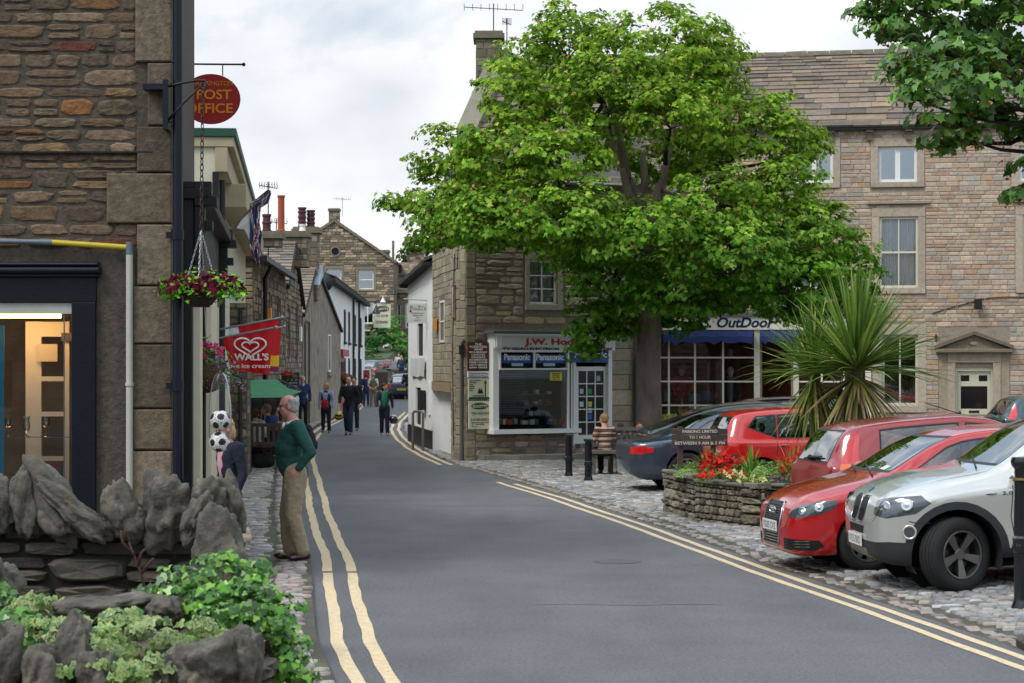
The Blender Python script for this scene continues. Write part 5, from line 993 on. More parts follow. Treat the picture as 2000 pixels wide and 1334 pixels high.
def leaves(name, C_, Nn, size, shape, pal, parent=None, m=None, roll=None, fan=None, curl=.18, colscale=None, droop=None):
 C_ = np.asarray(C_, dtype=float); n = len(C_); Nn = Nn/np.linalg.norm(Nn, axis=1, keepdims=True)
 d = RNG.normal(size=(n, 3)) if roll is None else roll
 T = d-(d*Nn).sum(1, keepdims=True)*Nn; T /= np.linalg.norm(T, axis=1, keepdims=True)+1e-9; B = np.cross(Nn, T)
 sz = size*RNG.uniform(.5, 1.35, n)
 k = len(shape); sx, sy = shape[:, 0], shape[:, 1]-.4
 V = C_[:, None, :]+sz[:, None, None]*(B[:, None, :]*sx[None, :, None]+T[:, None, :]*sy[None, :, None]-Nn[:, None, :]*(curl*(sy**2+.8*sx**2))[None, :, None])
 pal = np.array([hx(p) for p in pal]); c = pal[RNG.integers(0, len(pal), n)]*RNG.uniform(.75, 1.25, (n, 1))
 if colscale is not None: c = c*colscale[:, None] if colscale.ndim == 1 else c*colscale
 if fan is None:
  F_ = np.arange(n*k).reshape(n, k); return np_mesh(name, V.reshape(-1, 3), F_, m or m_leaf, parent, cols=c)
 Vc = C_[:, None, :]; V = np.concatenate([V, Vc], 1); base = np.array([[i, (i+1) % k, k] for i in range(k)]); F_ = (np.arange(n)[:, None, None]*(k+1)+base[None]).reshape(-1, 3)
 rim = np.array(hx(fan))[None]*RNG.uniform(.8, 1.1, (n, 1)); use = RNG.random(n)[:, None] < .8; rim = np.where(use, rim, c)
 pc = np.concatenate([np.repeat((rim*.75+c*.25)[:, None, :], k, 1), (c*.7)[:, None, :]], 1)
 return np_mesh(name, V.reshape(-1, 3), F_, m or m_leaf, parent, pcols=pc.reshape(-1, 3))
def crown(lobes, nclump, nleaf, cr, up=.55, flat=.5):
 """lobes: (centre, radii). Clumps of leaves on the shells; returns centres, normals, clump ids"""
 C_ = []; Nn = []; S = []
 for (c, r) in lobes:
  c = np.array(c); r = np.array(r); area = (r[0]*r[1]+r[0]*r[2]+r[1]*r[2])/3; k = int(nclump*area)+3
  d = RNG.normal(size=(k*2, 3)); d /= np.linalg.norm(d, axis=1, keepdims=True); d = d[d[:, 2] > -.95+RNG.random(k*2)*.5][:k]
  rad = RNG.uniform(.62, 1.08, len(d)); cc = c+d*r*rad[:, None]
  for q, dd in zip(cc, d):
   m_ = int(nleaf*RNG.uniform(.6, 1.4)); p = RNG.normal(size=(m_, 3)); p /= np.linalg.norm(p, axis=1, keepdims=True); p[:, 2] = np.abs(p[:, 2])*.9-.1
   rr = cr*RNG.uniform(.7, 1.35); off = p*np.array([rr, rr, rr*flat])*RNG.uniform(.55, 1.05, (m_, 1))
   nn = p*.75+dd*.5+np.array([0, 0, up])+RNG.normal(size=(m_, 3))*.32
   C_.append(q+off); Nn.append(nn); S.append(np.full(m_, RNG.uniform(.72, 1.22)))
 return np.concatenate(C_), np.concatenate(Nn), np.concatenate(S)
def limb(mb, a, b, r0, r1, wob=.12, n=6, seed=0, sag=0):
 rnd = random.Random(seed); a = Vector(a); b = Vector(b); L_ = (b-a).length; pts = []
 for i in range(n+1):
  t = i/n; p = a.lerp(b, t); w_ = wob*L_*math.sin(math.pi*t)
  pts.append(p+Vector((rnd.uniform(-1, 1)*w_*.4, rnd.uniform(-1, 1)*w_*.4, (rnd.uniform(-.3, .3)+sag)*w_)))
 mb.tube(pts, [r0+(r1-r0)*(i/n)**.8 for i in range(n+1)], 8)
 return pts
def big_tree():
 Y0 = 45.0; root = thing('sycamore_tree', 'huge sycamore with spreading green crown standing between the shops and the square', 'tree', (PX(1268, Y0), Y0, g(3, Y0)))
 L = [(1110, 92, 85, 78, 0), (1040, 150, 75, 70, .8), (1290, 112, 150, 92, -.3), (1385, 150, 75, 95, .8), (1190, 190, 110, 100, -1.2), (1010, 200, 80, 75, -.6), (1310, 230, 110, 70, -1.8), (1470, 270, 115, 85, -.3), (1400, 250, 90, 90, 1.6), (1545, 300, 62, 60, .6),
   (890, 310, 82, 58, .2), (990, 300, 100, 75, -1.4), (1090, 320, 105, 75, -2.0), (845, 400, 68, 60, 0), (905, 440, 100, 68, -1.6), (1010, 430, 120, 75, -2.6), (1135, 450, 115, 75, -2.9), (1270, 470, 130, 80, -3.0), (1400, 420, 110, 85, -2.2), (1520, 400, 95, 90, -1.0), (1590, 470, 100, 75, -1.3), (1650, 540, 84, 62, -.6),
   (1430, 510, 120, 80, -2.8), (1540, 555, 120, 62, -1.8), (1320, 570, 120, 75, -1.9), (1200, 560, 95, 75, -1.4), (1120, 500, 70, 45, -.6), (1170, 635, 72, 50, -.4), (1235, 610, 90, 55, .8), (1305, 628, 85, 40, .4), (1420, 588, 90, 30, -.4), (1600, 610, 90, 38, -1.0), (1455, 560, 120, 80, 1.2),
   (830, 470, 45, 38, .3), (1150, 690, 34, 18, -.3), (770, 405, 34, 13, .1), (1680, 600, 45, 28, -.5),
   (1130, 260, 130, 110, 2.2), (1300, 330, 120, 60, 2.9), (960, 400, 120, 80, 2.0), (1480, 440, 140, 100, 2.4), (1200, 480, 150, 90, 2.6), (1340, 180, 100, 90, 2.2), (990, 465, 90, 35, 1.5)]
 lobes = []
 for x, y, rx, ry, dy in L:
  Y = Y0+dy; s = 4166/Y; c = P(x, y, Y); lobes.append(((c.x, c.y, c.z), (rx/s*1.0, (rx+ry)/2/s*1.0, ry/s*1.0)))
 C_, Nn, S = crown(lobes, 62, 38, .32, up=.35, flat=.8)
 pal = ['#78a026', '#86ac2c', '#6d9424', '#5c8420', '#9cbe3c', '#688e26', '#4f7a28', '#8fa836', '#a8b848', '#74982a']
 lo = np.clip((C_[:, 2]-3.6)/3.0, 0, 1); cs = (S*1.0)[:, None]*np.stack([.55+.45*lo, .78+.22*lo, .8+.2*lo], 1)   # leaf colour runs darker and bluer towards the bottom of the crown
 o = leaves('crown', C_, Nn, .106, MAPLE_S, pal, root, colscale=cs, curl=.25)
 k = RNG.choice(len(C_), 2600, replace=False); k = k[lo[k] > .25]
 q = np.repeat(C_[k]+np.array([0, 0, .06]), 2, axis=0)+RNG.normal(size=(len(k)*2, 3))*.035
 leaves('seed_keys', q, RNG.normal(size=q.shape)+np.array([0, -1, 0]), .075, OVAL, ['#a8825a', '#b28d5e', '#9a7048', '#b8976a'], root)
 mb = MB(); b = Vector((PX(1268, Y0), Y0, g(3, Y0)-.05)); top = P(1262, 640, Y0)
 rs = [.36, .29, .26, .25, .25, .26]; zs = [0, .3, .9, 1.8, 2.8, 3.9]
 pts = [Vector((b.x+.03*math.sin(z_*2), b.y, b.z+z_)) for z_ in zs]; mb.tube(pts, rs, 20)
 f = pts[-1]; forks = [((1215, 330), -.2, .15), ((1255, 300), .3, .14), ((1300, 320), -.4, .12), ((1100, 400), -1.6, .13), ((1400, 400), -1.2, .12), ((1380, 330), .8, .09), ((980, 380), .0, .10), ((1500, 520), .2, .09), ((1180, 200), .4, .1), ((1330, 200), .2, .09)]
 ends = []
 trunkmid = P(1258, 470, Y0)
 mb.tube([f, trunkmid], [.27, .2], 12)
 for i, ((x, y), dy, r) in enumerate(forks): ends.append((limb(mb, f if i > 2 and i < 8 else trunkmid, P(x, y, Y0+dy), r*1.15, r*.45, seed=i), r*.45))
 mb.tube([P(1225, 350, Y0), P(1205, 250, Y0+.1), P(1185, 180, Y0)], [.1, .07, .04], 8); mb.tube([P(1290, 370, Y0-.2), P(1315, 420-40, Y0-.5), P(1360, 350, Y0-.6)], [.05, .04, .02], 6)
 mb.build('trunk', m_bark, root, smooth=True)
 br = MB(); rnd = random.Random(3)
 for (c, r) in lobes:
  a = min((p for e in ends for p in e[0]), key=lambda p: (Vector(c)-p).length); limb(br, a, Vector(c)+Vector((0, 0, -r[2]*.3)), .055, .02, seed=rnd.random())
  for _ in range(5):
   d = Vector((rnd.uniform(-1, 1), rnd.uniform(-1, 1), rnd.uniform(-.5, 1))); limb(br, Vector(c)+Vector((0, 0, -r[2]*.3)), Vector(c)+Vector((d.x*r[0], d.y*r[1], d.z*r[2]))*.85, .02, .006, seed=rnd.random(), n=3)
 br.build('branches', m_bark2, root)
big_tree()
def right_tree():
 Y0 = 27; root = thing('overhanging_sycamore', 'sycamore whose darker leafy branches hang into the top right corner', 'tree', (9.2, 29, .3))
 L = [(1930, 60, 130, 100, 0), (1830, 60, 110, 90, .5), (1780, 20, 90, 60, -.4), (1980, 160, 110, 110, -.5), (1870, 150, 110, 75, -.8), (1800, 130, 75, 55, .2), (1855, 220, 70, 48, 0), (1790, 195, 45, 35, 0), (1735, 55, 45, 50, .4), (1880, 270, 55, 32, .2), (1950, 240, 70, 45, .3), (2060, 60, 130, 130, 1), (2080, 220, 110, 90, 0), (1700, 30, 28, 28, 0), (1990, 392, 22, 26, 0), (2050, 330, 60, 60, 0), (1840, 285, 40, 20, .2), (1860, -80, 140, 60, 0), (2050, -80, 160, 90, 1), (2200, 100, 150, 200, 1), (1900, 110, 120, 90, 1.6)]
 lobes = []
 for x, y, rx, ry, dy in L:
  Y = Y0+dy; s = 4166/Y; c = P(x, y, Y); lobes.append(((c.x, c.y, c.z), (rx/s, (rx+ry)/2/s, ry/s)))
 C_, Nn, S = crown(lobes, 36, 26, .27, up=.4, flat=.7)
 leaves('crown', C_, Nn, .125, MAPLE, ['#4f7a28', '#5a882e', '#446c26', '#679636', '#527c30', '#76a040', '#48702a'], root, m=leafmat('dark_maple_foliage', .38, .22, spec=.5), colscale=S, curl=.3)
 k = RNG.choice(len(C_), 700, replace=False); q = np.repeat(C_[k], 3, axis=0)+RNG.normal(size=(len(k)*3, 3))*.03-np.array([0, 0, .05])
 leaves('seed_keys', q, RNG.normal(size=q.shape), .06, OVAL, ['#8a4a36', '#9c5a40', '#7a4a3a', '#a56e50'], root)
 mb = MB(); base = Vector((9.2, 29, .1)); f = Vector((9.0, 28.5, 4.6)); mb.tube([base, Vector((9.15, 28.9, 1)), Vector((9.1, 28.7, 2.5)), f], [.34, .26, .24, .22], 16)
 for i, (c, r) in enumerate(lobes): limb(mb, f if i % 2 else f+Vector((-.4, -.3, .8)), c, .075, .015, seed=i+40)
 for a, b in (((2100, 60), (1880, 190)), ((2050, 130), (1840, 120)), ((2080, 250), (1900, 230)), ((2100, 380), (1985, 385)), ((1900, 180), (1870, 265))): limb(mb, P(*a, Y0), P(*b, Y0), .035, .012, seed=a[0])
 mb.build('trunk', m_bark2, root)
right_tree()
def blades(mb, base, n, L_, w_, pal, elev=(-30, 88), seed=0, droop=.5, az=None, seg=6, fold=.25, curve=1.0):
 rnd = random.Random(seed); base = Vector(base); pc = [hx(p) for p in pal]
 for i in range(n):
  a = rnd.uniform(0, 2*math.pi) if az is None else rnd.uniform(*az); e = R(rnd.uniform(*elev)); l = L_*rnd.uniform(.72, 1.1)*(1 if e > -.1 else .85)
  d = Vector((math.cos(a)*math.cos(e), math.sin(a)*math.cos(e), math.sin(e))); sd = d.cross(Vector((0, 0, 1))); sd = sd.normalized() if sd.length > .05 else Vector((1, 0, 0)); up = sd.cross(d)
  c = rnd.choice(pc); k = rnd.uniform(.7, 1.3); c = tuple(v*k for v in c); vs = []; p = base+d*.04; dr = droop*rnd.uniform(.3, 1.4)*math.cos(e)
  for j in range(seg+1):
   t = j/seg; ww = w_*(.55+.9*t if t < .35 else (1-t)**.75*1.15+.02)
   q = p+d*(l*t)+Vector((0, 0, -dr*l*t*t*t*curve)); vs += [q-sd*ww/2+up*ww*fold, q, q+sd*ww/2+up*ww*fold]
  mb.add(vs, [(j*3+k_, j*3+k_+1, j*3+k_+4, j*3+k_+3) for j in range(seg) for k_ in (0, 1)], col=c)
 return mb
def cordyline():
 Yc = 30.2; m_b = mat('blade_green', (1, 1, 1), .45, attr=True, trans=.2, spec=.4, var=.15, vscale=20)
 base = P(1672, 722, Yc); z0 = g(base.x, Yc)
 root = thing('cabbage_palm', 'spiky cabbage palm with long green blades and a drooping skirt growing in the stone planter', 'plant', (base.x, Yc, z0))
 G1 = ['#6c8c36', '#7c9c42', '#5a7c32', '#8ca64a', '#4c6a2c', '#9aac58', '#688a3a']; G2 = ['#8a8a4a', '#9a9256', '#7a7f42', '#a08a62', '#8f7a58', '#6d7a3c']
 mb = MB(); blades(mb, base, 300, 1.45, .062, G1, (-5, 88), seed=1, droop=.12); blades(mb, base-Vector((0, 0, .1)), 150, 1.15, .06, G2, (-82, -20), seed=2, droop=.15)
 b2 = P(1590, 730, Yc+.5); blades(mb, b2, 150, 1.15, .056, G1, (-5, 80), seed=3, droop=.2); blades(mb, b2-Vector((0, 0, .05)), 70, 1.25, .05, ['#7d8c3a', '#8f9a48', '#9a8f4c', '#6f7f34'], (-85, -35), seed=4, droop=.1)
 mb.build('leaf_blades', m_b, root, col=True)
 t = MB(); t.tube([Vector((base.x-.05, Yc, z0+.3)), base.lerp(Vector((base.x-.05, Yc, z0)), .4), base], [.09, .08, .07], 10); t.tube([Vector((base.x-.1, Yc+.05, z0+.4)), Vector((b2.x+.2, Yc+.3, 1.4)), b2], [.07, .06, .05], 10); t.build('trunk', mat('palm_trunk', '#5c4c38', .9, bump=.6, bscale=12), root)
cordyline()
PCOR = [(PX(1299, 31.8), 31.8), (PX(1360, 29.8), 29.8), (PX(1487, 28.3), 28.3), (PX(1500, 28.8), 28.8), (PX(1640, 28.2), 28.2), (PX(1740, 30), 30.4), (PX(1700, 32.4), 32.4), (PX(1420, 33.2), 33.2)]
def planter():
 root = thing('stone_planter', 'low drystone planter wall filled with flowers in the cobbled square', 'planter', (3.2, 30, 0)); mb = MB(); h = .62
 inner = []
 for i in range(len(PCOR)):
  a, b = PCOR[i], PCOR[(i+1) % len(PCOR)]; F = frame(a, b); hh = .66 if i in (0,) else h; za = min(g(*a), g(*b))-.05
  (mb.fbox(F, .02, za, -.10, F.L-.02, hh-.05, 0, col=hx('#3a352c')) if i != 2 else None)
  if i == 1: stones(mb, F, 0, F.L-.45, za, hh-.05, [], ['#7c7568', '#6f695d', '#857d6e', '#67614f', '#77705f'], hr=(.07, .13), lr=(.06, .16), gap=.004, dep=(.01, .05), fine=True, seed=101, contrast=.2, jit=.2); stones(mb, F, F.L-.45, F.L, za, hh-.05, [], ['#6f685a', '#5f594c', '#7c7564', '#6a6654'], hr=(.09, .16), lr=(.3, .45), gap=.004, dep=(.04, .08), fine=True, seed=102)
  else: stones(mb, F, 0, F.L, za, hh-.05, [], ['#7c7568', '#6f695d', '#857d6e', '#5f594c', '#77705f', '#8a8373'], hr=(.08, .17), lr=(.16, .42), gap=.004, dep=(.02, .06), fine=True, seed=110+i, contrast=.2)
  u = 0; rnd = random.Random(i)
  while u < F.L-.05:
   l = min(rnd.uniform(.22, .5), F.L-u); k = rnd.uniform(.75, 1.15); c = tuple(v*k for v in hx('#6d675a')); hz = rnd.uniform(.03, .07)
   mb.fbox(F, u+.006, hh-.052, -.16 if i in (1, 2, 3) else -.30, u+l-.006, hh-.05+hz, .05+rnd.uniform(0, .03), ch=.015, col=c); u += l
 mb.build('wall', m_stone, root, col=True)
 V = [(x, y, .56) for x, y in PCOR]; me = MB(); me.add(V, [tuple(range(len(V)))]); me.build('soil', mat('soil', '#2b2219', .95, bump=.5), root)
planter()
def in_poly(n, poly, m_=.2):
 out = []; xs = [p[0] for p in poly]; ys = [p[1] for p in poly]
 while len(out) < n:
  x, y = RNG.uniform(min(xs)+m_, max(xs)-m_), RNG.uniform(min(ys)+m_, max(ys)-m_); c = False; j = len(poly)-1
  for i in range(len(poly)):
   if (poly[i][1] > y) != (poly[j][1] > y) and x < (poly[j][0]-poly[i][0])*(y-poly[i][1])/(poly[j][1]-poly[i][1])+poly[i][0]: c = not c
   j = i
  if c: out.append((x, y))
 return np.array(out)
def small_plants():
 m_b = _M['blade_green']; z0 = .60
 spec = [(1385, 918, 30.6, .50, 'spiky green plant with orange tinged blades beside the parking board'), (1468, 915, 30.2, .48, 'full spiky green plant in the middle of the flower bed'), (1548, 930, 29.8, .52, 'wiry spiky plant with red brown arching blades at the right of the bed')]
 for i, (px, py, Y, L_, lab) in enumerate(spec):
  b = P(px, py, Y); b.z = z0; mb = MB(); blades(mb, b, 60, L_, .026, ['#6f9a34', '#7fa83f', '#5c8530', '#8aa84a', '#b07a44'][:4 if i < 2 else 5]+(['#a8623c'] if i != 1 else []), (20, 88), seed=20+i, droop=.45)
  if i != 1: blades(mb, b, 26, L_*1.3, .016, ['#b0814a', '#9c6a42', '#b99a5e'], (15, 60), seed=30+i, droop=.8)
  o = mb.build('spiky_plant', m_b, None, col=True); tag(o, lab, 'plant', 'spiky plants in the stone planter')
 ms = leafmat('bed_foliage', .6, .2)
 pts = in_poly(5200, PCOR, .05); z = z0+RNG.uniform(0, .14, len(pts)); C_ = np.column_stack([pts, z]); Nn = RNG.normal(size=C_.shape)*.6+np.array([0, -.3, 1]); o = leaves('ground_cover', C_, Nn, .05, OVAL, ['#4c7a2c', '#5d8c36', '#3f6426', '#6f9a44', '#354f24', '#6a6a3a'], None, m=ms); tag(o, 'low green leafy ground cover filling the stone planter', 'ground cover', kind='stuff')
 def flower_mass(name, lab, px0, px1, Y0_, Y1_, n, pal, size, zr, leafpal):
  c = np.zeros((n, 3)); Y = RNG.uniform(Y0_, Y1_, n); X = PX(RNG.uniform(px0, px1, n), Y); c[:, 0] = X; c[:, 1] = Y; cl = np.sin(X*9)*.03; c[:, 2] = z0+RNG.uniform(*zr, n)+cl
  q = np.repeat(c, 5, axis=0)+RNG.normal(size=(n*5, 3))*size*.35; root = thing(name, lab, 'flowers', (float(X.mean()), float(Y.mean()), z0))
  leaves('petals', q, RNG.normal(size=q.shape)*.5+np.array([0, -.7, .7]), size, IVY, pal, root, m=leafmat('petal', .6, .3))['kind'] = 'stuff'
  lq = np.repeat(c, 4, axis=0)+RNG.normal(size=(n*4, 3))*.05-np.array([0, 0, .06]); leaves('leaf_tufts', lq, RNG.normal(size=lq.shape)*.6+np.array([0, -.3, .8]), .055, OVAL, leafpal, root, m=ms)['kind'] = 'stuff'
 gp = ['#3f6a28', '#4f7d30', '#35562a']
 flower_mass('red_geraniums', 'bright red geraniums behind the spiky plants in the stone planter', 1370, 1450, 30.2, 31.0, 55, ['#c8201c', '#d62a20', '#b01818'], .07, (.14, .30), gp)
 flower_mass('red_bedding_flowers', 'low red and orange flowers along the front rim of the planter', 1360, 1470, 29.0, 29.9, 46, ['#c8281c', '#d8432a', '#b8201c'], .05, (.04, .14), gp)
 flower_mass('pale_primulas', 'pale yellow flowers at the front rim of the stone planter', 1400, 1500, 28.7, 29.4, 20, ['#d8d488', '#e0dca0', '#cfc878'], .07, (.04, .10), gp)
 flower_mass('purple_flowers', 'small purple flowers spilling at the right corner of the planter', 1500, 1600, 28.6, 29.4, 26, ['#7a3a7a', '#8f4a86', '#6a3068'], .035, (.0, .08), gp)
 flower_mass('red_poppies', 'single orange red blooms near the cabbage palm trunk', 1520, 1560, 29.5, 30.5, 6, ['#d8321c', '#c8281a'], .07, (.0, .5), gp)
 pts = np.column_stack([RNG.uniform(0, 1, 900), RNG.uniform(0, 1, 900)]); 
 for nm, lab, x0, x1, Y, zr in (('lime_mat_plant', 'lime green cushion plant on the left rim of the planter', 1315, 1365, 30.5, .1), ('round_mat_plant', 'pale green mounded plant by the right rim of the planter', 1462, 1510, 29.2, .2)):
  a = pts[:, 0]*2*np.pi; r = np.sqrt(pts[:, 1]); cx = (PX(x0, Y)+PX(x1, Y))/2; w2 = (PX(x1, Y)-PX(x0, Y))/2; C_ = np.column_stack([cx+w2*r*np.cos(a), Y+.35*r*np.sin(a), z0+.02+zr*(1-r**2)]); o = leaves(nm, C_, RNG.normal(size=C_.shape)*.5+np.array([0, -.2, 1]), .04, OVAL, ['#8fae62', '#9cba70', '#7d9c54'], None, m=ms); tag(o, lab, 'plant')
 Y = 31.2; p = thing('parking_notice', 'dark wooden notice board on two posts limiting parking to one hour', 'sign', (PX(1366, Y), Y, .5)); F = frame((PX(1311, Y), Y-.05), (PX(1421, Y), Y+.05)); q = MB(); zt, zb = PZ(837, Y), PZ(871, Y); md = mat('dark_wood', '#4a3f38', .75, var=.25, vscale=6, bump=.3)
 for k in range(3): a = zb+(zt-zb)*k/3; q.fbox(F, 0, a+.002, 0, F.L, a+(zt-zb)/3-.002, .03, ch=.004)
 bd = q.build('board', md, p); q = MB(); q.fbox(F, .10, .5, -.07, .17, zt+.03, -.001); q.build('post', md, p); q = MB(); q.fbox(F, F.L-.24, .5, -.07, F.L-.17, zt+.03, -.001); q.build('post', md, p)
 mwl = mat('routed_lettering', '#cfc9bc', .7)
 for k, (s_, w_) in enumerate((('BETWEEN 9 AM & 5 PM', .74), ('TO 1 HOUR', .32), ('PARKING LIMITED', .52))): text(s_, F, F.L/2, zb+(zt-zb)*k/3+.022, .031, .062, mwl, bd, width=w_, bold=.001)
small_plants()
def foliage_blob(name, lab, cat, centers, nleaf, size, pal, shape=OVAL, m=None, trunk=None, kind=None, cr=.3):
 C_, Nn, S = crown(centers, *nleaf, cr); 
 if trunk:
  root = thing(name, lab, cat, trunk[0]); leaves('crown', C_, Nn, size, shape, pal, root, m=m or m_leaf, colscale=S); mb = MB(); limb(mb, trunk[0], trunk[1], trunk[2], trunk[2]*.6); mb.build('trunk', m_bark, root); return root
 o = leaves(name, C_, Nn, size, shape, pal, None, m=m or m_leaf, colscale=S); tag(o, lab, cat, kind=kind); return o
def back_gardens():
 def E(x, y, rx, ry, Y, dep=1.2): s = 4166/Y; c = P(x, y, Y); return ((c.x, c.y, c.z), (rx/s, dep, ry/s))
 DG = ['#2f5a26', '#3a6a2c', '#28501f', '#467a34']
 foliage_blob('ivy_hedge', 'tall dark ivy clad hedge below the tea room sign at the street end', 'hedge', [E(728, 665, 28, 34, 147), E(722, 690, 22, 22, 146), E(745, 660, 18, 24, 147)], (16, 22), .3, DG, cr=.45)
 foliage_blob('round_bush', 'rounded dark bush on the garden bank beside the pink flowers', 'bush', [E(726, 712, 26, 22, 141), E(745, 730, 18, 18, 141)], (18, 22), .22, ['#2a4a20', '#335826', '#3f6a2c'], cr=.4)
 foliage_blob('climbing_shrub', 'bright green shrub climbing the wall right of the tea room sign', 'shrub', [E(775, 665, 22, 45, 150), E(790, 690, 18, 34, 149), E(765, 640, 10, 18, 150)], (14, 22), .28, ['#3c7430', '#4c863a', '#5f9440', '#6f9a3a'], cr=.5)
 foliage_blob('pink_rose_bush', 'pink flowering bush on the bank behind the walkers', 'bush', [E(752, 712, 9, 12, 138, .6), E(758, 735, 8, 10, 138, .6)], (30, 20), .16, ['#c98a9c', '#d8a0b0', '#4a7a3a', '#b8788c'], cr=.3)
 foliage_blob('distant_tree', 'dark leafy tree rising behind the white building roof', 'tree', [E(808, 495, 30, 32, 185, 3), E(835, 480, 30, 40, 190, 3), E(860, 520, 40, 40, 190, 3)], (4, 20), .5, ['#4a5a30', '#55663a', '#3f4f2a'], trunk=((PX(815, 186), 186, 3), (PX(815, 186), 186, 9), .35), cr=.8)
 root = thing('garden_wall', 'drystone garden wall curving up behind the two walkers', 'wall', (-8, 134, .5)); mb = MB(); pts = [(PX(700, 140), 140), (PX(735, 133), 133), (PX(745, 131), 131), (PX(758, 137), 137), (PX(772, 143), 143)]
 for i in range(len(pts)-1):
  F = frame(pts[i], pts[i+1]); z1_ = PZ(728, pts[i][1]); mb.fbox(F, 0, 0, -.4, F.L, z1_, 0, col=hx('#4a4438')); stones(mb, F, 0, F.L, 0, z1_, [], ['#7a7264', '#6b6456', '#888072'], hr=(.14, .22), lr=(.25, .5), seed=150+i)
  mb.fbox(F, -.02, z1_, -.45, F.L+.02, z1_+.1, .06, col=hx('#6b6456'))
 mb.build('wall', m_stone, root, col=True)
 b2 = thing('raised_garden_bank', 'raised garden bank', 'bank', (-8, 145, 1)); 
 COLd = MB(); COLd.hexa([(-14, 138, 0), (-7.2, 138, 0), (-7.0, 166, 1.5), (-14, 166, 1.5)], [(-14, 140.5, 2.6), (-8.2, 140.5, 2.6), (-7.8, 166, 4.2), (-14, 166, 4.2)]); bpy.data.objects.remove(b2)
 o = COLd.build('terrain_bank', mat('bank_earth', '#3c4a2a', .95, var=.3, vscale=1, bump=.5)); o['kind'] = 'structure'
 Y = 152; p = thing('white_porch', 'white arched door in a stone porch beyond the pink flowers', 'porch', (PX(755, Y), Y, 1)); F = frame((PX(742, Y), Y), (PX(775, Y), Y)); q = MB(); zt, zb = PZ(655, Y), 1.5; q.fbox(F, 0, zb, -3, F.L, zt, 0, col=hx('#6d6454')); stones(mb2 := q, F, 0, F.L, zb, zt, [(.2, .85, zb, zt-.6)], MIDP, seed=160); q.build('wall', m_stone, p, col=True)
 q = MB(); q.prism([(.2, zb+.8), (.85, zb+.8), (.85, zt-.75), (.72, zt-.6), (.52, zt-.54), (.33, zt-.6), (.2, zt-.75)], F, .06, .12); d_ = q.build('door', m_wpaint, p); q = MB(); q.fbox(F, .3, zt-1.6, .121, .75, zt-.8, .13); q.build('pane', m_dark, d_)
 Y = 120; p = thing('tea_room_hanging_sign', "large cream tea room sign with green oval hanging at the street end", 'sign', (PX(746, Y), Y, 5)); F = frame((PX(730, Y), Y), (PX(763, Y), Y)); zt, zb = PZ(594, Y), PZ(640, Y); q = MB(); q.fbox(F, 0, zb, 0, F.L, zt, .08); bd = q.build('board', _M['cream_board'], p)
 q = MB(); q.lathe([(1, -.002), (1, .01)], (0, 0, 0), 24); q.v = [tuple(F(F.L/2+v[0]*F.L*.42, zt-.27+v[1]*.16, .084+v[2])) for v in q.v]; q.build('green_oval', _M['sign_green'], bd)
 text("ELLIOTT'S", F, F.L/2, zt-.33, .098, .17, _M['cream_board'], bd, width=F.L*.7, bold=.006); text('TEA ROOM', F, F.L/2, zt-.72, .084, .2, m_wood, bd, width=F.L*.7, bold=.004); text('·', F, F.L/2, zt-.85, .084, .3, m_wood, bd); text('LICENSED', F, F.L/2, zt-1.08, .084, .2, _M['black_lettering'], bd, width=F.L*.72, bold=.004)
 q = MB(); q.tube([F(-1.6, zt+.15, .04), F(F.L+.1, zt+.15, .04)], .03); q.tube([F(.1, zt, .04), F(.1, zt+.15, .04)], .02); q.tube([F(F.L-.1, zt, .04), F(F.L-.1, zt+.15, .04)], .02); q.build('iron_bar', m_blk, p)
 q = MB(); q.lathe([(.02, .35), (.04, .2), (.14, .05), (.16, .0)], F(F.L*.55, zt+.1, .12), 12); q.build('lamp', m_wpaint, p)
 q = MB(); q.tube([(-9.0, 127, 0), (-9.0, 127, zt+.15)], .04); 
 for k, (px, py, Y, lab) in enumerate(((735, 612, 118, 'black lantern hanging on an arm in front of the tea room sign'), (770, 575, 150, 'white shaded black lantern high at the street end right of the sign'))):
  c = P(px, py, Y); t = thing('hanging_lantern', lab, 'lamp', c); q = MB(); q.lathe([(.01, .5), (.06, .38), (.09, .3), (.22, .05), (.24, 0), (.16, -.03)], c, 12); q.build('lamp_shade', m_blk, t); q = MB(); q.tube([c+Vector((0, 0, .45)), c+Vector((0, 0, .62)), c+Vector((-1.6 if k == 0 else 1.5, 0, .66))], .025); q.build('arm', m_blk, t)
 Y = 129; p = thing('red_notice_kiosk', 'red painted board with white frame behind the two walkers', 'notice board', (PX(712, Y), Y, .3)); F = frame((PX(702, Y), Y), (PX(724, Y), Y)); zb, zt = PZ(768, Y), PZ(721, Y); q = MB(); q.fbox(F, .06, zb, 0, F.L-.06, zt-.06, .04); q.build('panel', mat('kiosk_red', '#a3161c', .5), p); q = MB(); q.fbox(F, 0, zb, 0, .059, zt, .06); q.fbox(F, F.L-.059, zb, 0, F.L, zt, .06); q.fbox(F, .06, zt-.059, 0, F.L-.06, zt, .06); q.build('frame', m_wpaint, p)
 q = MB(); q.fbox(F, .4, zb+.55, .041, .6, zb+.85, .05); q.build('notice', m_wpaint, p)
back_gardens()
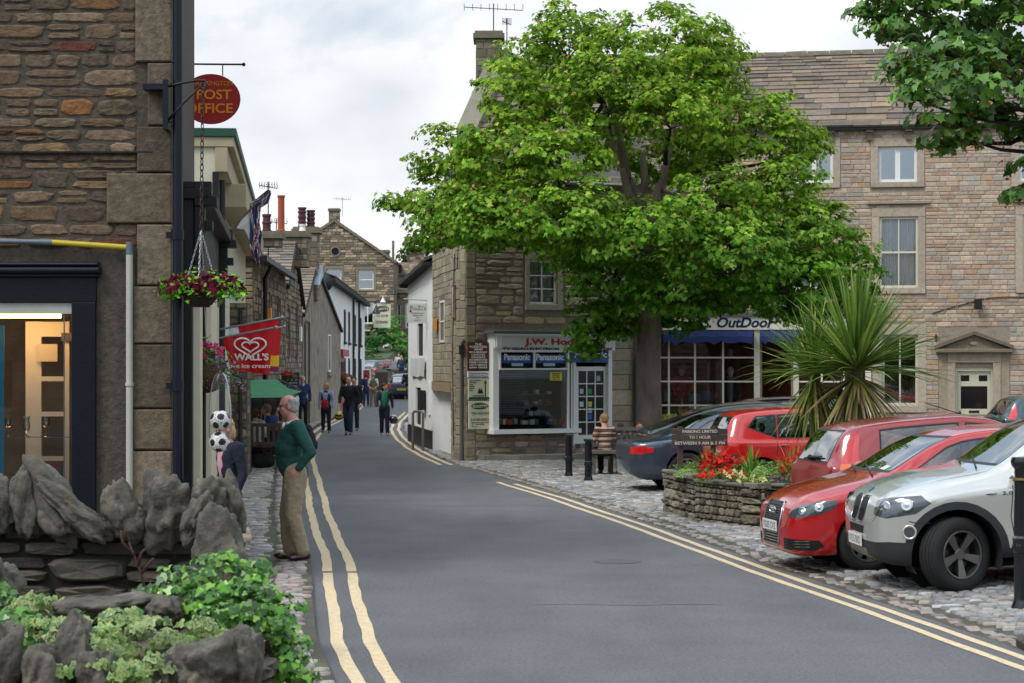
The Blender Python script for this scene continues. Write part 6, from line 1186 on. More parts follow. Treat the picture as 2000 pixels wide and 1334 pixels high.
# ---------------------------------------------------------------- cars
from mathutils.bvhtree import BVHTree
m_tyre = mat('tyre_rubber', '#1c1c1d', .85, bump=.2, bscale=80); m_trim = mat('black_trim', '#0e0f10', .5); m_clad = mat('dark_cladding', '#26282b', .6, bump=.1, bscale=90)
m_chrome = mat('chrome', '#b4b7bb', .18, metal=1); m_cglass = glass('car_glass', (.42, .50, .48), .12, .01); m_wsglass = glass('windscreen_glass', (.42, .50, .48), .30, .01)
m_lens = glass('lamp_lens', (.92, .94, .95), .12); m_lampi = mat('lamp_reflector', '#b9bdc2', .18, metal=.9); m_seat = mat('seat_cloth', '#1a1b1e', .9); m_arch = mat('arch_liner', '#08080a', .95)
def paint(name, col, metal=0, rough=.25): return mat(name, col, rough, metal=metal, coat=1.0, backdark=True)
def catmull(P_, segs):
 out = []; n = len(P_)
 for i in range(n-1):
  p0 = P_[max(i-1, 0)]; p1 = P_[i]; p2 = P_[i+1]; p3 = P_[min(i+2, n-1)]
  for k in range(segs[i]):
   t = k/segs[i]; t2 = t*t; t3 = t2*t; ten = .38
   out.append(tuple((2*t3-3*t2+1)*p1[a]+(t3-2*t2+t)*ten*(p2[a]-p0[a])+(-2*t3+3*t2)*p2[a]+(t3-t2)*ten*(p3[a]-p1[a]) for a in (0, 1)))
 out.append(P_[-1]); return out
def in_polygon(s, t, poly):
 c = False; j = len(poly)-1
 for i in range(len(poly)):
  if (poly[i][1] > t) != (poly[j][1] > t) and s < (poly[j][0]-poly[i][0])*(t-poly[i][1])/(poly[j][1]-poly[i][1])+poly[i][0]: c = not c
  j = i
 return c
def grow(poly, d):
 n = len(poly); ar = sum(poly[i][0]*poly[(i+1) % n][1]-poly[(i+1) % n][0]*poly[i][1] for i in range(n)); s = 1 if ar > 0 else -1; out = []
 for i in range(n):
  p, q, r = Vector(poly[i-1]), Vector(poly[i]), Vector(poly[(i+1) % n]); e1 = (q-p).normalized(); e2 = (r-q).normalized(); n1 = Vector((e1.y, -e1.x))*s; n2 = Vector((e2.y, -e2.x))*s
  b = n1+n2; b = b/max(b.length_squared/2, .5); out.append(tuple(q+b*d))
 return out
class Car:
 def __init__(s, spec):
  s.sp = spec; L_ = spec['L']; s.L = L_; W = spec['W']; zt = pchip(spec['top']); bl = pchip(spec['belt']); zb = pchip(spec['bot']); wt = pchip(spec['wtop']); s.zt, s.bl = zt, bl
  rf, rr = spec.get('rf', .6), spec.get('rr', .45); mf, mr = spec.get('mf', .66), spec.get('mr', .80); s.zb = zb
  def plan(x):
   m = 1
   for e, r, mm in ((L_/2-x, rf, mf), (x+L_/2, rr, mr)):
    if e < r: d = 1-e/r; m *= mm+(1-mm)*(1-d**2.5)**(1/2.0)
   return m
  xs = sorted(set([round(L_/2-v, 4) for v in (0, .012, .03, .06, .1, .15, .21, .28, .36, .45)]+[round(-L_/2+v, 4) for v in (0, .012, .03, .06, .1, .15, .21, .28, .36, .45)]+[round(v, 4) for v in np.arange(-L_/2+.53, L_/2-.5, .065)]))
  segs = [3, 2, 2, 3, 3, 3, 3, 8, 4, 5]; bm = bmesh.new(); rings = []
  for x in xs:
   w_ = W*plan(x); z1 = zt(x); zs = min(bl(x), z1-.035); z0 = zb(x); t_ = min(wt(x)*plan(x)**.5, w_*.93); h = z1-zs; dr = min(.085, h*.45)
   z0 = min(z0, zs-.12)
   P_ = [(0, z0), (.80*w_, z0), (.94*w_, z0+.03), (.985*w_, z0+.12), (w_, z0+.35*(zs-z0)+.03), (1.0*w_, z0+.68*(zs-z0)), (.99*w_, zs-.06*min(1, (zs-z0)/.4)), (.945*w_, zs), (t_+.05*h if h > .3 else t_+.03, z1-dr), (t_*.86, z1-dr*.25), (0, z1+.012)]
   half = catmull(P_, segs); rings.append([bm.verts.new((x, y, z)) for y, z in half]+[bm.verts.new((x, -y, z)) for y, z in half[-2:0:-1]])
  n = len(rings[0])
  for a, b in zip(rings[:-1], rings[1:]):
   for j in range(n): bm.faces.new((a[j], a[(j+1) % n], b[(j+1) % n], b[j]))
  for ring, sg in ((rings[0], -1), (rings[-1], 1)):
   prev = ring; cz = (min(v.co.z for v in ring)+max(v.co.z for v in ring))/2
   for k_ in (.9, .7, .4):
    nx = [bm.verts.new((v.co.x+sg*.03*(1-k_**2), v.co.y*k_, cz+(v.co.z-cz)*k_)) for v in ring]
    for j in range(n):
     q = (prev[j], nx[j], nx[(j+1) % n], prev[(j+1) % n]); bm.faces.new(q if sg < 0 else q[::-1])
    prev = nx
   bm.faces.new(prev if sg < 0 else prev[::-1])
  bmesh.ops.recalc_face_normals(bm, faces=bm.faces); s.bm = bm; s.lay = bm.faces.layers.int.new('reg'); s.regs = []; s.bvh = BVHTree.FromBMesh(bm)
 def surf(s, x, z, side=1, out=0):
  h, n, i, d = s.bvh.ray_cast(Vector((x, side*3, z)), Vector((0, -side, 0)))
  return (h+n*out) if h else Vector((x, side*s.sp['W'], z))
 def front(s, y, z, sg=1, out=0):
  h, n, i, d = s.bvh.ray_cast(Vector((sg*4, y, z)), Vector((-sg, 0, 0)))
  return (h+n*out) if h else Vector((sg*s.L/2, y, z))
 def region(s, name, poly, ea, dirn, only=None, eb=Vector((0, 0, 1)), nmin=.12):
  ea = Vector(ea); dirn = Vector(dirn); bm = s.bm; lo = (min(p[0] for p in poly)-.03, min(p[1] for p in poly)-.03); hi = (max(p[0] for p in poly)+.03, max(p[1] for p in poly)+.03)
  def ok(f):
   if f.normal.dot(dirn) < nmin: return False
   c = f.calc_center_median()
   return only is None or only(c)
  if name not in s.regs: s.regs.append(name)
  for i in range(len(poly)):
   p, q = Vector(poly[i]), Vector(poly[(i+1) % len(poly)]); e = q-p
   if e.length < 1e-5: continue
   a0, a1 = min(p.x, q.x)-.02, max(p.x, q.x)+.02; b0, b1 = min(p.y, q.y)-.02, max(p.y, q.y)+.02
   fs = []
   for f in bm.faces:
    if f.normal.dot(dirn) < nmin: continue
    cs = [(v.co.dot(ea), v.co.dot(eb)) for v in f.verts]
    if max(c[0] for c in cs) < a0 or min(c[0] for c in cs) > a1 or max(c[1] for c in cs) < b0 or min(c[1] for c in cs) > b1: continue
    if ok(f): fs.append(f)
   if not fs: continue
   nrm = (ea*e.y-eb*e.x).normalized(); co = ea*(p.x/ea.length_squared)+eb*p.y
   geom = set(fs)
   for f in fs: geom.update(f.edges); geom.update(f.verts)
   bmesh.ops.bisect_plane(bm, geom=list(geom), plane_co=co, plane_no=nrm, dist=1e-5)
  rid = s.regs.index(name)+1
  for f in bm.faces:
   if f.normal.dot(dirn) < nmin: continue
   c = f.calc_center_median()
   if only is not None and not only(c): continue
   if in_polygon(c.dot(ea)/ea.length_squared, c.dot(eb), poly): f[s.lay] = rid
 def side(s, name, poly, only=None, sides=(1, -1), nmin=.3):
  for sg in sides: s.region(name, poly, (1, 0, 0), (0, sg, 0), (lambda c, sg=sg: c.y*sg > .2 and (only is None or only(c))), nmin=nmin)
 def ends(s, name, poly, sg=1, half=True, only=None, nmin=.15):
  for k in ((1, -1) if half else (1,)): s.region(name, poly, (0, k, 0), (sg, 0, 0), (lambda c: c.x*sg > 0 and (only is None or only(c))), nmin=nmin)
 def diag(s, name, poly, sg=1, sides=(1, -1), nmin=.25, only=None):   # s coordinate: distance from the nose centre, 45 deg
  k = .7071; off = sg*s.L/2*sg
  for d in sides:
   pl = [(a-s.L/2*k, b) for a, b in poly]; s.region(name, pl, (-sg*k, d*k, 0), (sg*k, d*k, 0), (lambda c: c.x*sg > 0 and (only is None or only(c))), nmin=nmin)
 def take(s, name, parent, m, out_=0):
  if name not in s.regs: return None
  rid = s.regs.index(name)+1; al = [f for f in s.bm.faces if f[s.lay] == rid]
  if not al: return None
  mn = min(abs(f.calc_center_median().y) for f in al); groups = [al]
  if mn > .03: groups = [[f for f in al if f.calc_center_median().y > 0], [f for f in al if f.calc_center_median().y <= 0]]
  if name in ('side_window', 'window_trim', 'seam', 'cladding', 'arch_hole', 'headlight', 'tail_lamp', 'indicator_lamp', 'lower_intake', 'fog_lamp', 'reversing_lamp', 'grille'):
   out = []
   for fs in groups:   # islands
    left = set(fs)
    while left:
     st = [left.pop()]; isl = list(st)
     while st:
      f = st.pop()
      for e in f.edges:
       for k in e.link_faces:
        if k in left: left.discard(k); st.append(k); isl.append(k)
     out.append(isl)
   big = [o for o in out if sum(f.calc_area() for f in o) > 2e-4]; groups = big if big and name not in ('seam', 'arch_hole') else groups
  o = None
  for fs in groups:
   if not fs: continue
   idx = {}; V = []; F_ = []
   for f in fs:
    q = []
    for v in f.verts:
     key = id(v)
     if key not in idx: idx[key] = (len(V), v); V.append(tuple(v.co+v.normal*out_))
     q.append(idx[key][0])
    F_.append(q)
   me = bpy.data.meshes.new(name); me.from_pydata(V, [], F_); me.materials.append(m); me.polygons.foreach_set('use_smooth', [True]*len(F_)); o = bpy.data.objects.new(name, me); COL.objects.link(o); o.parent = parent
   if name == 'arch_hole': bpy.data.objects.remove(o); o = None
  bmesh.ops.delete(s.bm, geom=al, context='FACES'); return o
def ngon(cx, cz, r, n=22, a0=0): return [(cx+r*math.cos(2*math.pi*(i+.5)/n+a0), cz+r*math.sin(2*math.pi*(i+.5)/n+a0)) for i in range(n)]
def wheel(parent, c, side, Rt=.32, Rr=.205, wd=.205, style=5, m_rim=None, steer=0, near=True):
 """wheel as part: tyre (with rim and hub as sub-parts); axis along y"""
 Mx = Matrix.Rotation(steer, 3, 'Z')@Matrix.Rotation(R(-90)*side, 3, 'X')   # lathe z -> outward
 c = Vector(c); h = wd/2; q = MB()
 prof = [(Rr-.005, -h*.9), (Rr+.02, -h), (Rt-.05, -h*1.02), (Rt-.018, -h*.9), (Rt, -h*.68)]
 for g_ in (-.42, -.0, .42): prof += [(Rt, h*(g_-.07)), (Rt-.008, h*(g_-.05)), (Rt-.008, h*(g_+.05)), (Rt, h*(g_+.07))]
 prof += [(Rt, h*.68), (Rt-.018, h*.9), (Rt-.05, h*1.02), (Rr+.02, h), (Rr-.004, h*.88)]
 q.lathe(prof, c, 44, Mx, cap=False)
 if near:   # tread blocks: slanted sipes on the shoulder
  for i in range(66):
   a = 2*math.pi*i/66
   for zz in (-.82, .62): 
    p = [Mx@Vector(((Rt+.0015)*math.cos(a+da), (Rt+.0015)*math.sin(a+da), h*z_)) for da, z_ in ((0, zz), (.028, zz), (.028+.03, zz+.22), (.03, zz+.22))]; q.add([c+v for v in p], [(0, 1, 2, 3)], mi=0)
 ty = q.build('tyre', m_tyre, parent, world=False, auto=True)
 q = MB(); q.lathe([(Rr, h*.93), (Rr-.004, h*.97), (Rr-.018, h*.95), (Rr-.022, h*.6), (Rr-.03, -h*.3), (Rr-.03, -h*.7)], c, 36, Mx, cap=False)
 ns = style
 for i in range(ns):
  a = 2*math.pi*i/ns+.3; sp = [(.055, -.026), (.055, .026), (Rr-.02, .046 if ns <= 5 else .022), (Rr-.02, -.046 if ns <= 5 else -.022)]
  f_ = []; b_ = []
  for r_, t_ in sp:
   x_, y_ = r_*math.cos(a)-t_*math.sin(a), r_*math.sin(a)+t_*math.cos(a); zf = h*(.62 if r_ < .1 else .86); f_.append(c+Mx@Vector((x_, y_, zf))); b_.append(c+Mx@Vector((x_, y_, zf-.03)))
  q.hexa(b_, f_)
 q.lathe([(.062, h*.3), (.062, h*.58), (.05, h*.66), (.0, h*.66)], c, 18, Mx, cap=False)
 rim = q.build('rim', m_rim or mat('alloy_silver', '#9ea1a4', .3, metal=.85), ty, world=False, auto=True)
 q = MB(); q.lathe([(Rr-.03, -h*.2), (.0, -h*.2)], c, 24, Mx, cap=False); q.lathe([(Rr*.72, h*.0), (Rr*.72, h*.1), (.05, h*.1)], c, 24, Mx, cap=False, mi=1); q.build('brake_disc', [m_arch, mat('disc_steel', '#4a4a4a', .4, metal=.8)], ty, world=False)
 return ty
def build_car(name, label, sp, loc, heading, col_m, group='cars parked in the square', lod=2):
 cr = Car(sp); root = thing(name, label, 'car', (loc[0], loc[1], g(loc[0], loc[1])), heading, group); L_ = cr.L
 hx_, hy_ = math.cos(heading), math.sin(heading); pz = (g(loc[0]+hx_, loc[1]+hy_)-g(loc[0]-hx_, loc[1]-hy_))/2; rz_ = (g(loc[0]-hy_*.7, loc[1]+hx_*.7)-g(loc[0]+hy_*.7, loc[1]-hx_*.7))/1.4
 root.rotation_mode = 'XYZ'; M3 = Matrix.Rotation(heading, 3, 'Z')@Matrix.Rotation(-math.atan(pz), 3, 'Y')@Matrix.Rotation(math.atan(rz_), 3, 'X'); root.rotation_euler = M3.to_euler('XYZ')
 W = sp['W']; xa, xb = sp['axles']; Rt = sp['R']; ra = Rt+sp.get('archgap', .045)
 if sp.get('clad'):
  for xx in (xa, xb): cr.side('cladding', ngon(xx, Rt, ra+.075, 30), nmin=.05)
  cr.side('cladding', [(xa, .1), (xa, .40), (xb, .40), (xb, .1)], nmin=-.1)
  cr.diag('cladding', [(.0, .1), (0, .50), (.42, .50), (.62, .56-.05), (.80, .50), (1.3, .50), (1.3, .1)], nmin=-.2)
  cr.ends('cladding', [(-.9, .1), (.9, .1), (.9, .5), (-.9, .5)], -1, half=False, nmin=-.2)
 for xx in (xa, xb): cr.side('arch_hole', ngon(xx, Rt, ra, 30), nmin=-.6)
 for pane in sp['panes']:
  x0, x1 = pane[0], pane[1]; sl0, sl1 = pane[2], pane[3]; n = 5; lo = []; up = []
  for i in range(n+1):
   t = i/n; xl = x0+(x1-x0)*t; lo.append((xl, min(cr.bl(xl)+.045+pane[4]*(1-t), cr.zt(xl)-.09)))
   xu = (x0+sl0)+((x1+sl1)-(x0+sl0))*t; up.append((xu, max(cr.zt(xu)-.115, cr.bl(xl)+.06)))
  poly = lo+up[::-1]; poly = [p for i, p in enumerate(poly) if i == 0 or (Vector(p)-Vector(poly[i-1])).length > .02]
  if lod > 1: cr.side('window_trim', grow(poly, .022))
  cr.side('side_window', poly)
 for pl in sp.get('sidelamps', []): cr.side(pl[0], pl[1])
 for nm, fn, pl, sg in sp.get('regions', []): getattr(cr, fn)(nm, pl, sg)
 ws = sp['ws']; cr.ends('windscreen_trim', grow(ws, .02), 1, half=False, only=lambda c: c.x > sp['wsx']); cr.ends('windscreen', ws, 1, half=False, only=lambda c: c.x > sp['wsx'])
 rw = sp['rw']; cr.ends('rear_trim', grow(rw, .02), -1, half=False, only=lambda c: c.x < sp['rwx']); cr.ends('rear_window', rw, -1, half=False, only=lambda c: c.x < sp['rwx'])
 for ln in sp.get('seams', []):
  for a, b in zip(ln[:-1], ln[1:]):
   d = (Vector(b)-Vector(a)); nn = Vector((-d.y, d.x)).normalized()*.005; cr.side('seam', [tuple(Vector(a)-nn), tuple(Vector(b)-nn), tuple(Vector(b)+nn), tuple(Vector(a)+nn)])
 cr.take('arch_hole', root, m_arch)
 cr.take('side_window', root, m_cglass); cr.take('windscreen', root, m_wsglass); cr.take('rear_window', root, m_wsglass)
 for nm in list(cr.regs):
  mm = sp['mats'].get(nm)
  if nm in ('window_trim', 'windscreen_trim', 'rear_trim', 'seam'): cr.take(nm, root, m_trim)
  elif nm == 'cladding': cr.take(nm, root, m_clad)
  elif mm is not None: cr.take(nm, root, mm, .002)
 cr.bm.faces.ensure_lookup_table(); me = bpy.data.meshes.new('body'); cr.bm.to_mesh(me); me.materials.append(col_m); me.polygons.foreach_set('use_smooth', [True]*len(me.polygons)); me.set_sharp_from_angle(angle=R(42)); o = bpy.data.objects.new('body', me); COL.objects.link(o); o.parent = root
 q = MB()
 for xx in (xa, xb):
  for sd in (1, -1):
   n = 20; vs = []
   for i in range(n+1):
    a = math.pi*(-.12+1.24*i/n); x_, z_ = xx+ra*math.cos(a), Rt+ra*math.sin(a); y_ = abs(cr.surf(x_, max(z_, .2), sd).y); vs += [(x_, sd*(y_-.002), z_), (x_, sd*(W-.42), z_)]
   q.add(vs, [(2*i, 2*i+1, 2*i+3, 2*i+2) for i in range(n)])
   q.add([(xx+ra*math.cos(2*math.pi*i/n), sd*(W-.42), Rt+ra*math.sin(2*math.pi*i/n)) for i in range(n)], [tuple(range(n))])
 q.box(-L_/2+.3, -W*.7, .2, L_/2-.4, W*.7, .24); q.build('arch_liner', m_arch, root, world=False)
 for xx in (xa, xb):
  for sd in (1, -1): wheel(root, (xx, sd*(W-.105-.01), Rt), sd, Rt, sp['Rr'], sp.get('tw', .205), sp.get('spokes', 5), sp.get('rim'), steer=(sp.get('steer', 0) if xx == xa else 0), near=lod > 2)
 q = MB(); zc = sp['seat_z']
 for xx, ys in ((sp['seat_x'], (-.36, .36)), (sp['seat_x']-.85, (-.36, .36))):
  for y in ys: q.hexa([(xx-.1, y-.24, zc-.5), (xx+.05, y-.24, zc-.5), (xx+.05, y+.24, zc-.5), (xx-.1, y+.24, zc-.5)], [(xx-.28, y-.2, zc+.02), (xx-.2, y-.2, zc+.02), (xx-.2, y+.2, zc+.02), (xx-.28, y+.2, zc+.02)]); q.ball((xx-.26, y, zc+.12), (.05, .13, .085), 10, 6)
 q.box(sp['seat_x']+.75, -W*.75, zc-.35, sp['seat_x']+.95, W*.75, cr.bl(sp['seat_x']+.8)-.05); q.build('seats', m_seat, root, world=False, auto=True)
 q = MB(); q.box(-L_/2+.45, -W*.86, .45, sp['seat_x']+.8, W*.86, .47); q.build('cabin_floor', m_arch, root, world=False)
 mx = sp['mirror'][0]
 for sd in (1, -1):
  p = cr.surf(mx, cr.bl(mx)+.03, sd); q = MB(); q.ball((p.x-.02, p.y+sd*.13, p.z+.055), (.075, .115, .072), 12, 8, Matrix.Rotation(sd*R(-12), 3, 'Z')); q.tube([p, (p.x, p.y+sd*.1, p.z+.01)], .02, 8); q.build('wing_mirror', sp['mirror'][1] or col_m, root, world=False, smooth=True)
 for hxx in sp.get('handles', []):
  for sd in (1, -1): p = cr.surf(hxx, cr.bl(hxx)-.09, sd, .012); q = MB(); q.ball(p, (.09, .018, .018), 10, 6); q.build('door_handle', sp.get('handle_m') or col_m, root, world=False, smooth=True)
 if lod > 1:
  q = MB(); x0 = sp['cowl']; 
  for y0, y1 in ((.55, -.1), (-.02, -.6)):
   a = Vector((x0+.02, y0, cr.zt(x0)+.02)); b = Vector((x0-.10, y1, cr.zt(x0-.10)-.0)); b = cr.bvh.ray_cast(Vector((x0-.12, y1, 3)), Vector((0, 0, -1)))[0]+Vector((.0, 0, .02)); a = cr.bvh.ray_cast(Vector((x0+.03, y0, 3)), Vector((0, 0, -1)))[0]+Vector((0, 0, .02)); q.tube([a, b], .009, 6)
  q.build('wiper', m_trim, root, world=False)
 if sp.get('rear_wiper'):
  y0, z0 = 0, sp['rear_wiper']; a = cr.front(0, z0, -1, .03); b = cr.front(-.36, z0+.02, -1, .025); q = MB(); q.tube([a, b], .012, 6); q.ball(a, .035, 8, 6); q.build('rear_wiper', m_trim, root, world=False)
 return root, cr, o
HATCH = lambda **k: dict(dict(L=4.05, W=.86, top=[(-2.025, .72), (-2.01, .86), (-1.96, .96), (-1.86, 1.10), (-1.62, 1.36), (-1.48, 1.41), (-1.1, 1.445), (-.3, 1.46), (.2, 1.42), (.42, 1.35), (.98, 1.00), (1.1, .955), (1.6, .875), (1.85, .80), (1.96, .72), (2.025, .60)],
 belt=[(-2.0, .93), (-1, .93), (0, .90), (1.0, .86), (2.0, .66)], bot=[(-2.025, .34), (-1.9, .24), (-1, .19), (1, .19), (1.8, .21), (2.025, .32)], wtop=[(-2, .60), (-1.3, .60), (0, .60), (.6, .66), (1.1, .70), (2, .70)], rf=.62, rr=.40, mf=.60, mr=.80,
 axles=(1.2, -1.28), R=.30, Rr=.19, panes=[(-1.42, -.62, .12, .02, .03), (-.54, .78, .02, -.50, 0)], ws=[(-.62, 1.01), (.62, 1.01), (.54, 1.36), (-.54, 1.36)], wsx=.2, rw=[(-.56, 1.02), (.56, 1.02), (.50, 1.33), (-.50, 1.33)], rwx=-1.4,
 seat_x=.1, seat_z=.98, mirror=(.80, None), cowl=1.06, mats={}, seams=[[(-.58, .88), (-.60, .28)], [(.80, .86), (.84, .5), (.84, .30)]], handles=[-.45], rear_wiper=1.02), **k)
m_red = mat('red_paint', '#8e1220', .45); m_tl = mat('tail_lamp_red', '#c01418', .15, coat=1); m_am = mat('amber_lens', '#d8641a', .15, coat=1); m_clr = mat('clear_lens', '#4d5256', .10, coat=1, metal=.3); m_mesh = mat('grille_mesh', '#0c0d0f', .5); m_plate_w = mat('plate_white', '#d8d9d6', .45); m_plate_y = mat('plate_yellow', '#d9b52a', .45)
def lampglow(cr, root, sg, poly_c, n=2, r=.06, m=None):
 pass
def plate(cr, root, sg, z, s_, m, name='number_plate', zr=0):
 p = cr.front(0, z, sg, .012); q = MB(); x = p.x; q.box(min(x, x+sg*.012), -.26, z-.056, max(x, x+sg*.012), .26, z+.056); o = q.build(name, m, root, world=False)
 me_off = Vector(); F = (lambda u, zz, d=0: Vector((x+sg*(.013+d), sg*u, zz))); 
 cu = bpy.data.curves.new('t', 'FONT'); cu.body = s_; cu.size = .105; cu.align_x = 'CENTER'; cu.resolution_u = 2; ob = bpy.data.objects.new('t', cu); COL.objects.link(ob); bpy.context.view_layer.update(); me = bpy.data.meshes.new_from_object(ob.evaluated_get(bpy.context.evaluated_depsgraph_get())); bpy.data.objects.remove(ob)
 co = np.empty(len(me.vertices)*3, dtype=np.float32); me.vertices.foreach_get('co', co); co = co.reshape(-1, 3); wd = co[:, 0].max()-co[:, 0].min(); co[:, 0] *= .47/wd
 me.vertices.foreach_set('co', np.array([F(a, z-.036+b, c) for a, b, c in co], dtype=np.float32).ravel()); me.materials.clear(); me.materials.append(mat('black_lettering', '#17181b', .5)); me.update(); t = bpy.data.objects.new('lettering', me); COL.objects.link(t); t.parent = o
 return o
def head_inner(cr, root, lampname, pts, r=.055):
 """reflector bowls just proud of the lamp, under the lens"""
 for sd in (1, -1):
  for a, z, rr in pts:
   k = .7071; d = Vector((-k, -sd*k, 0)); o = Vector((cr.L/2-a*k, sd*a*k, z))-d*3
   h = cr.bvh.ray_cast(o, d)
   if h[0] is None: continue
   n = h[1]; Mx = n.to_track_quat('Z', 'Y').to_matrix(); q = MB(); q.lathe([(rr, .001), (rr*.95, .006), (rr*.7, .002), (rr*.35, .006), (0, .012)], h[0], 16, Mx, cap=False); q.build('lamp_bowl', m_chrome, root, world=False, smooth=True)
def build_cars():
 sil = paint('silver_paint', '#c2c3be', .5, .26)
 sp = dict(L=4.57, W=.925, top=[(-2.285, .90), (-2.25, 1.04), (-2.02, 1.44), (-1.88, 1.58), (-1.4, 1.655), (-.3, 1.675), (.30, 1.62), (.52, 1.54), (1.10, 1.20), (1.22, 1.155), (1.70, 1.09), (2.02, 1.01), (2.16, .94), (2.24, .85), (2.285, .72)],
  belt=[(-2.28, 1.04), (0, 1.04), (1.1, 1.02), (1.9, .93), (2.28, .80)], bot=[(-2.285, .45), (-2.1, .34), (-1, .29), (1, .29), (1.9, .26), (2.15, .28), (2.285, .36)], wtop=[(-2.2, .64), (-1.3, .66), (0, .67), (.7, .72), (1.2, .78), (2.28, .74)], rf=.70, rr=.4, mf=.62, mr=.84,
  axles=(1.55, -1.25), R=.362, Rr=.235, tw=.235, archgap=.075, clad=True, spokes=5, rim=mat('gunmetal_alloy', '#6a6763', .35, metal=.8), steer=R(24),
  panes=[(-1.95, -1.35, .12, -.02, .12), (-1.26, -.30, .0, .0, .02), (-.22, .98, .0, -.56, 0)], ws=[(-.68, 1.20), (.68, 1.20), (.58, 1.56), (-.58, 1.56)], wsx=.2, rw=[(-.60, 1.10), (.60, 1.10), (.52, 1.50), (-.52, 1.50)], rwx=-1.7,
  seat_x=.2, seat_z=1.14, mirror=(.95, None), cowl=1.20, seams=[[(.98, 1.0), (1.02, .7), (.98, .42)], [(-.26, 1.0), (-.26, .42)], [(2.0, .705), (1.93, .685), (1.80, .685)]], handles=[-.12, -1.1],
  regions=[('headlight', 'diag', [(.42, .77), (.41, .895), (.62, .93), (.90, .945), (1.00, .87), (.88, .775), (.60, .735)], 1), ('grille', 'ends', [(.03, .70), (.025, .88), (.07, .905), (.21, .905), (.26, .87), (.245, .70), (.20, .675), (.07, .675)], 1), ('air_intake', 'ends', [(.0, .56), (.0, .635), (.30, .635), (.27, .56)], 1), ('fog_lamp', 'diag', ngon(.82, .60, .052, 14), 1), ('intake', 'ends', [(.0, .30), (.0, .42), (.34, .42), (.38, .30)], 1)],
  mats={'headlight': m_clr, 'grille': m_mesh, 'air_intake': m_mesh, 'fog_lamp': m_clr, 'intake': mat('silver_skid', '#8d8c84', .4, metal=.5)})
 d = R(4); hd = math.pi+d; cx, cy = 4.27+1.55*math.cos(d)-.80*math.sin(d), 20.50+1.55*math.sin(d)+.80*math.cos(d)
 root, cr, body = build_car('silver_suv', 'silver off roader with dark grey arches and its front wheel turned, nearest the road', sp, (cx, cy), hd, sil, lod=3)
 head_inner(cr, root, 'headlight', [(.58, .835, .068), (.80, .86, .062)]); 
 for sd in (1, -1):   # kidney surrounds and bars, fog bezels
  pts = [(.02, .69), (.015, .885), (.07, .915), (.215, .915), (.27, .875), (.255, .69), (.205, .665), (.065, .665), (.02, .69)]; q = MB(); q.tube([cr.front(sd*y, z, 1, .003) for y, z in pts], .008, 8); q.build('grille_surround', m_chrome, root, world=False, smooth=True)
  q = MB()
  for k in range(6): y = .055+k*.034; q.tube([cr.front(sd*y, .685, 1, .004), cr.front(sd*y, .79, 1, .005), cr.front(sd*y, .895, 1, .004)], .004, 5)
  q.build('grille_bar', m_trim, root, world=False)
  k = .7071; dd = Vector((-k, -sd*k, 0)); h = cr.bvh.ray_cast(Vector((cr.L/2-.82*k, sd*.82*k, .60))-dd*3, dd); Mx = h[1].to_track_quat('Z', 'Y').to_matrix(); q = MB(); q.lathe([(.072, -.002), (.068, .012), (.052, .006), (.05, -.001)], h[0], 20, Mx, cap=False); q.build('fog_bezel', sil, root, world=False, smooth=True)
  q = MB(); p = cr.surf(1.20, .93, sd, .004); q.ball(p, (.055, .006, .014), 10, 6); q.build('side_repeater', m_chrome, root, world=False, smooth=True)
 q = MB(); h = cr.bvh.ray_cast(Vector((2.14, 0, 3)), Vector((0, 0, -1))); Mx = h[1].to_track_quat('Z', 'Y').to_matrix(); q.lathe([(.04, .0), (.04, .006), (0, .007)], h[0], 18, Mx, cap=False); q.build('bonnet_roundel', mat('roundel_blue', '#2b5f9e', .3), root, world=False)
 plate(cr, root, 1, .49, 'YX55 BKD', m_plate_w)
 cu_root = root
 def wingtext(s_, x, z, size, w_):
  p = cr.surf(x, z, 1, .003); F = (lambda u, zz, dd=0: Vector((p.x-u, p.y+dd, p.z+zz))); cu = bpy.data.curves.new('t', 'FONT'); cu.body = s_; cu.size = size; cu.align_x = 'CENTER'; cu.resolution_u = 2; cu.extrude = .002; ob = bpy.data.objects.new('t', cu); COL.objects.link(ob); bpy.context.view_layer.update(); me = bpy.data.meshes.new_from_object(ob.evaluated_get(bpy.context.evaluated_depsgraph_get())); bpy.data.objects.remove(ob)
  co = np.empty(len(me.vertices)*3, dtype=np.float32); me.vertices.foreach_get('co', co); co = co.reshape(-1, 3); co[:, 0] *= w_/(co[:, 0].max()-co[:, 0].min()); me.vertices.foreach_set('co', np.array([F(a, b-size*.35, c) for a, b, c in co], dtype=np.float32).ravel()); me.materials.clear(); me.materials.append(m_trim); t = bpy.data.objects.new('wing_badge', me); COL.objects.link(t); t.parent = root
 wingtext('2.0d', 1.02, .93, .05, .14)
 red = paint('bright_red_paint', '#a8040c', 0, .2)
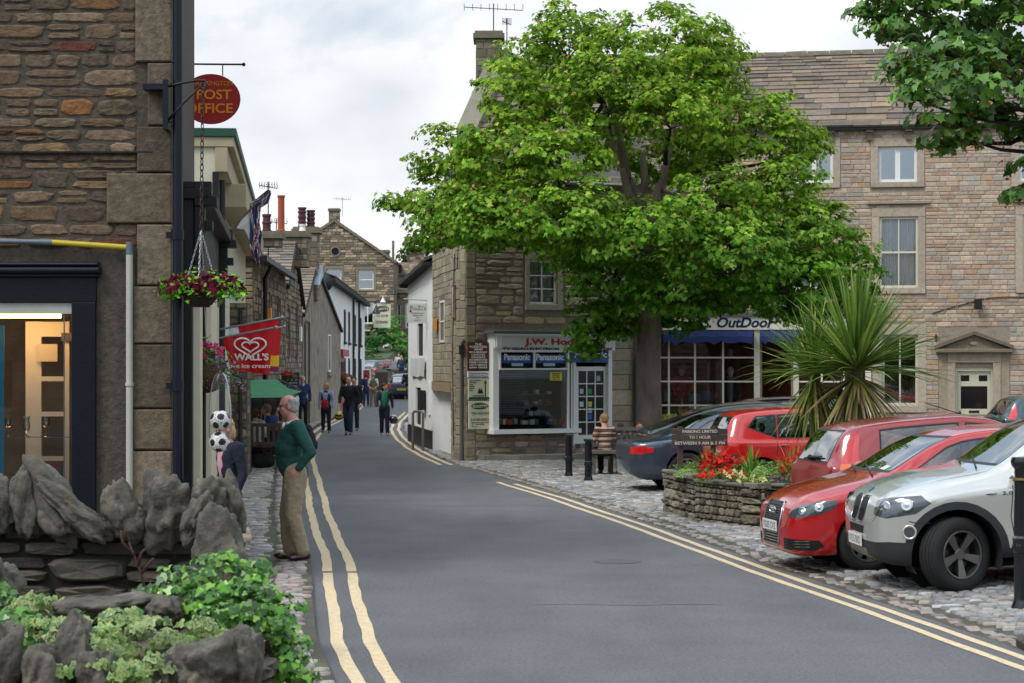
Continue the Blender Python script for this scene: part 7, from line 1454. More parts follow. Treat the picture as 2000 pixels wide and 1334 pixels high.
 sp = HATCH(L=4.2, W=.88, top=[(-2.1, .72), (-2.08, .90), (-2.02, 1.0), (-1.90, 1.12), (-1.62, 1.34), (-1.45, 1.385), (-1.0, 1.42), (-.3, 1.435), (.1, 1.41), (.36, 1.34), (1.02, 1.03), (1.12, .99), (1.6, .90), (1.88, .82), (2.0, .75), (2.07, .66), (2.1, .52)],
  belt=[(-2.1, .95), (-1, .94), (0, .92), (1.05, .90), (1.7, .80), (2.1, .62)], bot=[(-2.1, .34), (-1.9, .24), (-1, .2), (1, .2), (1.8, .18), (2.0, .19), (2.1, .24)], wtop=[(-2, .60), (-1.3, .60), (0, .60), (.6, .66), (1.1, .70), (2.1, .62)], rf=.78, mf=.54,
  axles=(1.30, -1.28), R=.318, Rr=.215, spokes=10, archgap=.04, panes=[(-1.48, -.62, .14, .02, .05), (-.54, .86, .02, -.54, 0)], ws=[(-.63, 1.04), (.63, 1.04), (.54, 1.345), (-.54, 1.345)], cowl=1.10, mirror=(.80, None),
  regions=[('headlight', 'diag', [(.42, .60), (.41, .67), (.54, .735), (.78, .775), (.94, .775), (.93, .70), (.80, .635), (.58, .60)], 1), ('grille', 'ends', [(-.27, .30), (-.30, .50), (-.30, .66), (-.24, .735), (.24, .735), (.30, .66), (.30, .50), (.27, .30)], 1), ('lower_intake', 'diag', [(.30, .26), (.30, .38), (.76, .36), (.80, .30), (.70, .25)], 1)],
  mats={'headlight': m_clr, 'grille': m_mesh, 'lower_intake': m_mesh, 'tail_lamp': m_tl}, seams=[[(-.58, .88), (-.60, .28)], [(.86, .9), (.92, .62), (.90, .30)]])
 d = R(9); hd = math.pi+d; cx, cy = 3.77+1.30*math.cos(d)-.77*math.sin(d), 22.6+1.30*math.sin(d)+.77*math.cos(d)
 root, cr, body = build_car('red_hatchback', 'glossy red hatchback with tall chrome framed grille, parked behind the silver off roader', sp, (cx, cy), hd, red, lod=3)
 head_inner(cr, root, 'headlight', [(.58, .67, .05), (.77, .705, .052)])
 q = MB(); pts = [(-.27, .30), (-.305, .50), (-.305, .66), (-.245, .74), (.245, .74), (.305, .66), (.305, .50), (.27, .30), (-.27, .30)]; q.tube([cr.front(y, z, 1, .005) for y, z in pts], .013, 8); q.build('grille_surround', m_chrome, root, world=False, smooth=True)
 for z in (.33, .36, .39, .42, .56, .585, .61, .635, .66, .685, .71): q = MB(); q.tube([cr.front(y, z, 1, .004) for y in (-.28, -.15, 0, .15, .28)], .0055, 6); q.build('grille_slat', m_chrome, root, world=False)
 for k in range(4):
  q = MB(); y0 = -.078+k*.052; q.tube([Vector((cr.front(0, .655, 1, .018).x, y0+.034*math.cos(a), .655+.034*math.sin(a))) for a in np.linspace(0, 2*math.pi, 20)], .006, 6, cap=False); q.build('badge_ring', m_chrome, root, world=False)
 for sd in (1, -1):
  for z in (.29, .32, .35): q = MB(); k_ = .7071; q.tube([cr.bvh.ray_cast(Vector((cr.L/2-a*k_, sd*a*k_, z))+Vector((k_, sd*k_, 0))*3, Vector((-k_, -sd*k_, 0)))[0]+Vector((.004, sd*.004, 0)) for a in (.34, .5, .66)], .006, 5); q.build('intake_slat', mat('dark_slat', '#2b2c2e', .4), root, world=False)
 plate(cr, root, 1, .49, 'YG05 CVZ', m_plate_w)
 q = MB(); h = [cr.bvh.ray_cast(Vector((x, y, 3)), Vector((0, 0, -1)))[0]+Vector((0, 0, .004)) for x, y in ((.98, .50), (.98, .36), (.90, .36), (.90, .50))]; q.add(h, [(0, 1, 2, 3)]); q.build('tax_disc', mat('pale_green_paper', '#b9c7b4', .6), root, world=False)
 crim = paint('crimson_paint', '#8c0e18', .0, .28)
 TLP = [(-1.93, .86), (-1.70, .80), (-1.66, 1.0), (-1.60, 1.22), (-1.50, 1.34), (-1.58, 1.36), (-1.75, 1.2), (-1.90, .98)]
 sp = HATCH(L=3.8, W=.83, top=[(-1.9, .72), (-1.885, .88), (-1.84, 1.0), (-1.66, 1.28), (-1.56, 1.38), (-1.4, 1.42), (-.9, 1.46), (-.2, 1.475), (.2, 1.43), (.42, 1.36), (.98, 1.02), (1.1, .97), (1.5, .88), (1.72, .80), (1.84, .70), (1.9, .56)],
  axles=(1.15, -1.18), belt=[(-1.9, .95), (-1, .94), (0, .91), (1.0, .87), (1.9, .66)], bot=[(-1.9, .34), (-1.8, .24), (-1, .19), (1, .19), (1.7, .21), (1.9, .32)], panes=[(-1.22, -.22, .05, .02, .02), (-.10, .80, .02, -.50, 0)], rw=[(-.54, 1.00), (.54, 1.00), (.47, 1.34), (-.47, 1.34)], rwx=-1.35, rear_wiper=1.02,
  sidelamps=[], regions=[('tail_lamp', 'diag', [(.80, .78), (.66, .78), (.64, .98), (.66, 1.22), (.70, 1.34), (.76, 1.30), (.79, 1.1), (.84, .9)], -1), ('indicator_lamp', 'diag', [(.84, .88), (.655, .88), (.645, .97), (.825, .97)], -1)], mats={'tail_lamp': m_tl, 'indicator_lamp': m_am}, seams=[[(-.15, .88), (-.16, .28)], [(.80, .86), (.84, .3)]], wtop=[(-1.9, .56), (-1.3, .58), (0, .60), (.6, .66), (1.1, .70), (2, .66)], handles=[.0])
 root, cr, _ = build_car('crimson_hatchback', 'crimson three door hatchback seen from behind, between the cabbage palm and the glossy red hatchback', sp, (5.52, 26.45), R(11), crim, lod=2); plate(cr, root, -1, .62, 'FD02 XKL', m_plate_y)
 q = MB(); a = cr.bvh.ray_cast(Vector((.1, 0, 3)), Vector((0, 0, -1)))[0]; q.tube([a, a+Vector((-.45, 0, .16))], .006, 6); q.ball(a, (.03, .02, .02), 8, 6); q.build('roof_aerial', m_trim, root, world=False)
 scar = paint('scarlet_paint', '#b8060c', 0, .28)
 sp = HATCH(L=3.5, W=.79, top=[(-1.75, .70), (-1.74, .86), (-1.70, .98), (-1.58, 1.22), (-1.50, 1.32), (-1.38, 1.36), (-.9, 1.40), (-.2, 1.41), (.2, 1.37), (.40, 1.30), (.92, 1.00), (1.05, .95), (1.4, .86), (1.6, .78), (1.70, .68), (1.75, .54)],
  axles=(1.12, -1.14), belt=[(-1.75, .93), (-1, .91), (0, .88), (1.0, .85), (1.75, .64)], bot=[(-1.75, .34), (-1.6, .24), (-1, .19), (1, .19), (1.5, .21), (1.75, .32)], panes=[(-1.30, -.88, .14, .02, .16), (-.82, -.10, .02, 0, .0), (-.02, .75, .0, -.44, 0)], rw=[(-.52, .98), (.52, .98), (.46, 1.28), (-.46, 1.28)], rwx=-1.3,
  regions=[('tail_lamp', 'diag', [(.56, .70), (.55, .98), (.66, 1.0), (.74, .86), (.72, .68)], -1), ('reversing_lamp', 'diag', [(.58, .58), (.57, .695), (.71, .695), (.71, .58)], -1)], mats={'tail_lamp': m_tl, 'reversing_lamp': m_clr}, seams=[[(-.06, .85), (-.07, .28)], [(.76, .84), (.80, .3)], [(-.86, .9), (-.9, .6)]], wtop=[(-1.75, .56), (-1.3, .56), (0, .57), (.6, .62), (1.1, .66), (2, .62)], handles=[.05, -.75])
 build_car('scarlet_hatchback', 'small bright scarlet five door hatchback seen behind the parking notice board', sp, (5.0, 34.9), R(9), scar, lod=2)
 sl = paint('slate_blue_paint', '#3c4756', .45, .3)
 SAL = dict(L=4.65, W=.92, top=[(-2.325, .62), (-2.31, .76), (-2.26, .87), (-2.1, .875), (-1.80, .92), (-1.45, 1.04), (-1.0, 1.24), (-.6, 1.32), (-.1, 1.355), (.35, 1.32), (.55, 1.26), (1.05, 1.0), (1.2, .95), (1.8, .86), (2.1, .76), (2.25, .66), (2.325, .5)],
  belt=[(-2.3, .82), (-1.6, .88), (-1, .91), (0, .90), (1.1, .87), (2.3, .64)], bot=[(-2.325, .32), (-2.1, .22), (-1, .18), (1, .18), (2.1, .2), (2.325, .3)], wtop=[(-2.3, .70), (-1.6, .62), (-.6, .58), (0, .58), (.7, .66), (1.2, .70), (2.3, .66)], rf=.7, rr=.62, mf=.6, mr=.62, axles=(1.42, -1.38), R=.33, Rr=.225, spokes=10, panes=[(-1.25, -.42, .34, .0, .03), (-.34, .84, 0, -.50, 0)],
  ws=[(-.64, 1.0), (.64, 1.0), (.54, 1.27), (-.54, 1.27)], wsx=.2, rw=[(-.60, 1.06), (.60, 1.06), (.52, 1.27), (-.52, 1.27)], rwx=-.8, seat_x=.15, seat_z=.92, mirror=(.85, None), cowl=1.14, seams=[[(-.38, .88), (-.42, .26)], [(.9, .86), (.94, .3)]], handles=[-.2],
  regions=[('tail_lamp', 'diag', [(.46, .66), (.46, .77), (.70, .785), (.90, .76), (.90, .68), (.70, .65)], -1)], mats={'tail_lamp': m_tl})
 build_car('slate_blue_saloon', 'slate blue saloon with red tail lamp parked beside the wooden bench', dict(SAL), (4.22, 37.2), R(8), sl, lod=2)
 dg = paint('dark_green_paint', '#1f2a28', .3, .3)
 s2 = dict(SAL); s2['top'] = [(-2.325, .66), (-2.30, .84), (-2.24, .96), (-2.1, 1.0), (-1.90, 1.06), (-1.45, 1.22), (-1.0, 1.34), (-.6, 1.39), (-.1, 1.41), (.35, 1.36), (.55, 1.29), (1.05, 1.0), (1.2, .95), (1.8, .86), (2.1, .76), (2.25, .66), (2.325, .5)]
 build_car('dark_green_car', 'dark green sloping back car, its roof showing just above the slate blue saloon', s2, (4.75, 40.6), R(7), dg, lod=1)
 bk = paint('black_car_paint', '#14161a', .2, .28)
 HT2 = HATCH(regions=[('tail_lamp', 'diag', [(.80, .90), (.66, .90), (.64, 1.05), (.66, 1.24), (.72, 1.24), (.80, 1.05)], -1)], mats={'tail_lamp': m_tl})
 build_car('black_hatchback', 'black hatchback farthest back, its roof and tail lamp below the outdoor shop window', dict(HT2), (6.35, 44.2), R(6), bk, lod=1)
 te = paint('teal_paint', '#17454c', .3, .3)
 build_car('teal_hatchback', 'dark teal hatchback with tall red lamp beside the ivory door', dict(HT2), (12.95, 48.9), R(5), te, lod=2)
 nb = paint('navy_car_paint', '#26364a', .3, .3)
 H3 = HATCH(regions=[('tail_lamp', 'ends', [(.60, .70), (.60, .95), (.82, .95), (.84, .70)], -1)], mats={'tail_lamp': m_tl})
 r9, c9, _ = build_car('navy_hatchback', 'navy hatchback driving away at the top of the street', dict(H3), (PX(790, 126), 126), R(88), nb, group=None, lod=1); r9['group'] = ''; del r9['group']
 plate(c9, r9, -1, .62, 'R42 KWY', m_plate_y)
 r10, c10, _ = build_car('bottle_green_car', 'bottle green car half hidden behind the garden wall at the top of the street', dict(H3), (PX(752, 139)-.2, 139.5), R(60), paint('bottle_green_paint', '#1c3a30', .3, .3), group=None, lod=1)
build_cars()
# ---------------------------------------------------------------- people
from mathutils import noise as mnoise
SK = {'fair': '#c98f76', 'pink': '#c98e7c', 'tan': '#a8745a'}
def cone(mb, a, b, ra, rb, n=12):
 mb.tube([a, b], [ra, rb], n); mb.ball(a, ra, n, 8); mb.ball(b, rb, n, 8)
def ell(mb, c, r, M=None): mb.ball(c, r, 14, 10, M)
def fuse(mb, name, m, parent, voxel, wrinkle=0, wscale=9, smooth=4, stripes=None):
 o = mb.build(name, m, None, world=False); md = o.modifiers.new('r', 'REMESH'); md.mode = 'VOXEL'; md.voxel_size = voxel; sm = o.modifiers.new('s', 'SMOOTH'); sm.factor = .5; sm.iterations = smooth
 bpy.context.view_layer.update(); ev = o.evaluated_get(bpy.context.evaluated_depsgraph_get()); me = bpy.data.meshes.new_from_object(ev); bpy.data.objects.remove(o); me.name = name
 n = len(me.vertices); co = np.empty(n*3, dtype=np.float32); me.vertices.foreach_get('co', co); co = co.reshape(-1, 3)
 if wrinkle:
  no = np.empty(n*3, dtype=np.float32); me.vertices.foreach_get('normal', no); no = no.reshape(-1, 3)
  w_ = np.array([mnoise.noise(Vector((c[0]*wscale, c[1]*wscale, c[2]*wscale*.45+c[0]*3))) for c in co])*wrinkle+np.array([mnoise.noise(Vector((c[0]*22, c[1]*22, c[2]*30))) for c in co])*wrinkle*.35
  co = co+no*w_[:, None]; me.vertices.foreach_set('co', co.astype(np.float32).ravel())
 if stripes is not None:
  c = stripes(co); ca = me.color_attributes.new('Col', 'FLOAT_COLOR', 'POINT'); a = np.ones((n, 4), dtype=np.float32); a[:, :3] = c; ca.data.foreach_set('color', a.ravel())
 me.materials.clear(); me.materials.append(m); me.polygons.foreach_set('use_smooth', [True]*len(me.polygons)); me.update(); o = bpy.data.objects.new(name, me); COL.objects.link(o); o.parent = parent; return o
def cloth(c, rough=.9): return mat('cloth_'+c.lstrip('#'), c, rough, var=.12, vscale=14, bump=.25, bscale=60)
BASE = dict(pel=(0, 0, .95), wst=(0, 0, 1.08), chs=(0, 0, 1.30), nek=(-.01, 0, 1.49), hed=(.02, 0, 1.63), ls=(0, .185, 1.42), rs=(0, -.185, 1.42), le=(-.03, .25, 1.14), re=(-.03, -.25, 1.14), lw=(.04, .25, .90), rw=(.04, -.25, .90),
 lh=(0, .09, .92), rh=(0, -.09, .92), lk=(.02, .10, .50), rk=(.02, -.10, .50), la=(0, .11, .09), ra=(0, -.11, .09))
WALK = dict(lk=(.16, .09, .53), la=(.20, .09, .10), rk=(-.02, -.09, .50), ra=(-.24, -.09, .13), le=(-.12, .25, 1.15), lw=(-.06, .27, .93), re=(.06, -.25, 1.15), rw=(.20, -.24, .97))
SIT = dict(pel=(0, 0, .52), wst=(0, 0, .65), chs=(.02, 0, .86), nek=(.02, 0, 1.05), hed=(.06, 0, 1.19), ls=(0, .18, .98), rs=(0, -.18, .98), le=(.06, .24, .72), re=(.06, -.24, .72), lw=(.28, .18, .70), rw=(.28, -.18, .70), lh=(0, .09, .50), rh=(0, -.09, .50), lk=(.42, .11, .52), rk=(.42, -.11, .52), la=(.42, .11, .09), ra=(.40, -.11, .09))
def person(label, loc, face, H, pose, top, legs, hair='#3a2a1e', skin='fair', shoes='#1d1a18', vox=.014, fat=1.0, long_hair=0, shorts=False, near=False, top_name='jacket', bare_arms=False, vest=None, collar=None, bald=0, hat=None, fem=False, legw=1.0, hem=.90, stripes=None, beard=None, head_turn=0, group=None, glasses=False, look_down=0, skip_legs=False, pockets=()):
 k = H/1.75; J = dict(BASE); J.update(pose); J = {a: Vector(b)*k for a, b in J.items()}
 root = thing('person', label, 'person', loc, face, group); sk = mat('skin_'+skin, SK[skin], .6, var=.05, vscale=20); f = fat*k
 # --- body: one continuous surface
 mb = MB(); HM = Matrix.Rotation(head_turn, 3, 'Z')@Matrix.Rotation(look_down, 3, 'Y'); hc = J['hed']; hp = lambda x, y, z: hc+HM@Vector((x*k, y*k, z*k))
 ell(mb, hp(-.008, 0, .025), (.098*k, .077*k, .095*k), HM); ell(mb, hp(.02, 0, -.035), (.070*k, .060*k, .082*k), HM); ell(mb, hp(.045, 0, -.085), (.034*k, .032*k, .03*k), HM)
 cone(mb, hp(.085, 0, .012), hp(.112, 0, -.022), .011*k, .017*k, 8); ell(mb, hp(.075, 0, -.058), (.022*k, .028*k, .011*k), HM)
 for sd in (1, -1): ell(mb, hp(-.008, sd*.080, -.008), (.020*k, .011*k, .032*k), HM); ell(mb, hp(.075, sd*.032, .032), (.018*k, .026*k, .009*k), HM); ell(mb, hp(.055, sd*.042, -.025), (.026*k, .02*k, .024*k), HM)
 cone(mb, J['nek']-Vector((0, 0, .03*k)), J['hed']-Vector((.015*k, 0, .06*k)), .062*f, .052*k)
 cone(mb, J['chs'], J['nek']-Vector((0, 0, .06*k)), .10*f, .06*f); ell(mb, J['chs'], (.10*f, .15*f, .15*k)); cone(mb, J['wst'], J['chs'], .10*f, .11*f); ell(mb, J['pel'], (.10*f, .14*f, .11*k)); cone(mb, J['pel'], J['wst'], .10*f, .10*f)
 for s_ in 'lr':
  sd = 1 if s_ == 'l' else -1
  cone(mb, J['chs']+Vector((0, sd*.06*k, .08*k)), J[s_+'s'], .07*f, .05*f); cone(mb, J[s_+'s'], J[s_+'e'], .045*f, .038*f); cone(mb, J[s_+'e'], J[s_+'w'], .037*f, .026*k)
  cone(mb, J['pel']+Vector((0, sd*.05*k, 0)), J[s_+'h'], .08*f, .08*f); cone(mb, J[s_+'h'], J[s_+'k'], .075*f, .052*f); cone(mb, J[s_+'k'], J[s_+'a'], .052*f, .036*k); cone(mb, J[s_+'a'], J[s_+'a']+Vector((.10*k, 0, -.045*k)), .036*k, .026*k)
  if s_ in pockets: continue
  d = (J[s_+'w']-J[s_+'e']).normalized(); inn = Vector((.25, -sd, 0)).normalized(); sp_ = d.cross(inn).normalized(); w0 = J[s_+'w']; pm = w0+d*.055*k; Mh = Matrix((d, sp_, inn)).transposed()
  ell(mb, pm, (.048*k, .040*k, .018*k), Mh)
  for i, (off, ln) in enumerate(((-.030, .066), (-.010, .078), (.011, .073), (.030, .056))):
   a = w0+d*.088*k+sp_*off*k; b = a+(d*.6+inn*.25)*ln*.5*k; c = b+(d*.45+inn*.7)*ln*.55*k; r = .0095*k; cone(mb, a-d*.02*k, b, r*1.1, r, 8); cone(mb, b, c, r, r*.8, 8)
  fx = 1 if sp_.x < 0 else -1; t0 = w0+d*.03*k-sp_*.03*k*1; t1 = t0-sp_*.022*k+d*.028*k+inn*.012*k; cone(mb, t0, t1, .012*k, .010*k, 8); cone(mb, t1, t1+d*.028*k+inn*.012*k, .010*k, .008*k, 8)
 fuse(mb, 'body', sk, root, min(vox, .010) if near else vox, smooth=2)
 # --- eyes, mouth
 for sd in (1, -1):
  q = MB(); q.ball(hp(.083, sd*.032, .012), (.010*k, .013*k, .008*k), 8, 6); q.build('eye', mat('eye_dark', '#1e1712', .3), root, world=False)
 q = MB(); q.ball(hp(.092, 0, -.058), (.007*k, .023*k, .0045*k), 8, 6); q.build('mouth', mat('lip', '#8a4a42', .6), root, world=False)
 # --- hair
 if hair:
  mb = MB()
  if bald: ell(mb, hp(-.032, 0, .018), (.092*k, .086*k, .082*k), HM); ell(mb, hp(-.045, 0, -.03), (.07*k, .076*k, .05*k), HM)
  else: ell(mb, hp(-.02, 0, .045), (.102*k, .088*k, .092*k), HM); ell(mb, hp(-.04, 0, -.0), (.085*k, .086*k, .085*k), HM)
  if long_hair: ell(mb, hp(-.05, 0, -.06*long_hair), (.07*k, .09*k, (.09+.05*long_hair)*k), HM)
  for i in range(12): a = 2*math.pi*i/12; ell(mb, hp(-.04+.06*math.cos(a), .07*math.sin(a), .05+.02*math.sin(i*2.3)), (.03*k, .03*k, .03*k))
  fuse(mb, 'hair', mat('hair_'+hair.lstrip('#'), hair, .7, var=.3, vscale=60, bump=.6, bscale=140), root, vox, wrinkle=.006, wscale=40, smooth=1)
 if beard: mb = MB(); ell(mb, hp(.05, 0, -.085), (.045*k, .05*k, .045*k), HM); fuse(mb, 'beard', mat('hair_'+beard.lstrip('#'), beard, .8), root, vox, wrinkle=.004)
 if glasses:
  q = MB()
  for sd in (1, -1): q.tube([hp(.102, sd*.034+.022*math.cos(a), .01+.017*math.sin(a)) for a in np.linspace(0, 2*math.pi, 14)], .0022*k, 5, cap=False); q.tube([hp(.10, sd*.056, .014), hp(.0, sd*.084, .012)], .002*k, 5)
  q.build('glasses', m_metal_d, root, world=False)
 # --- top garment
 T = cloth(top) if stripes is None else mat('striped_knit', (1, 1, 1), .9, attr=True, bump=.3)
 mb = MB(); fw_ = 1.0 if not fem else .9; hz = hem*k
 ell(mb, J['chs']+Vector((.01*k, 0, -.0)), (.135*f, .185*f*fw_, .17*k)); ell(mb, (J['chs']+J['wst'])/2+Vector((.015*k*fat**4, 0, 0)), (.135*f*fat, .17*f*fw_, .17*k)); cone(mb, J['chs']+Vector((0, 0, .08*k)), J['nek']-Vector((0, 0, .055*k)), .11*f, .068*f)
 hemp = Vector((J['pel'].x, J['pel'].y, hz)); cone(mb, J['wst'], hemp+Vector((0, 0, .05*k)), .13*f*fat*(.93 if fem else 1), .14*f); ell(mb, hemp+Vector((0, 0, .07*k)), (.135*f, .175*f, .08*k))
 for s_ in 'lr':
  sd = 1 if s_ == 'l' else -1
  cone(mb, J['chs']+Vector((0, sd*.08*k, .06*k)), J[s_+'s'], .095*f, .075*f)
  if bare_arms: cone(mb, J[s_+'s'], J[s_+'s'].lerp(J[s_+'e'], .55), .072*f, .062*f)
  else: cone(mb, J[s_+'s'], J[s_+'e'], .073*f, .056*f); cone(mb, J[s_+'e'], J[s_+'e'].lerp(J[s_+'w'], .93), .058*f, .043*k)
 fuse(mb, top_name, T, root, vox, wrinkle=.016 if near else .010, wscale=8, smooth=4, stripes=stripes)
 if vest:
  mb = MB(); ell(mb, J['chs'], (.145*f, .19*f, .18*k)); ell(mb, (J['chs']+J['wst'])/2, (.147*f*fat, .178*f, .18*k)); cone(mb, J['wst'], hemp+Vector((0, 0, .02*k)), .14*f, .15*f); cone(mb, J['chs']+Vector((0, 0, .08*k)), J['nek']-Vector((0, 0, .05*k)), .12*f, .075*f)
  fuse(mb, 'waistcoat', cloth(vest), root, vox, wrinkle=.008)
 if collar:
  mb = MB(); c0 = J['nek']-Vector((-.005, 0, .045*k)); mb.lathe([(.078*f, -.025*k), (.075*f, .02*k), (.066*f, .045*k), (.06*f, .04*k), (.06*f, -.02*k)], c0, 16, Matrix.Rotation(R(14), 3, 'Y'), cap=False); ell(mb, J['chs']+Vector((.085*k*fat, 0, .12*k)), (.03*k, .035*k, .05*k)); mb.build('collar', cloth(collar), root, world=False, smooth=True)
 # --- legs
 if not skip_legs:
  mb = MB(); ell(mb, J['pel'], (.128*f, .158*f, .13*k))
  for s_ in 'lr':
   sd = 1 if s_ == 'l' else -1; kk, aa, hh = J[s_+'k'], J[s_+'a'], J[s_+'h']
   cone(mb, J['pel']+Vector((0, sd*.05*k, -.02*k)), hh, .105*f, .10*f*legw); 
   if shorts: cone(mb, hh, hh.lerp(kk, .95), .10*f, .085*f)
   else: cone(mb, hh, kk, .10*f*legw, .076*f*legw); cone(mb, kk, aa+(kk-aa)*.06, .076*f*legw, .066*k*legw)
  fuse(mb, 'shorts' if shorts else 'trousers', cloth(legs), root, vox, wrinkle=.016 if near else .010, wscale=9, smooth=4)
 for s_ in 'lr':
  aa = J[s_+'a']; kk = J[s_+'k']; mb = MB(); tilt = 0 if abs(aa.z-.09*k) < .02 else .5; Mf = Matrix.Rotation(tilt, 3, 'Y')@Matrix.Rotation((1 if s_ == 'l' else -1)*.15, 3, 'Z'); z0 = -.045*k
  ell(mb, aa+Mf@Vector((.05*k, 0, z0)), (.135*k, .045*k, .036*k), Mf); ell(mb, aa+Mf@Vector((-.03*k, 0, z0+.02*k)), (.05*k, .04*k, .05*k), Mf); ell(mb, aa+Mf@Vector((.10*k, 0, z0-.01*k)), (.07*k, .047*k, .026*k), Mf)
  fuse(mb, 'shoe', mat('shoe_'+shoes.lstrip('#'), shoes, .3, coat=.4), root, .008 if near else vox, smooth=2)
 if hat:
  q = MB(); q.lathe([(.15*k, 0), (.095*k, .012*k), (.09*k, .08*k), (.05*k, .105*k), (0, .105*k)], hp(-.01, 0, .055), 18, HM, cap=False); q.build('hat', cloth(hat), root, world=False, smooth=True)
 root['_j'] = 0; del root['_j']; return root, J
def PT(px, Y): return (PX(px, Y), Y, g(PX(px, Y), Y) if PX(px, Y) > float(XLe(Y)) else .06)
def wpt(root, v): return Matrix.Translation(root.location)@Matrix.Rotation(root.rotation_euler.z, 4, 'Z')@Vector(v)
def helmet(px, py, Y, col, lab, band=None):
 c = P(px, py, Y); root = thing('crash_helmet', lab, 'helmet', c); q = MB(); q.lathe([(.06, -.13), (.115, -.10), (.135, -.02), (.13, .05), (.09, .11), (.0, .135)], c, 18, Matrix.Rotation(R(25), 3, 'X')); q.build('shell', mat('helmet_'+col[1:], col, .2, coat=1), root, smooth=True)
 q = MB(); q.ball(c+Vector((.0, -.095, .01)), (.105, .06, .045), 12, 8); q.build('visor', mat('dark_glass', '#14171a', .08), root, smooth=True)
 if band: q = MB(); q.lathe([(.137, -.045), (.139, -.03), (.137, -.015)], c, 18, Matrix.Rotation(R(25), 3, 'X'), cap=False); q.build('band', mat('helmet_'+band[1:], band, .3), root, smooth=True)
def people():
 PI = math.pi
 pose = dict(pel=(-.02, 0, .97), wst=(.045, 0, 1.10), chs=(.005, 0, 1.31), nek=(.0, 0, 1.50), hed=(.055, 0, 1.65), ls=(-.045, .19, 1.43), rs=(-.045, -.19, 1.43), le=(-.19, .25, 1.17), lw=(-.06, .22, .985), re=(-.16, -.25, 1.17), rw=(-.02, -.2, .985),
    lh=(-.03, .09, .93), rh=(-.02, -.09, .93), lk=(.01, .10, .50), la=(-.11, .09, .085), rk=(.06, -.10, .50), ra=(.04, -.11, .085))
 r, J = person('elderly man in dark green sweater and beige trousers, hands in pockets at the kerb', (PX(572, 23.5), 23.55, .06), PI+R(4), 1.80, pose, '#1b4a42', '#978970', hair='#a9a6a0', skin='pink', shoes='#2c1714', vox=.011, fat=1.07, near=True, top_name='sweater', collar='#e6e6e6', bald=1, legw=1.2, hem=.90, glasses=True, pockets=('r',), look_down=R(6))
 w_ = J['lw']; q = MB(); d = (w_-J['le']).normalized(); Mx = d.to_track_quat('Z', 'Y').to_matrix(); q.lathe([(.036, -.012), (.038, 0), (.036, .012)], w_-d*.01, 16, Mx, cap=False); q.ball(w_-d*.01+Vector((0, .036, .004)), (.016, .007, .016), 10, 6); q.build('wristwatch', m_chrome, r, world=False, smooth=True)
 q = MB(); c = P(603, 860, 24.0); ell(q, c, (.08, .08, .14)); ell(q, c+Vector((.03, 0, -.06)), (.08, .07, .08)); ell(q, c+Vector((0, 0, .1)), (.05, .05, .08)); q.tube([c+Vector((-.04, 0, .12)), P(580, 815, 24.0)], .012, 6); o = fuse(q, 'shoulder_bag', cloth('#0d0d0f'), None, .014, wrinkle=.012, wscale=14); tag(o, 'black shoulder bag hanging behind the back of the man in the green sweater', 'bag')
 pose = dict(hed=(.07, 0, 1.62), nek=(.02, 0, 1.49), lw=(.08, .23, .86), le=(-.03, .25, 1.13), rw=(.06, -.22, .9))
 r, J = person('blonde woman in navy blazer and pink top, her face hidden by the bagged footballs', (PX(446, 21.8), 21.95, .06), PI+R(35), 1.61, pose, '#14182a', '#22222c', hair='#b9976a', skin='pink', shoes='#2a2422', vox=.011, near=True, top_name='blazer', fem=True, hem=.80, long_hair=.5, look_down=R(18), fat=.98)
 q = MB(); ell(q, J['chs']+Vector((.085, 0, -.02)), (.06, .065, .19)); fuse(q, 'blouse', cloth('#c79aa0'), r, .011); q = MB(); q.tube([J['nek']+Vector((.055*math.cos(a)+.02, .06*math.sin(a), -.045-.03*math.cos(a))) for a in np.linspace(0, 6.28, 20)], .008, 6, cap=False); q.build('necklace', mat('beads', '#9c5a40', .4), r, world=False)
 Lw = wpt(r, J['lw']); hb = thing('handbag', 'cream slouchy handbag with two long straps carried by the woman in navy', 'bag', (Lw.x, Lw.y, .5)); c = Vector((Lw.x+.06, Lw.y-.03, .50)); q = MB(); ell(q, c, (.12, .06, .09)); ell(q, c+Vector((0, 0, -.05)), (.14, .07, .07)); ell(q, c+Vector((0, 0, .07)), (.07, .035, .06))
 fo = fuse(q, 'pouch', cloth('#a8957f', .6), None, .012, wrinkle=.01, wscale=12); fo.data.transform(Matrix.Translation(-hb.location)); fo.parent = hb
 hand = Lw+Vector((0, 0, -.08*1.0))
 for sx in (-.05, .05): q = MB(); q.tube([c+Vector((sx, -.03, .08)), c+Vector((sx*.8, -.03, .2)), hand+Vector((sx*.2, 0, .0)), c+Vector((sx*.5+.03, .03, .2)), c+Vector((sx, .03, .08))], .009, 6); q.build('strap', cloth('#b8b0a4', .6), hb)
 r, J = person('grey bearded man in blue and black anorak standing by the blue menu board', PT(591, 72), R(-75), 1.76, dict(re=(0, -.27, 1.16), rw=(.16, -.24, 1.2)), '#22345c', '#121214', hair='#8a8580', beard='#b0aca6', vox=.016, top_name='anorak', hem=.82, bald=1, collar='#c9b9a2', group=None)
 r, J = person('blonde woman in navy gilet with a red bag at her waist', PT(637, 68.5), R(-100), 1.60, dict(re=(0, -.24, 1.14), rw=(.03, -.25, .92)), '#9aa6c4', '#161a26', hair='#a8845c', vox=.016, top_name='shirt', vest='#26304a', fem=True, hem=.86, long_hair=.3, head_turn=R(-45))
 c = wpt(r, (.17, 0, .93)); q = MB(); ell(q, c, (.12, .07, .17)); o = fuse(q, 'waist_bag', cloth('#a31826'), None, .016, wrinkle=.01); tag(o, 'red jacket bundled at the waist of the woman in the navy gilet', 'garment')
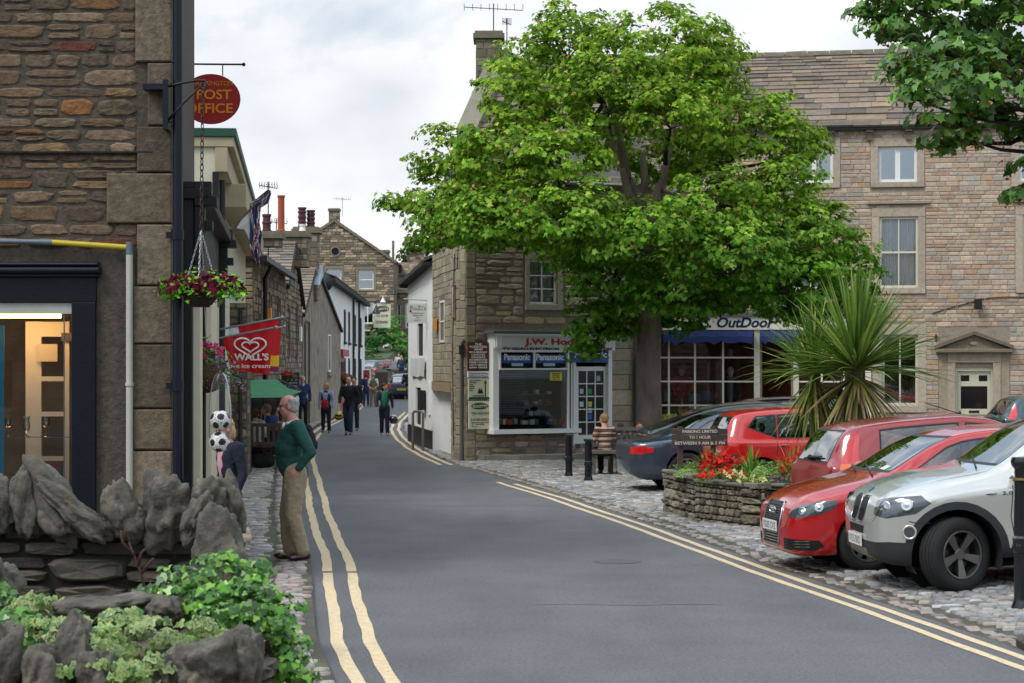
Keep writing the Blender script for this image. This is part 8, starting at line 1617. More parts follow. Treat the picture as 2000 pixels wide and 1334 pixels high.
 r, J = person('man in black leather jacket and jeans walking with a yellow helmet', PT(681, 66.2), R(-95), 1.82, dict(WALK, lw=(.0, .3, .92), le=(-.06, .3, 1.17)), '#15151a', '#1f3148', hair='#5a4030', vox=.016, top_name='leather_jacket', hem=.86, head_turn=R(35), bald=1, shoes='#1a1210', collar='#0c0c10')
 helmet(662, 812, 66.0, '#c8a818', 'yellow and black crash helmet carried by the man in the leather jacket', '#151515')
 r, J = person('dark haired woman in biker jacket and green top walking with a black helmet', PT(751, 65.8), R(-85), 1.62, dict(WALK, la=(.08, .09, .1), ra=(-.06, -.09, .1), rk=(0, -.09, .5), lk=(.06, .09, .5)), '#2a2b30', '#161c30', hair='#2e1a14', vox=.016, top_name='biker_jacket', fem=True, hem=.92, long_hair=.6, head_turn=R(50), shoes='#8a8f94')
 q = MB(); ell(q, J['chs']+Vector((.09, 0, -.06)), (.06, .10, .26)); fuse(q, 'green_top', cloth('#0f7a58'), r, .016)
 helmet(769, 819, 65.6, '#17181c', 'black crash helmet carried by the woman in the green top', '#7a3a2a')
 person('dark haired person in black walking close behind the man in the leather jacket', PT(691, 70.5), R(-95), 1.80, {}, '#15161c', '#15161c', hair='#1d1512', vox=.018)
 person('person in navy jacket and jeans from behind, beside the man in sun hat', PT(715, 110), R(92), 1.70, {}, '#1d2748', '#202c48', hair='#3a2a20', vox=.018, hem=.84)
 person('man in sun hat and olive waistcoat seen from behind, hands behind his back', PT(729, 109), R(90), 1.72, dict(lw=(-.14, .05, .98), rw=(-.14, -.05, .98), le=(-.08, .26, 1.12), re=(-.08, -.26, 1.12)), '#c9c2ae', '#6a624e', hair='#8a8580', hat='#b09a6e', vest='#5f5e4a', vox=.018, bare_arms=True)
 person('man in dark top and pale shorts walking beside the navy car', PT(795, 124), R(95), 1.76, WALK, '#181b26', '#a09c8a', hair='#3a2a20', shorts=True, shoes='#b0b0b0', vox=.018, hem=.84)
 person('distant person in dark blue behind the navy car', PT(784, 139), R(-90), 1.72, {}, '#26324a', '#222630', hair='#6a5040', vox=.02)
 person('distant person in a white shirt beyond the navy car', PT(779, 141), R(-90), 1.78, {}, '#b8b4ae', '#5a4640', hair='#3a2a20', vox=.02)
people()
def bench(name, label, loc, rz, L_=1.5, group=None, m=None):
 root = thing(name, label, 'bench', loc, rz, group); m = m or m_wood   # sits facing +y local, back at y=-.25
 for x in (-L_/2+.04, L_/2-.04):
  q = MB(); q.box(x-.035, .18, 0, x+.035, .25, .62); q.build('leg', m, root, world=False, bevel=.005)
  q = MB(); q.hexa([(x-.035, -.27, 0), (x+.035, -.27, 0), (x+.035, -.20, 0), (x-.035, -.20, 0)], [(x-.035, -.36, .92), (x+.035, -.36, .92), (x+.035, -.30, .92), (x-.035, -.30, .92)]); q.build('leg', m, root, world=False, bevel=.005)
  q = MB(); q.box(x-.04, -.28, .62, x+.04, .28, .66); q.build('armrest', m, root, world=False, bevel=.005)
 q = MB()
 for k in range(5): y = -.19+k*.095; q.box(-L_/2+.08, y, .42, L_/2-.08, y+.075, .445)
 q.box(-L_/2+.08, .20, .34, L_/2-.08, .24, .42); q.build('seat', m, root, world=False)
 q = MB(); q.box(-L_/2+.07, -.37, .86, L_/2-.07, -.32, .93); q.box(-L_/2+.07, -.30, .48, L_/2-.07, -.26, .54); n = int(L_/.115)
 for k in range(n): x = -L_/2+.12+(L_-.24)*k/(n-1); q.hexa([(x-.03, -.285, .54), (x+.03, -.285, .54), (x+.03, -.27, .54), (x-.03, -.27, .54)], [(x-.03, -.345, .86), (x+.03, -.345, .86), (x+.03, -.33, .86), (x-.03, -.33, .86)])
 q.build('backrest', m, root, world=False); return root
def seated():
 PI = math.pi; Yb = 42.2; sw = mat('silvered_wood', '#5f5a50', .85, var=.25, vscale=5, bump=.4, bscale=30)
 bench('wooden_bench', 'grey weathered slatted bench seen from behind under the sycamore', (PX(1246, Yb), Yb+.25, g(2.5, Yb)), R(2), 1.15, 'benches', sw)
 bench('wooden_bench', 'short end bench with thick square legs where the striped boy sits', (PX(1190, Yb-.9), Yb-.75, g(2, Yb)), R(2), .72, 'benches', sw) if False else None
 t = thing('wooden_table_bench', 'low heavy timber bench with square legs under the striped boy', 'bench', (PX(1180, Yb-.3), Yb-.25, 0)); x0 = t.location.x
 for dx in (-.30, .26): q = MB(); q.box(x0+dx, Yb-.45, 0, x0+dx+.13, Yb-.32, .46); q.build('leg', sw, t, bevel=.008)
 for dx in (-.30, .26): q = MB(); q.box(x0+dx, Yb+.0, 0, x0+dx+.13, Yb+.12, .46); q.build('leg', sw, t, bevel=.008)
 q = MB(); q.box(x0-.42, Yb-.5, .46, x0+.48, Yb+.15, .53); q.build('seat', sw, t, bevel=.008)
 def st(co):
  z = np.mod(co[:, 2]*9.5, 1); c = np.zeros((len(co), 3)); c[:] = hx('#3f2a22'); c[z > .6] = hx('#b49a86'); c[(z > .3) & (z < .42)] = hx('#7a5648'); return c
 r, J = person('fair haired boy in a brown and beige striped jumper sitting on the timber bench', (x0+.02, Yb-.18, .04), R(115), 1.60, dict(SIT), '#5a3c30', '#20222c', hair='#8f7048', vox=.013, top_name='jumper', stripes=st, hem=.50, shoes='#2a2a2c', head_turn=R(15))
 person('child with dark brown hair sitting beyond the bench backrest, left of the trunk', (PX(1212, 43.0), 43.1, 0), R(80), 1.35, dict(SIT), '#2a2a30', '#1d1d24', hair='#2e1f18', vox=.015, hem=.5, long_hair=.5)
 person('small child peeping over the bench beside the tree trunk', (PX(1249, 43.2), 43.4, 0), R(-80), 1.40, dict(SIT), '#6a5a4a', '#1d1d24', hair='#5a3a26', vox=.015, hem=.5)
 cw = mat('cafe_wood', '#5d4a38', .8, var=.2, vscale=5); bench('cafe_bench', 'brown slatted cafe bench with its back to us under the green awning', (PX(506, 44.6), 44.6, .06), 0, 1.15, 'benches', cw)
 t = thing('cafe_table', 'small cafe table set with glasses behind the slatted bench', 'table', (PX(512, 45.6), 45.6, .06)); q = MB(); c = t.location; q.box(c.x-.45, c.y-.4, .74+.06, c.x+.5, c.y+.4, .78+.06); q.build('table_top', cw, t)
 for dx in (-.4, .42): q = MB(); q.box(c.x+dx-.03, c.y-.03, .06, c.x+dx+.03, c.y+.03, .80); q.build('leg', cw, t)
 person('customer in a white shirt sitting on the slatted cafe bench', (PX(498, 44.75), 44.75, .06), R(90), 1.62, dict(SIT), '#c4c6cc', '#1c2030', hair='#5a3322', vox=.015, hem=.5)
 person('customer in a blue shirt sitting at the cafe table, facing left', (PX(530, 45.4), 45.5, .10), R(165), 1.72, dict(SIT, nek=(.08, 0, 1.03), hed=(.14, 0, 1.16)), '#22356a', '#1c2030', hair='#7a6a5c', skin='pink', vox=.015, hem=.5)
 person('customer in pale lilac sitting on the far side of the cafe table', (PX(520, 46.4), 46.5, .06), R(-90), 1.60, dict(SIT), '#8f8ab0', '#1c2030', hair='#6a3f28', vox=.015, hem=.5)
 person('dark haired man with raised head behind the cafe customers', (PX(527, 48.5), 48.5, .06), R(-80), 1.70, {}, '#2e2420', '#1c1c20', hair='#1a1310', skin='tan', vox=.016)
 person('person in black standing at the cafe doorway under the awning', (PX(496, 47.5), 47.5, .06), R(-60), 1.72, {}, '#101014', '#101014', hair='#1a1310', vox=.016)
 for px, lab in ((519, 'tumbler of amber drink, nearer the left end of the cafe table'), (526, 'tumbler of amber drink, nearer the right end of the cafe table')): q = MB(); q.lathe([(.03, 0), (.035, .11)], (PX(px, 45.4), 45.3, .84), 10); o = q.build('drinking_glass', mat('amber_drink', '#8a5a24', .2)); tag(o, lab, 'glass')
 c = P(512, 905, 44.2); q = MB(); ell(q, (c.x, 44.3, .2), (.26, .16, .16)); ell(q, (c.x+.1, 44.3, .3), (.14, .12, .1)); o = fuse(q, 'dark_rucksack', cloth('#101218'), None, .02, wrinkle=.02); tag(o, 'dark rucksack pushed under the cafe bench', 'bag')
seated()
# ---------------------------------------------------------------- foreground wall, ivy and street dressing
m_rock = mat('weathered_limestone', '#5a564d', .95, var=.5, vscale=5, bump=1.0, bscale=30, detail=12, stain=(hx('#7f7b6e'), 5, .58))
def boulder(c, r, rot=(0, 0, 0), seed=0, rough=.30, sub=5, pinch=0):
 bm = bmesh.new(); bmesh.ops.create_icosphere(bm, subdivisions=sub, radius=1); Mr = Matrix.Rotation(rot[2], 3, 'Z')@Matrix.Rotation(rot[1], 3, 'Y')@Matrix.Rotation(rot[0], 3, 'X'); off = Vector((seed*7.3, seed*3.1, seed*1.7))
 for v in bm.verts:
  p = v.co.copy(); m4 = max(abs(p.x), abs(p.y), abs(p.z)); p = p*(1+.30*(1/m4-1)); n1 = mnoise.noise(p*1.1+off); n2 = mnoise.noise(p*2.6+off); n3 = abs(mnoise.noise(p*5+off)); p *= 1+rough*n1*1.6+rough*.7*n2-.14*n3+.025*mnoise.noise(p*11+off)+.008*mnoise.noise(p*24+off)
  k = 1-pinch*max(0, p.z)*.5; p = Vector((p.x*r[0]*k, p.y*r[1]*k, p.z*r[2])); v.co = Vector(c)+Mr@p
 return bm
def rocks(lst, parent, name='coping_stone'):
 for i, (px, py, Y, rx, rz, tilt, dy, pinch) in enumerate(lst):
  bm = boulder(P(px, py, Y), (rx*Y/4166, .17 if dy is None else dy, rz*Y/4166), (0, R(tilt), random.uniform(-.2, .2)), seed=i+3+px*.01, pinch=pinch); me = bpy.data.meshes.new(name); off = world_off(parent); bmesh.ops.translate(bm, vec=-off, verts=bm.verts); bm.to_mesh(me); bm.free()
  me.materials.append(m_rock); me.polygons.foreach_set('use_smooth', [True]*len(me.polygons)); o = bpy.data.objects.new(name, me); COL.objects.link(o); o.parent = parent
def low_wall(name, label, A, B, z1, seed, cope, pal=('#45413b', '#504b43', '#3b3732', '#565046')):
 root = thing(name, label, 'wall', (A[0], A[1], 0)); F = frame(A, B); mb = MB(); mb.fbox(F, 0, -.1, -.42, F.L, z1-.06, -.02, col=hx('#2c2823')); stones(mb, F, 0, F.L, -.1, z1-.04, [], list(pal), hr=(.12, .24), lr=(.25, .6), gap=.006, dep=(.02, .11), fine=True, seed=seed, contrast=.2, d0=-.02, jit=.25)
 F2 = frame(B, (F(F.L, 0, -.42).x, F(F.L, 0, -.42).y)); stones(mb, F2, 0, .42, -.1, z1-.04, [], list(pal), hr=(.12, .24), lr=(.2, .4), gap=.006, dep=(.02, .08), fine=True, seed=seed+1)
 mb.build('wall', m_stone, root, col=True)
 n = 46; V = []   # lumpy mortar bed on top
 for i in range(n+1):
  u = F.L*i/n
  for j in range(7):
   d = .05-.5*j/6; p = F(u, 0, d); V.append((p.x, p.y, z1-.07+.10*math.sin(math.pi*j/6)**.5+.035*mnoise.noise(Vector((u*4, j*.6, seed)))))
 np_mesh('mortar_bed', V, [(i*7+j, i*7+7+j, i*7+8+j, i*7+j+1) for i in range(n) for j in range(6)], mat('wall_mortar', '#6a6459', .95, var=.3, vscale=5, bump=.9, bscale=20), root, smooth=True)
 rocks(cope, root); return root
def foreground():
 low_wall('rocky_garden_wall', 'dark stone garden wall topped with jagged upright limestone lumps', (-5.6, 16.1), (PX(440, 16), 16.0), 1.02, 201,
  [(-60, 985, 16, 60, 60, 10, None, .3), (8, 985, 16, 30, 58, -8, .13, .3), (52, 985, 15.95, 28, 66, -6, .12, .4), (100, 975, 16, 36, 92, -34, .14, .4), (148, 1000, 15.85, 26, 78, -50, .12, .4), (232, 992, 15.9, 36, 62, -10, .13, .6), (268, 1018, 15.95, 34, 34, 10, .13, .0), (326, 992, 15.9, 44, 68, 4, .13, -.25), (408, 990, 15.9, 34, 56, 10, .16, .1), (448, 990, 16, 26, 62, -8, .15, .2), (388, 1015, 15.8, 26, 50, 14, .14, .2), (425, 1085, 15.6, 52, 92, 0, .2, .5)])
 low_wall('ivy_covered_wall', 'nearest low wall with pale grey boulders and ivy climbing over it', (-4.6, 11.9), (PX(500, 11.6), 11.6), .66, 231,
  [(0, 1150, 13.5, 40, 60, 5, .14, .3), (5, 1310, 11.2, 52, 100, 5, .16, .3), (135, 1290, 11.3, 44, 84, 8, .15, .4), (215, 1188, 12.3, 92, 26, -3, .16, .0), (322, 1190, 12.1, 34, 28, 0, .14, .6), (405, 1305, 11.0, 54, 60, 0, .16, -.1), (468, 1295, 11.1, 42, 72, 4, .15, -.1), (340, 1320, 11.2, 30, 60, 0, .13, .2), (190, 1330, 11.2, 36, 60, 0, .14, .2), (80, 1340, 11.1, 40, 70, 0, .14, .2)])
 def E(x, y, rx, ry, Y, dep): s = 4166/Y; c = P(x, y, Y); return ((c.x, c.y, c.z), (rx/s, dep, ry/s))
 ml = leafmat('ivy_foliage', .32, .25, spec=.5)
 A = [E(425, 1165, 105, 80, 12.6, .35), (E(515, 1245, 70, 110, 12.2, .3)), E(350, 1170, 75, 60, 12.6, .3), E(450, 1230, 110, 90, 12.2, .3), E(555, 1300, 40, 70, 12.1, .25), E(470, 1290, 95, 120, 12.6, .35), E(545, 1340, 45, 90, 12.2, .25), E(290, 1190, 45, 30, 12.6, .2)]
 C_, Nn, S = crown(A, 420, 22, .085, up=.4); Nn[:, 1] -= .7; o = leaves('green_ivy', C_, Nn, .052, IVY, ['#4f8a1e', '#5f9826', '#3c701a', '#70a432', '#2c5a18', '#86b04a', '#34661a', '#2c5a18'], None, m=ml, colscale=S, curl=.2); tag(o, 'bright green ivy mound at the right end of the nearest wall', 'ivy')
 B = [E(225, 1245, 110, 45, 11.7, .25), E(310, 1270, 80, 60, 11.5, .2), E(180, 1280, 90, 50, 11.5, .2), E(395, 1240, 50, 30, 11.6, .15), E(110, 1235, 60, 40, 11.9, .2), E(290, 1330, 70, 40, 11.1, .15), E(60, 1190, 40, 30, 12.4, .2), E(250, 1320, 90, 50, 11.2, .2), E(120, 1200, 45, 35, 12.2, .2), E(160, 1330, 60, 40, 11.2, .2)]
 C_, Nn, S = crown(B, 380, 18, .075, up=.3); Nn[:, 1] -= .8; o = leaves('variegated_ivy', C_, Nn, .05, IVY, ['#44762a', '#548634', '#386626', '#628f3e'], None, m=ml, fan='#b4c078', curl=.2, colscale=S); tag(o, 'cream edged variegated ivy trailing between the nearest boulders', 'ivy')
 D = [E(5, 1200, 45, 60, 12.6, .25), E(30, 1270, 30, 70, 12.0, .2), E(-40, 1230, 50, 90, 12.3, .3), E(45, 1240, 40, 40, 11.9, .2), E(60, 1330, 40, 50, 11.3, .2)]
 C_, Nn, S = crown(D, 260, 18, .08, up=.4); Nn[:, 1] -= .7; o = leaves('dark_ivy', C_, Nn, .055, IVY, ['#44782a', '#356626', '#548830', '#628f3a'], None, m=ml, colscale=S); tag(o, 'dark green ivy at the bottom left corner of the scene', 'ivy')
 q = MB(); b = P(282, 1160, 13.4); 
 for pts in (((284, 1160), (276, 1120), (262, 1085), (248, 1050)), ((270, 1105), (276, 1080), (284, 1072)), ((262, 1085), (240, 1060), (236, 1042)), ((276, 1120), (292, 1100), (300, 1090)), ((248, 1050), (238, 1046), (236, 1036)), ((250, 1056), (243, 1040), (246, 1034))): q.tube([P(x, y, 13.4) for x, y in pts], [.011-.0018*i for i in range(len(pts))], 6)
 q.tube([(b.x, 13.4, 0), b], .012, 6); o = q.build('bare_twig', mat('red_twig', '#43281f', .8), smooth=True); tag(o, 'bare reddish twig standing between the two stone walls', 'twig')
 g_ = MB(); rnd = random.Random(3)   # weeds along the walls
 o = blades(g_, (-1.55, 13.2, .03), 40, .22, .012, ['#4f7a30', '#6f9a44'], (10, 80), seed=5, droop=.6).build('weed_tuft', _M['blade_green'], None, col=True); tag(o, 'small grass tuft growing at the foot of the ivy wall', 'weed')
foreground()
def flowers(root, c, r, n, pal, leafpal, size=.05, lsize=.06, droop=0):
 c = np.array(c); d = RNG.normal(size=(n, 3)); d /= np.linalg.norm(d, axis=1, keepdims=True); d[:, 2] = np.abs(d[:, 2])*.9-.25-droop*RNG.random(n); q = c+d*np.array(r)*RNG.uniform(.75, 1.1, (n, 1))
 leaves('foliage', np.repeat(q, 4, axis=0)*1+RNG.normal(size=(n*4, 3))*.05-np.array([0, 0, .03]), RNG.normal(size=(n*4, 3))*.5+np.array([0, -.4, .8]), lsize, OVAL, leafpal, root, m=leafmat('basket_leaves', .5, .3))['kind'] = 'stuff'
 k = q[RNG.random(n) < .5]; fl = np.repeat(k, 3, axis=0)+RNG.normal(size=(len(k)*3, 3))*.015+np.repeat((k-c)*.08, 3, axis=0); leaves('petals', fl, RNG.normal(size=fl.shape)*.35+np.repeat(k-c, 3, axis=0)*3+np.array([0, -.5, 0]), size, IVY, pal, root, m=leafmat('petal', .6, .3))['kind'] = 'stuff'
def dressing():
 Y = 27.2; t = thing('post_office_sign', 'red oval post office sign with yellow lettering hanging from an iron bar', 'sign', P(414, 194, Y)); F = frame((PX(354, Y), Y), (PX(470, Y), Y)); cz = PZ(194, Y); q = MB(); rx, rz = F.L/2, 49*Y/4166; n = 40
 q.prism([(rx+rx*math.cos(2*math.pi*i/n), cz+rz*math.sin(2*math.pi*i/n)) for i in range(n)], F, 0, .03); bd = q.build('board', mat('sign_red', '#a3221f', .5), t); my = mat('yellow_lettering', '#e8941c', .5)
 text('GRASSINGTON', F, rx+.02, cz+.17, .032, .085, my, bd, width=.52); text('POST', F, rx+.04, cz-.0, .032, .17, my, bd, width=.44, bold=.003); text('OFFICE', F, rx-.02, cz-.175, .032, .17, my, bd, width=.60, bold=.003)
 q = MB(); q.tube([(-4.3, Y, PZ(125, Y)), (PX(476, Y), Y, PZ(126, Y))], .012, 8); q.ball((PX(476, Y), Y, PZ(126, Y)), .025, 10, 8); q.tube([(PX(435, Y), Y, PZ(127, Y)), (PX(435, Y), Y, PZ(148, Y))], .008, 6); q.tube([(PX(372, Y), Y, PZ(127, Y)), (PX(372, Y), Y, PZ(160, Y))], .008, 6); q.build('iron_bar', m_metal_d, t)
 Y = 21.75; t = thing('iron_wall_bracket', 'navy painted iron bracket with scrolled arm on the corner stones', 'bracket', P(323, 200, Y)); q = MB(); a = P(318, 252, Y); b = P(328, 155, Y); q.box(a.x, Y, a.z, b.x, Y+.2, b.z); c = P(278, 174, Y); q.box(c.x, Y+.01, c.z, a.x, Y+.2, P(0, 163, Y).z); q.build('back_plate', m_pipe, t)
 q = MB(); q.tube([P(x, y, Y+.05) for x, y in ((326, 170), (350, 163), (385, 157), (400, 158), (405, 166), (398, 176), (391, 172), (392, 163))], .013, 8); q.tube([P(x, y, Y+.05) for x, y in ((328, 236), (345, 215), (370, 190), (398, 162))], .012, 8); q.tube([P(x, y, Y+.05) for x, y in ((328, 236), (334, 240), (338, 234), (334, 230))], .009, 8); q.build('scroll_arm', m_metal_d, t, smooth=True)
 def chain(a, b, r, m, root, name='chain'):
  a, b = Vector(a), Vector(b); n = max(2, int((b-a).length/(r*5))); q = MB(); d = (b-a).normalized(); s = d.orthogonal().normalized(); s2 = d.cross(s)
  for i in range(n): c = a.lerp(b, (i+.5)/n); ax = s if i % 2 else s2; q.tube([c+d*r*3.2*math.cos(w_)+ax*r*1.5*math.sin(w_) for w_ in np.linspace(0, 6.283, 9)], r*.55, 4, cap=False)
  return q.build(name, m, root)
 hb = thing('hanging_basket', 'wicker hanging basket of dark red petunias on a long chain from the iron bracket', 'hanging basket', P(392, 585, Y)); rust = mat('rusty_chain', '#3e2a22', .8); chain(P(396, 172, Y), P(393, 448, Y), .012, rust, hb); silv = mat('galvanised', '#a4a8a6', .4, metal=.5)
 hk = P(393, 450, Y); 
 for dx, dy in ((-.16, 0), (.16, .02), (0, -.15), (.02, .15)): e = P(392, 560, Y); chain(hk, e+Vector((dx, dy, 0)), .006, silv, hb)
 q = MB(); cb = P(392, 562, Y)
 for i in range(9): z_ = -i*.022; r_ = .185*math.sqrt(max(.05, 1-(i/9.5)**2)); q.lathe([(r_-.012, z_-.022), (r_+.004, z_-.011), (r_-.006, z_)], cb, 26, cap=False)
 q.ball(cb+Vector((0, 0, -.01)), (.17, .17, .19), 16, 10); q.build('basket', mat('dark_wicker', '#3a2a1e', .9, var=.4, vscale=30, bump=.8, bscale=50), hb, smooth=True)
 flowers(hb, P(395, 560, Y), (.40, .28, .17), 280, ['#5a0f2a', '#6d1233', '#7a1840', '#4a0c24'], ['#6aa82c', '#7dba38', '#549024'], .075, .055)
 Y = 25.4; hb = thing('flower_basket', 'mossy hanging basket of pink geraniums and trailing lavender flowers', 'hanging basket', P(412, 730, Y)); q = MB(); q.ball(P(405, 735, Y), (.20, .2, .2), 16, 10); q.build('basket', mat('moss_liner', '#4f3a26', .95, var=.5, vscale=25, bump=1, bscale=40), hb, smooth=True); q = MB(); q.tube([P(405, 735, Y)+Vector((0, 0, .1)), P(400, 600, Y)], .006, 5); q.build('chain', silv, hb)
 flowers(hb, P(400, 690, Y), (.20, .2, .17), 70, ['#d8286a', '#c81f5a', '#e0508a'], ['#4a7a34', '#5a8a40'], .06); flowers(hb, P(430, 715, Y), (.26, .2, .26), 130, ['#b48ac0', '#c8a8d0', '#9a5aa0', '#8a2a80'], ['#5a7a4a', '#6a8a54'], .035, .04, droop=.9)
 t = thing('bag_of_footballs', 'pair of black and white footballs in a long clear bag hanging at the shop front', 'footballs', P(430, 840, 21.2)); Y = 21.2; phi = (1+5**.5)/2; ico = [Vector(v).normalized() for v in [(0, 1, phi), (0, -1, phi), (0, 1, -phi), (0, -1, -phi), (1, phi, 0), (-1, phi, 0), (1, -phi, 0), (-1, -phi, 0), (phi, 0, 1), (-phi, 0, 1), (phi, 0, -1), (-phi, 0, -1)]]
 for k, (px, py) in enumerate(((430, 821), (429, 863))):
  bm = bmesh.new(); bmesh.ops.create_icosphere(bm, subdivisions=4, radius=.102); Mx = Matrix.Rotation(.5+k, 3, 'X')@Matrix.Rotation(.4+k*1.3, 3, 'Z'); c = P(px, py, Y)-t.location
  for f in bm.faces:
   d = (Mx@f.calc_center_median()).normalized(); ds = sorted((d.dot(v) for v in ico), reverse=True); f.material_index = 1 if ds[0] > .935 else (2 if ds[0]-ds[1] < .012 and ds[0] < .9 else 0)
  bmesh.ops.translate(bm, vec=c, verts=bm.verts); me = bpy.data.meshes.new('football'); bm.to_mesh(me); bm.free(); [me.materials.append(x) for x in (mat('ball_white', '#d2d2cc', .4), m_trim, mat('ball_seam', '#8a8a86', .6))]; me.polygons.foreach_set('use_smooth', [True]*len(me.polygons)); o = bpy.data.objects.new('football', me); COL.objects.link(o); o.parent = t
 q = MB(); n = 14; pr = [(.03, .62), (.06, .58), (.085, .5), (.10, .40), (.112, .30), (.115, .15), (.112, .0), (.08, -.09), (.02, -.12)]; q.lathe([(r, z) for r, z in pr], P(430, 850, Y), 20, cap=False); q.build('clear_bag', glass('clear_plastic', (.93, .94, .95), .02, .3, 1.12), t, smooth=True)
 mr = mat('flag_red', '#c80f1c', .55, trans=.25); mw = mat('white_lettering', '#e8e8e4', .5); mp = mat('pole_grey', '#8f9499', .35, metal=.6)
 for k, (x0, x1, yt0, yt1, yb, Y, lab) in enumerate(((436, 533, 660, 642, 726, 31, 'front red ice cream flag with white heart and lettering'), (446, 545, 640, 622, 690, 33.2, 'red flag right behind the front ice cream flag, its top edge showing highest'), (462, 549, 655, 640, 722, 35.4, 'third ice cream flag with yellow and purple lower corner'))):
  t = thing('ice_cream_flag', lab, 'flag', P(x0, yt0, Y), group='flags over the shop front'); a, b = P(x0-(70 if k == 0 else 60), yt0+12, Y), P(x1+6, yt1-2, Y); q = MB(); q.tube([a, b], .016, 8); q.ball(b, .03, 8, 6); q.build('pole', mp, t)
  F = frame((PX(x0, Y), Y), (PX(x1, Y), Y)); zt0, zt1, zb = PZ(yt0, Y), PZ(yt1, Y), PZ(yb, Y); n = 16; wv = lambda u, v: .03*math.sin(u*9+k)*v+.012*math.sin(u*23); V = []; L_ = F.L; dl = -.0 if k else -.02
  for i in range(n+1):
   u = i/n
   for j in range(9): v = j/8; zt = zt0+(zt1-zt0)*u; V.append(F(L_*u-.13*v*(1-u*.6)*0+.11*v*(1-u)-.05*v*u, zt+(zb+.02-.06*u+.0-zt)*v, wv(u, v)))
  mats = [mr]; o = np_mesh('cloth', V, [(i*9+j, i*9+j+1, i*9+10+j, i*9+9+j) for i in range(n) for j in range(8)], [mr, mat('flag_yellow', '#e8b81c', .6, trans=.2), mat('flag_purple', '#7a1f5a', .6, trans=.2), mat('flag_white', '#d8dade', .6, trans=.3)], t, smooth=True, midx=np.array([(3 if i < (0 if k == 0 else 3) else (1 if (k == 2 and j > 4 and i > 6 and j < 7) else 2 if (k == 2 and j >= 7) else 0)) for i in range(n) for j in range(8)], dtype=np.int32))
  if k == 0:
   hc = (L_*.55, (zt0+zb)/2+.12); hpt = lambda s_, w_: (16*math.sin(w_)**3*s_, (13*math.cos(w_)-5*math.cos(2*w_)-2*math.cos(3*w_)-math.cos(4*w_))*s_)
   for s_, r_, a0, a1 in ((.0125, .014, .0, 5.95), (.0066, .013, .35, 6.2)): q = MB(); q.tube([F(hc[0]+hpt(s_, w_)[0]*1.15, hc[1]+hpt(s_, w_)[1]*.8, .045+wv((hc[0]+hpt(s_, w_)[0])/L_, .4)) for w_ in np.linspace(a0, a1, 44)], r_, 6); q.build('heart_mark', mw, o, smooth=True)
   text("WALL'S", F, L_*.58, zb+.17, .05, .13, mw, o, width=.50, bold=.004); text('love ice cream', F, L_*.52, zb+.055, .05, .09, mw, o, width=.62, bold=.001)
 Y = 36; t = thing('union_flag', 'furled union flag and white pennant on a slanting pole high on the cream building', 'flag', P(490, 420, Y)); q = MB(); q.tube([P(452, 445, Y), P(528, 372, Y)], .02, 8); q.build('pole', m_wood, t)
 W_ = [(527, 373, 3), (512, 392, 12), (498, 402, 11), (497, 430, 10), (500, 455, 12), (499, 475, 11), (500, 498, 9), (503, 515, 3)]; n = 12; V = []; nn = 40
 xs = interp([(i, a[0]) for i, a in enumerate(W_)]); ys = interp([(i, a[1]) for i, a in enumerate(W_)]); ws = interp([(i, a[2]) for i, a in enumerate(W_)])
 for i in range(nn+1):
  k = i/nn*7
  for j in range(n+1): f = j/n-.5; c = P(float(xs(k))+f*float(ws(k))*2, float(ys(k))+f*8, Y); c.y += .05*math.sin(j*1.6+i*.15); V.append(c)
 mi = []
 for i in range(nn):
  for j in range(n): d1 = abs((i*.55+j) % 13-6.5); d2 = abs((i*.5-j*1.1) % 11-5.5); mi.append(0 if d1 < .8 or d2 < .7 else (1 if d1 < 1.9 or d2 < 1.7 else 2))
 np_mesh('cloth', V, [(i*(n+1)+j, i*(n+1)+j+1, (i+1)*(n+1)+j+1, (i+1)*(n+1)+j) for i in range(nn) for j in range(n)], [mat('union_red', '#9a2430', .8, trans=.2), mat('flag_white', '#d8dade', .6), mat('union_blue', '#3a4670', .8, trans=.2)], t, smooth=True, midx=np.array(mi, dtype=np.int32))
 q = MB(); q.add([P(488, 404, Y), P(462, 446, Y), P(478, 448, Y+.05), P(492, 480, Y+.1), P(496, 430, Y)], [(0, 1, 2, 3, 4)]); q.build('white_pennant', mat('flag_white', '#d8dade', .6), t)
 Y = 43; t = thing('green_awning', 'pale green canvas awning over the cafe tables', 'awning', P(520, 750, Y)); q = MB(); a = [P(484, 742, Y+3), P(540, 741, Y+3.5), P(590, 764, Y+1.2), P(560, 776, Y-.4), P(484, 777, Y-1)]; 
 q.add([a[0], a[1], P(566, 760, Y+1.2), P(520, 764, Y+.4), P(484, 766, Y)], [(0, 1, 2, 3, 4)]); q.add([P(484, 766, Y), P(520, 764, Y+.4), P(566, 760, Y+1.2), a[2], a[3], a[4]], [(0, 1, 4, 5), (1, 2, 3, 4)]); q.build('canvas', mat('green_canvas', '#4f9a6e', .8, trans=.35, var=.1, vscale=3), t)
 q = MB(); q.tube([a[4], P(484, 742, Y+3)], .02); q.tube([a[2], P(545, 741, Y+3.4)], .02); q.tube([P(489, 770, Y-.5), (PX(489, Y-.5), Y-.5, .05)], .025); q.build('frame', m_metal_d, t)
 mbd = mat('board_blue', '#1f3f86', .5)
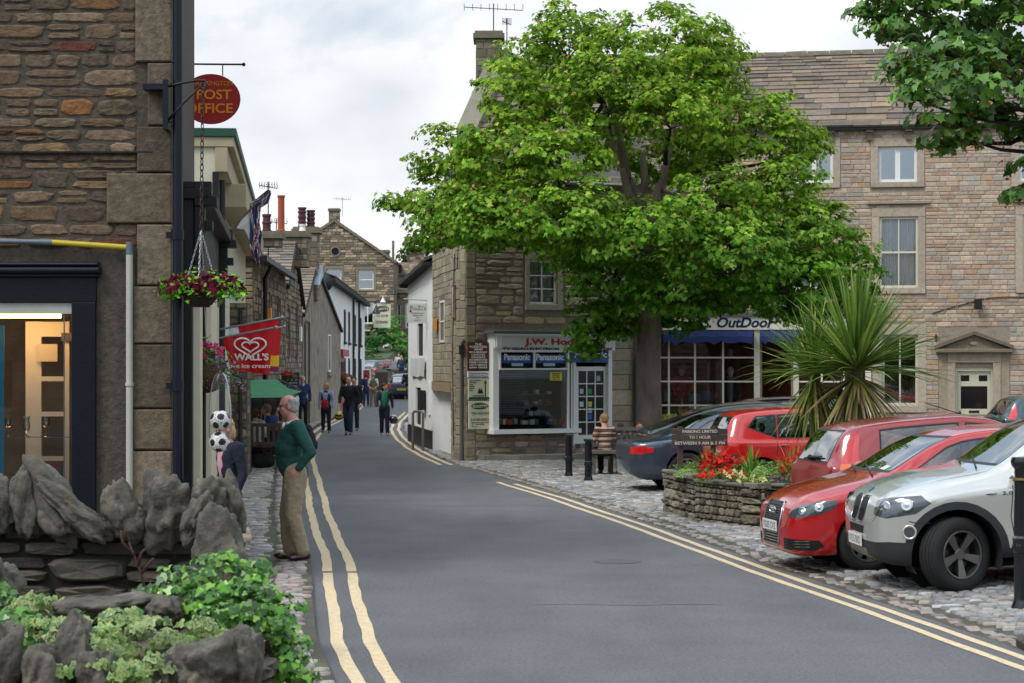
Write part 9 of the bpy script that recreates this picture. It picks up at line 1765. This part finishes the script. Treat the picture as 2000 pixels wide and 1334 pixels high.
 for k, (x0, x1, y0, y1, Y, lab, nm, m, words) in enumerate(((560, 585, 727, 771, 66, 'tall blue framed menu board with pale lettering at the pub wall', 'menu_board', mat('board_black', '#1c2740', .6), ["FORESTERS", 'FINE ALES', 'GOOD FOOD', 'BAR MEALS', 'LUNCH 12-2', 'DINNER 6-9']), (561, 583, 774, 800, 66, 'small blue board with white and orange notice under the tall menu board', 'menu_board', m_wpaint, ['Taylors', 'OPEN']), (572, 583, 803, 838, 64, 'white A-frame board with black lettering behind the bearded man', 'pavement_board', m_wpaint, ['Tea', 'room', 'OPEN']))):
  t = thing(nm, lab, 'sign', P((x0+x1)/2, y1, Y)); F = frame((PX(x0, Y), Y), (PX(x1, Y), Y)); zt, zb = PZ(y0, Y), PZ(y1, Y); q = MB(); q.fbox(F, 0, zb, 0, F.L, zt, .05); fr = q.build('frame', mbd if k < 2 else m_wpaint, t); q = MB(); q.fbox(F, .04, zb+.05, .051, F.L-.04, zt-.05, .055); q.build('panel', m, fr)
  for i, s_ in enumerate(words): text(s_, F, F.L/2, zt-.16-i*(zt-zb-.1)/len(words), .057, .09, mw if k == 0 else _M['black_lettering'], fr, width=F.L*.7)
  if k == 1: q = MB(); q.fbox(F, .05, zb+.2, .0555, F.L-.05, zb+.26, .058); q.build('orange_stripe', m_orange, fr)
  q = MB(); q.fbox(F, .02, 0 if k != 0 else .05, -.1, .06, zb+.01, .02); q.fbox(F, F.L-.06, 0, -.1, F.L-.02, zb+.01, .02); 
  if k != 0: q.build('leg', mbd if k < 2 else m_wpaint, t)
 def bollard(px, Y, lab, h=1.0, r=.068):
  x = PX(px, Y); z = g(x, Y)-.02; t = thing('bollard', lab, 'bollard', (x, Y, z), group='black iron bollards'); q = MB()
  q.lathe([(r*1.3, 0), (r*1.3, .04), (r*1.05, .09), (r, .12), (r, h*.38), (r*1.12, h*.385), (r*1.22, h*.41), (r*1.12, h*.435), (r*1.12, h*.46), (r*1.2, h*.475), (r, h*.49), (r, h*.84), (r*1.15, h*.845), (r*1.15, h*.865), (r*.92, h*.87), (r*.95, h*.92), (r*1.3, h*.945), (r*1.34, h*.97), (r*1.2, h*.995), (0, h)], (x, Y, z), 20); q.build('post', mat('gloss_black', '#101216', .25, coat=.5), t, auto=True); return t, x, z, r, h
 bollard(1111, 41.6, 'farther of the two slim black iron bollards in front of the shop', .86); bollard(1149, 39.9, 'nearer of the two slim black iron bollards, beside the timber bench', .82)
 t, x, z, r, h = bollard(1999, 19.0, 'thick black iron bollard beside the silver off roader wheel', 1.38, .085); q = MB(); q.lathe([(r*1.16, h*.848), (r*1.18, h*.855), (r*1.16, h*.862)], (x, 19.0, z), 20, cap=False); q.build('gold_band', mat('gilt', '#9a7a44', .4, metal=.6), t)
 def aerial(px, py, Y, L_, lab, ln=1, tall=1.2):
  c = P(px, py, Y); t = thing('roof_aerial', lab, 'aerial', c-Vector((0, 0, tall)), group='roof aerials'); q = MB(); q.tube([c-Vector((0, 0, tall)), c+Vector((0, 0, .1))], .018, 6); q.tube([c-Vector((L_/2, 0, -.0)), c+Vector((L_/2, .1, -.08))], .012, 5)
  for i in range(8): x_ = -L_/2+L_*i/7; q.tube([c+Vector((x_, -.25, .02)), c+Vector((x_, .25, -.02))], .007, 4); q.tube([c+Vector((x_, 0, -.10)), c+Vector((x_, 0, .10))], .007, 4)
  q.build('aerial_rods', m_metal_d, t)
 aerial(964, 14, 61.8, 1.7, 'wide rake aerial on the stack of the long stone house', tall=1.0); aerial(990, 42, 62.4, .25, 'thin mast with small box aerial right of the wide rake aerial', tall=1.5); aerial(669, 388, 168, 1.3, 'double rake aerial on the far gabled house chimney', tall=1.4); aerial(524, 362, 60.5, .5, 'tall mast aerial above the middle cottages on the left', tall=2.2); aerial(540, 432, 71, .7, 'short side pointing aerial beside the orange chimney pot', tall=.6)
 for px, py, Y, lab in ((662, 733, 92.5, 'flower basket on the maroon shopfront, nearer one'), (672, 738, 96, 'flower basket on the maroon shopfront, farther one'), (553, 735, 64, 'small red flowered basket left of the tall menu board')):
  t = thing('wall_basket', lab, 'hanging basket', P(px, py, Y)); q = MB(); q.ball(P(px, py+4, Y), (.25, .25, .2), 12, 8); q.build('basket', _M['dark_wicker'], t, smooth=True); flowers(t, P(px, py, Y), (.36, .3, .25), 50, ['#c02a4a', '#d8607a', '#a81f30'], ['#3f6a2c', '#4f7a34'], .1, .1)
 Y = 54.6; t = thing('window_trough', 'dark green trough of lime foliage and red geraniums at the outdoor shop window', 'planter', (PX(1312, Y), Y, .6)); q = MB(); q.box(PX(1293, Y), Y-.15, .35, PX(1345, Y), Y+.15, PZ(828, Y)); q.build('trough', m_green, t); c = P(1312, 820, Y); flowers(t, c, (.3, .2, .16), 60, ['#b8c86a', '#c8d07a'], ['#7aa83c', '#8fb84a'], .07, .08); flowers(t, P(1345, 812, Y), (.25, .2, .2), 30, ['#c8201c', '#d62a20'], ['#3f6a2c', '#4f7a34'], .1, .08)
dressing()
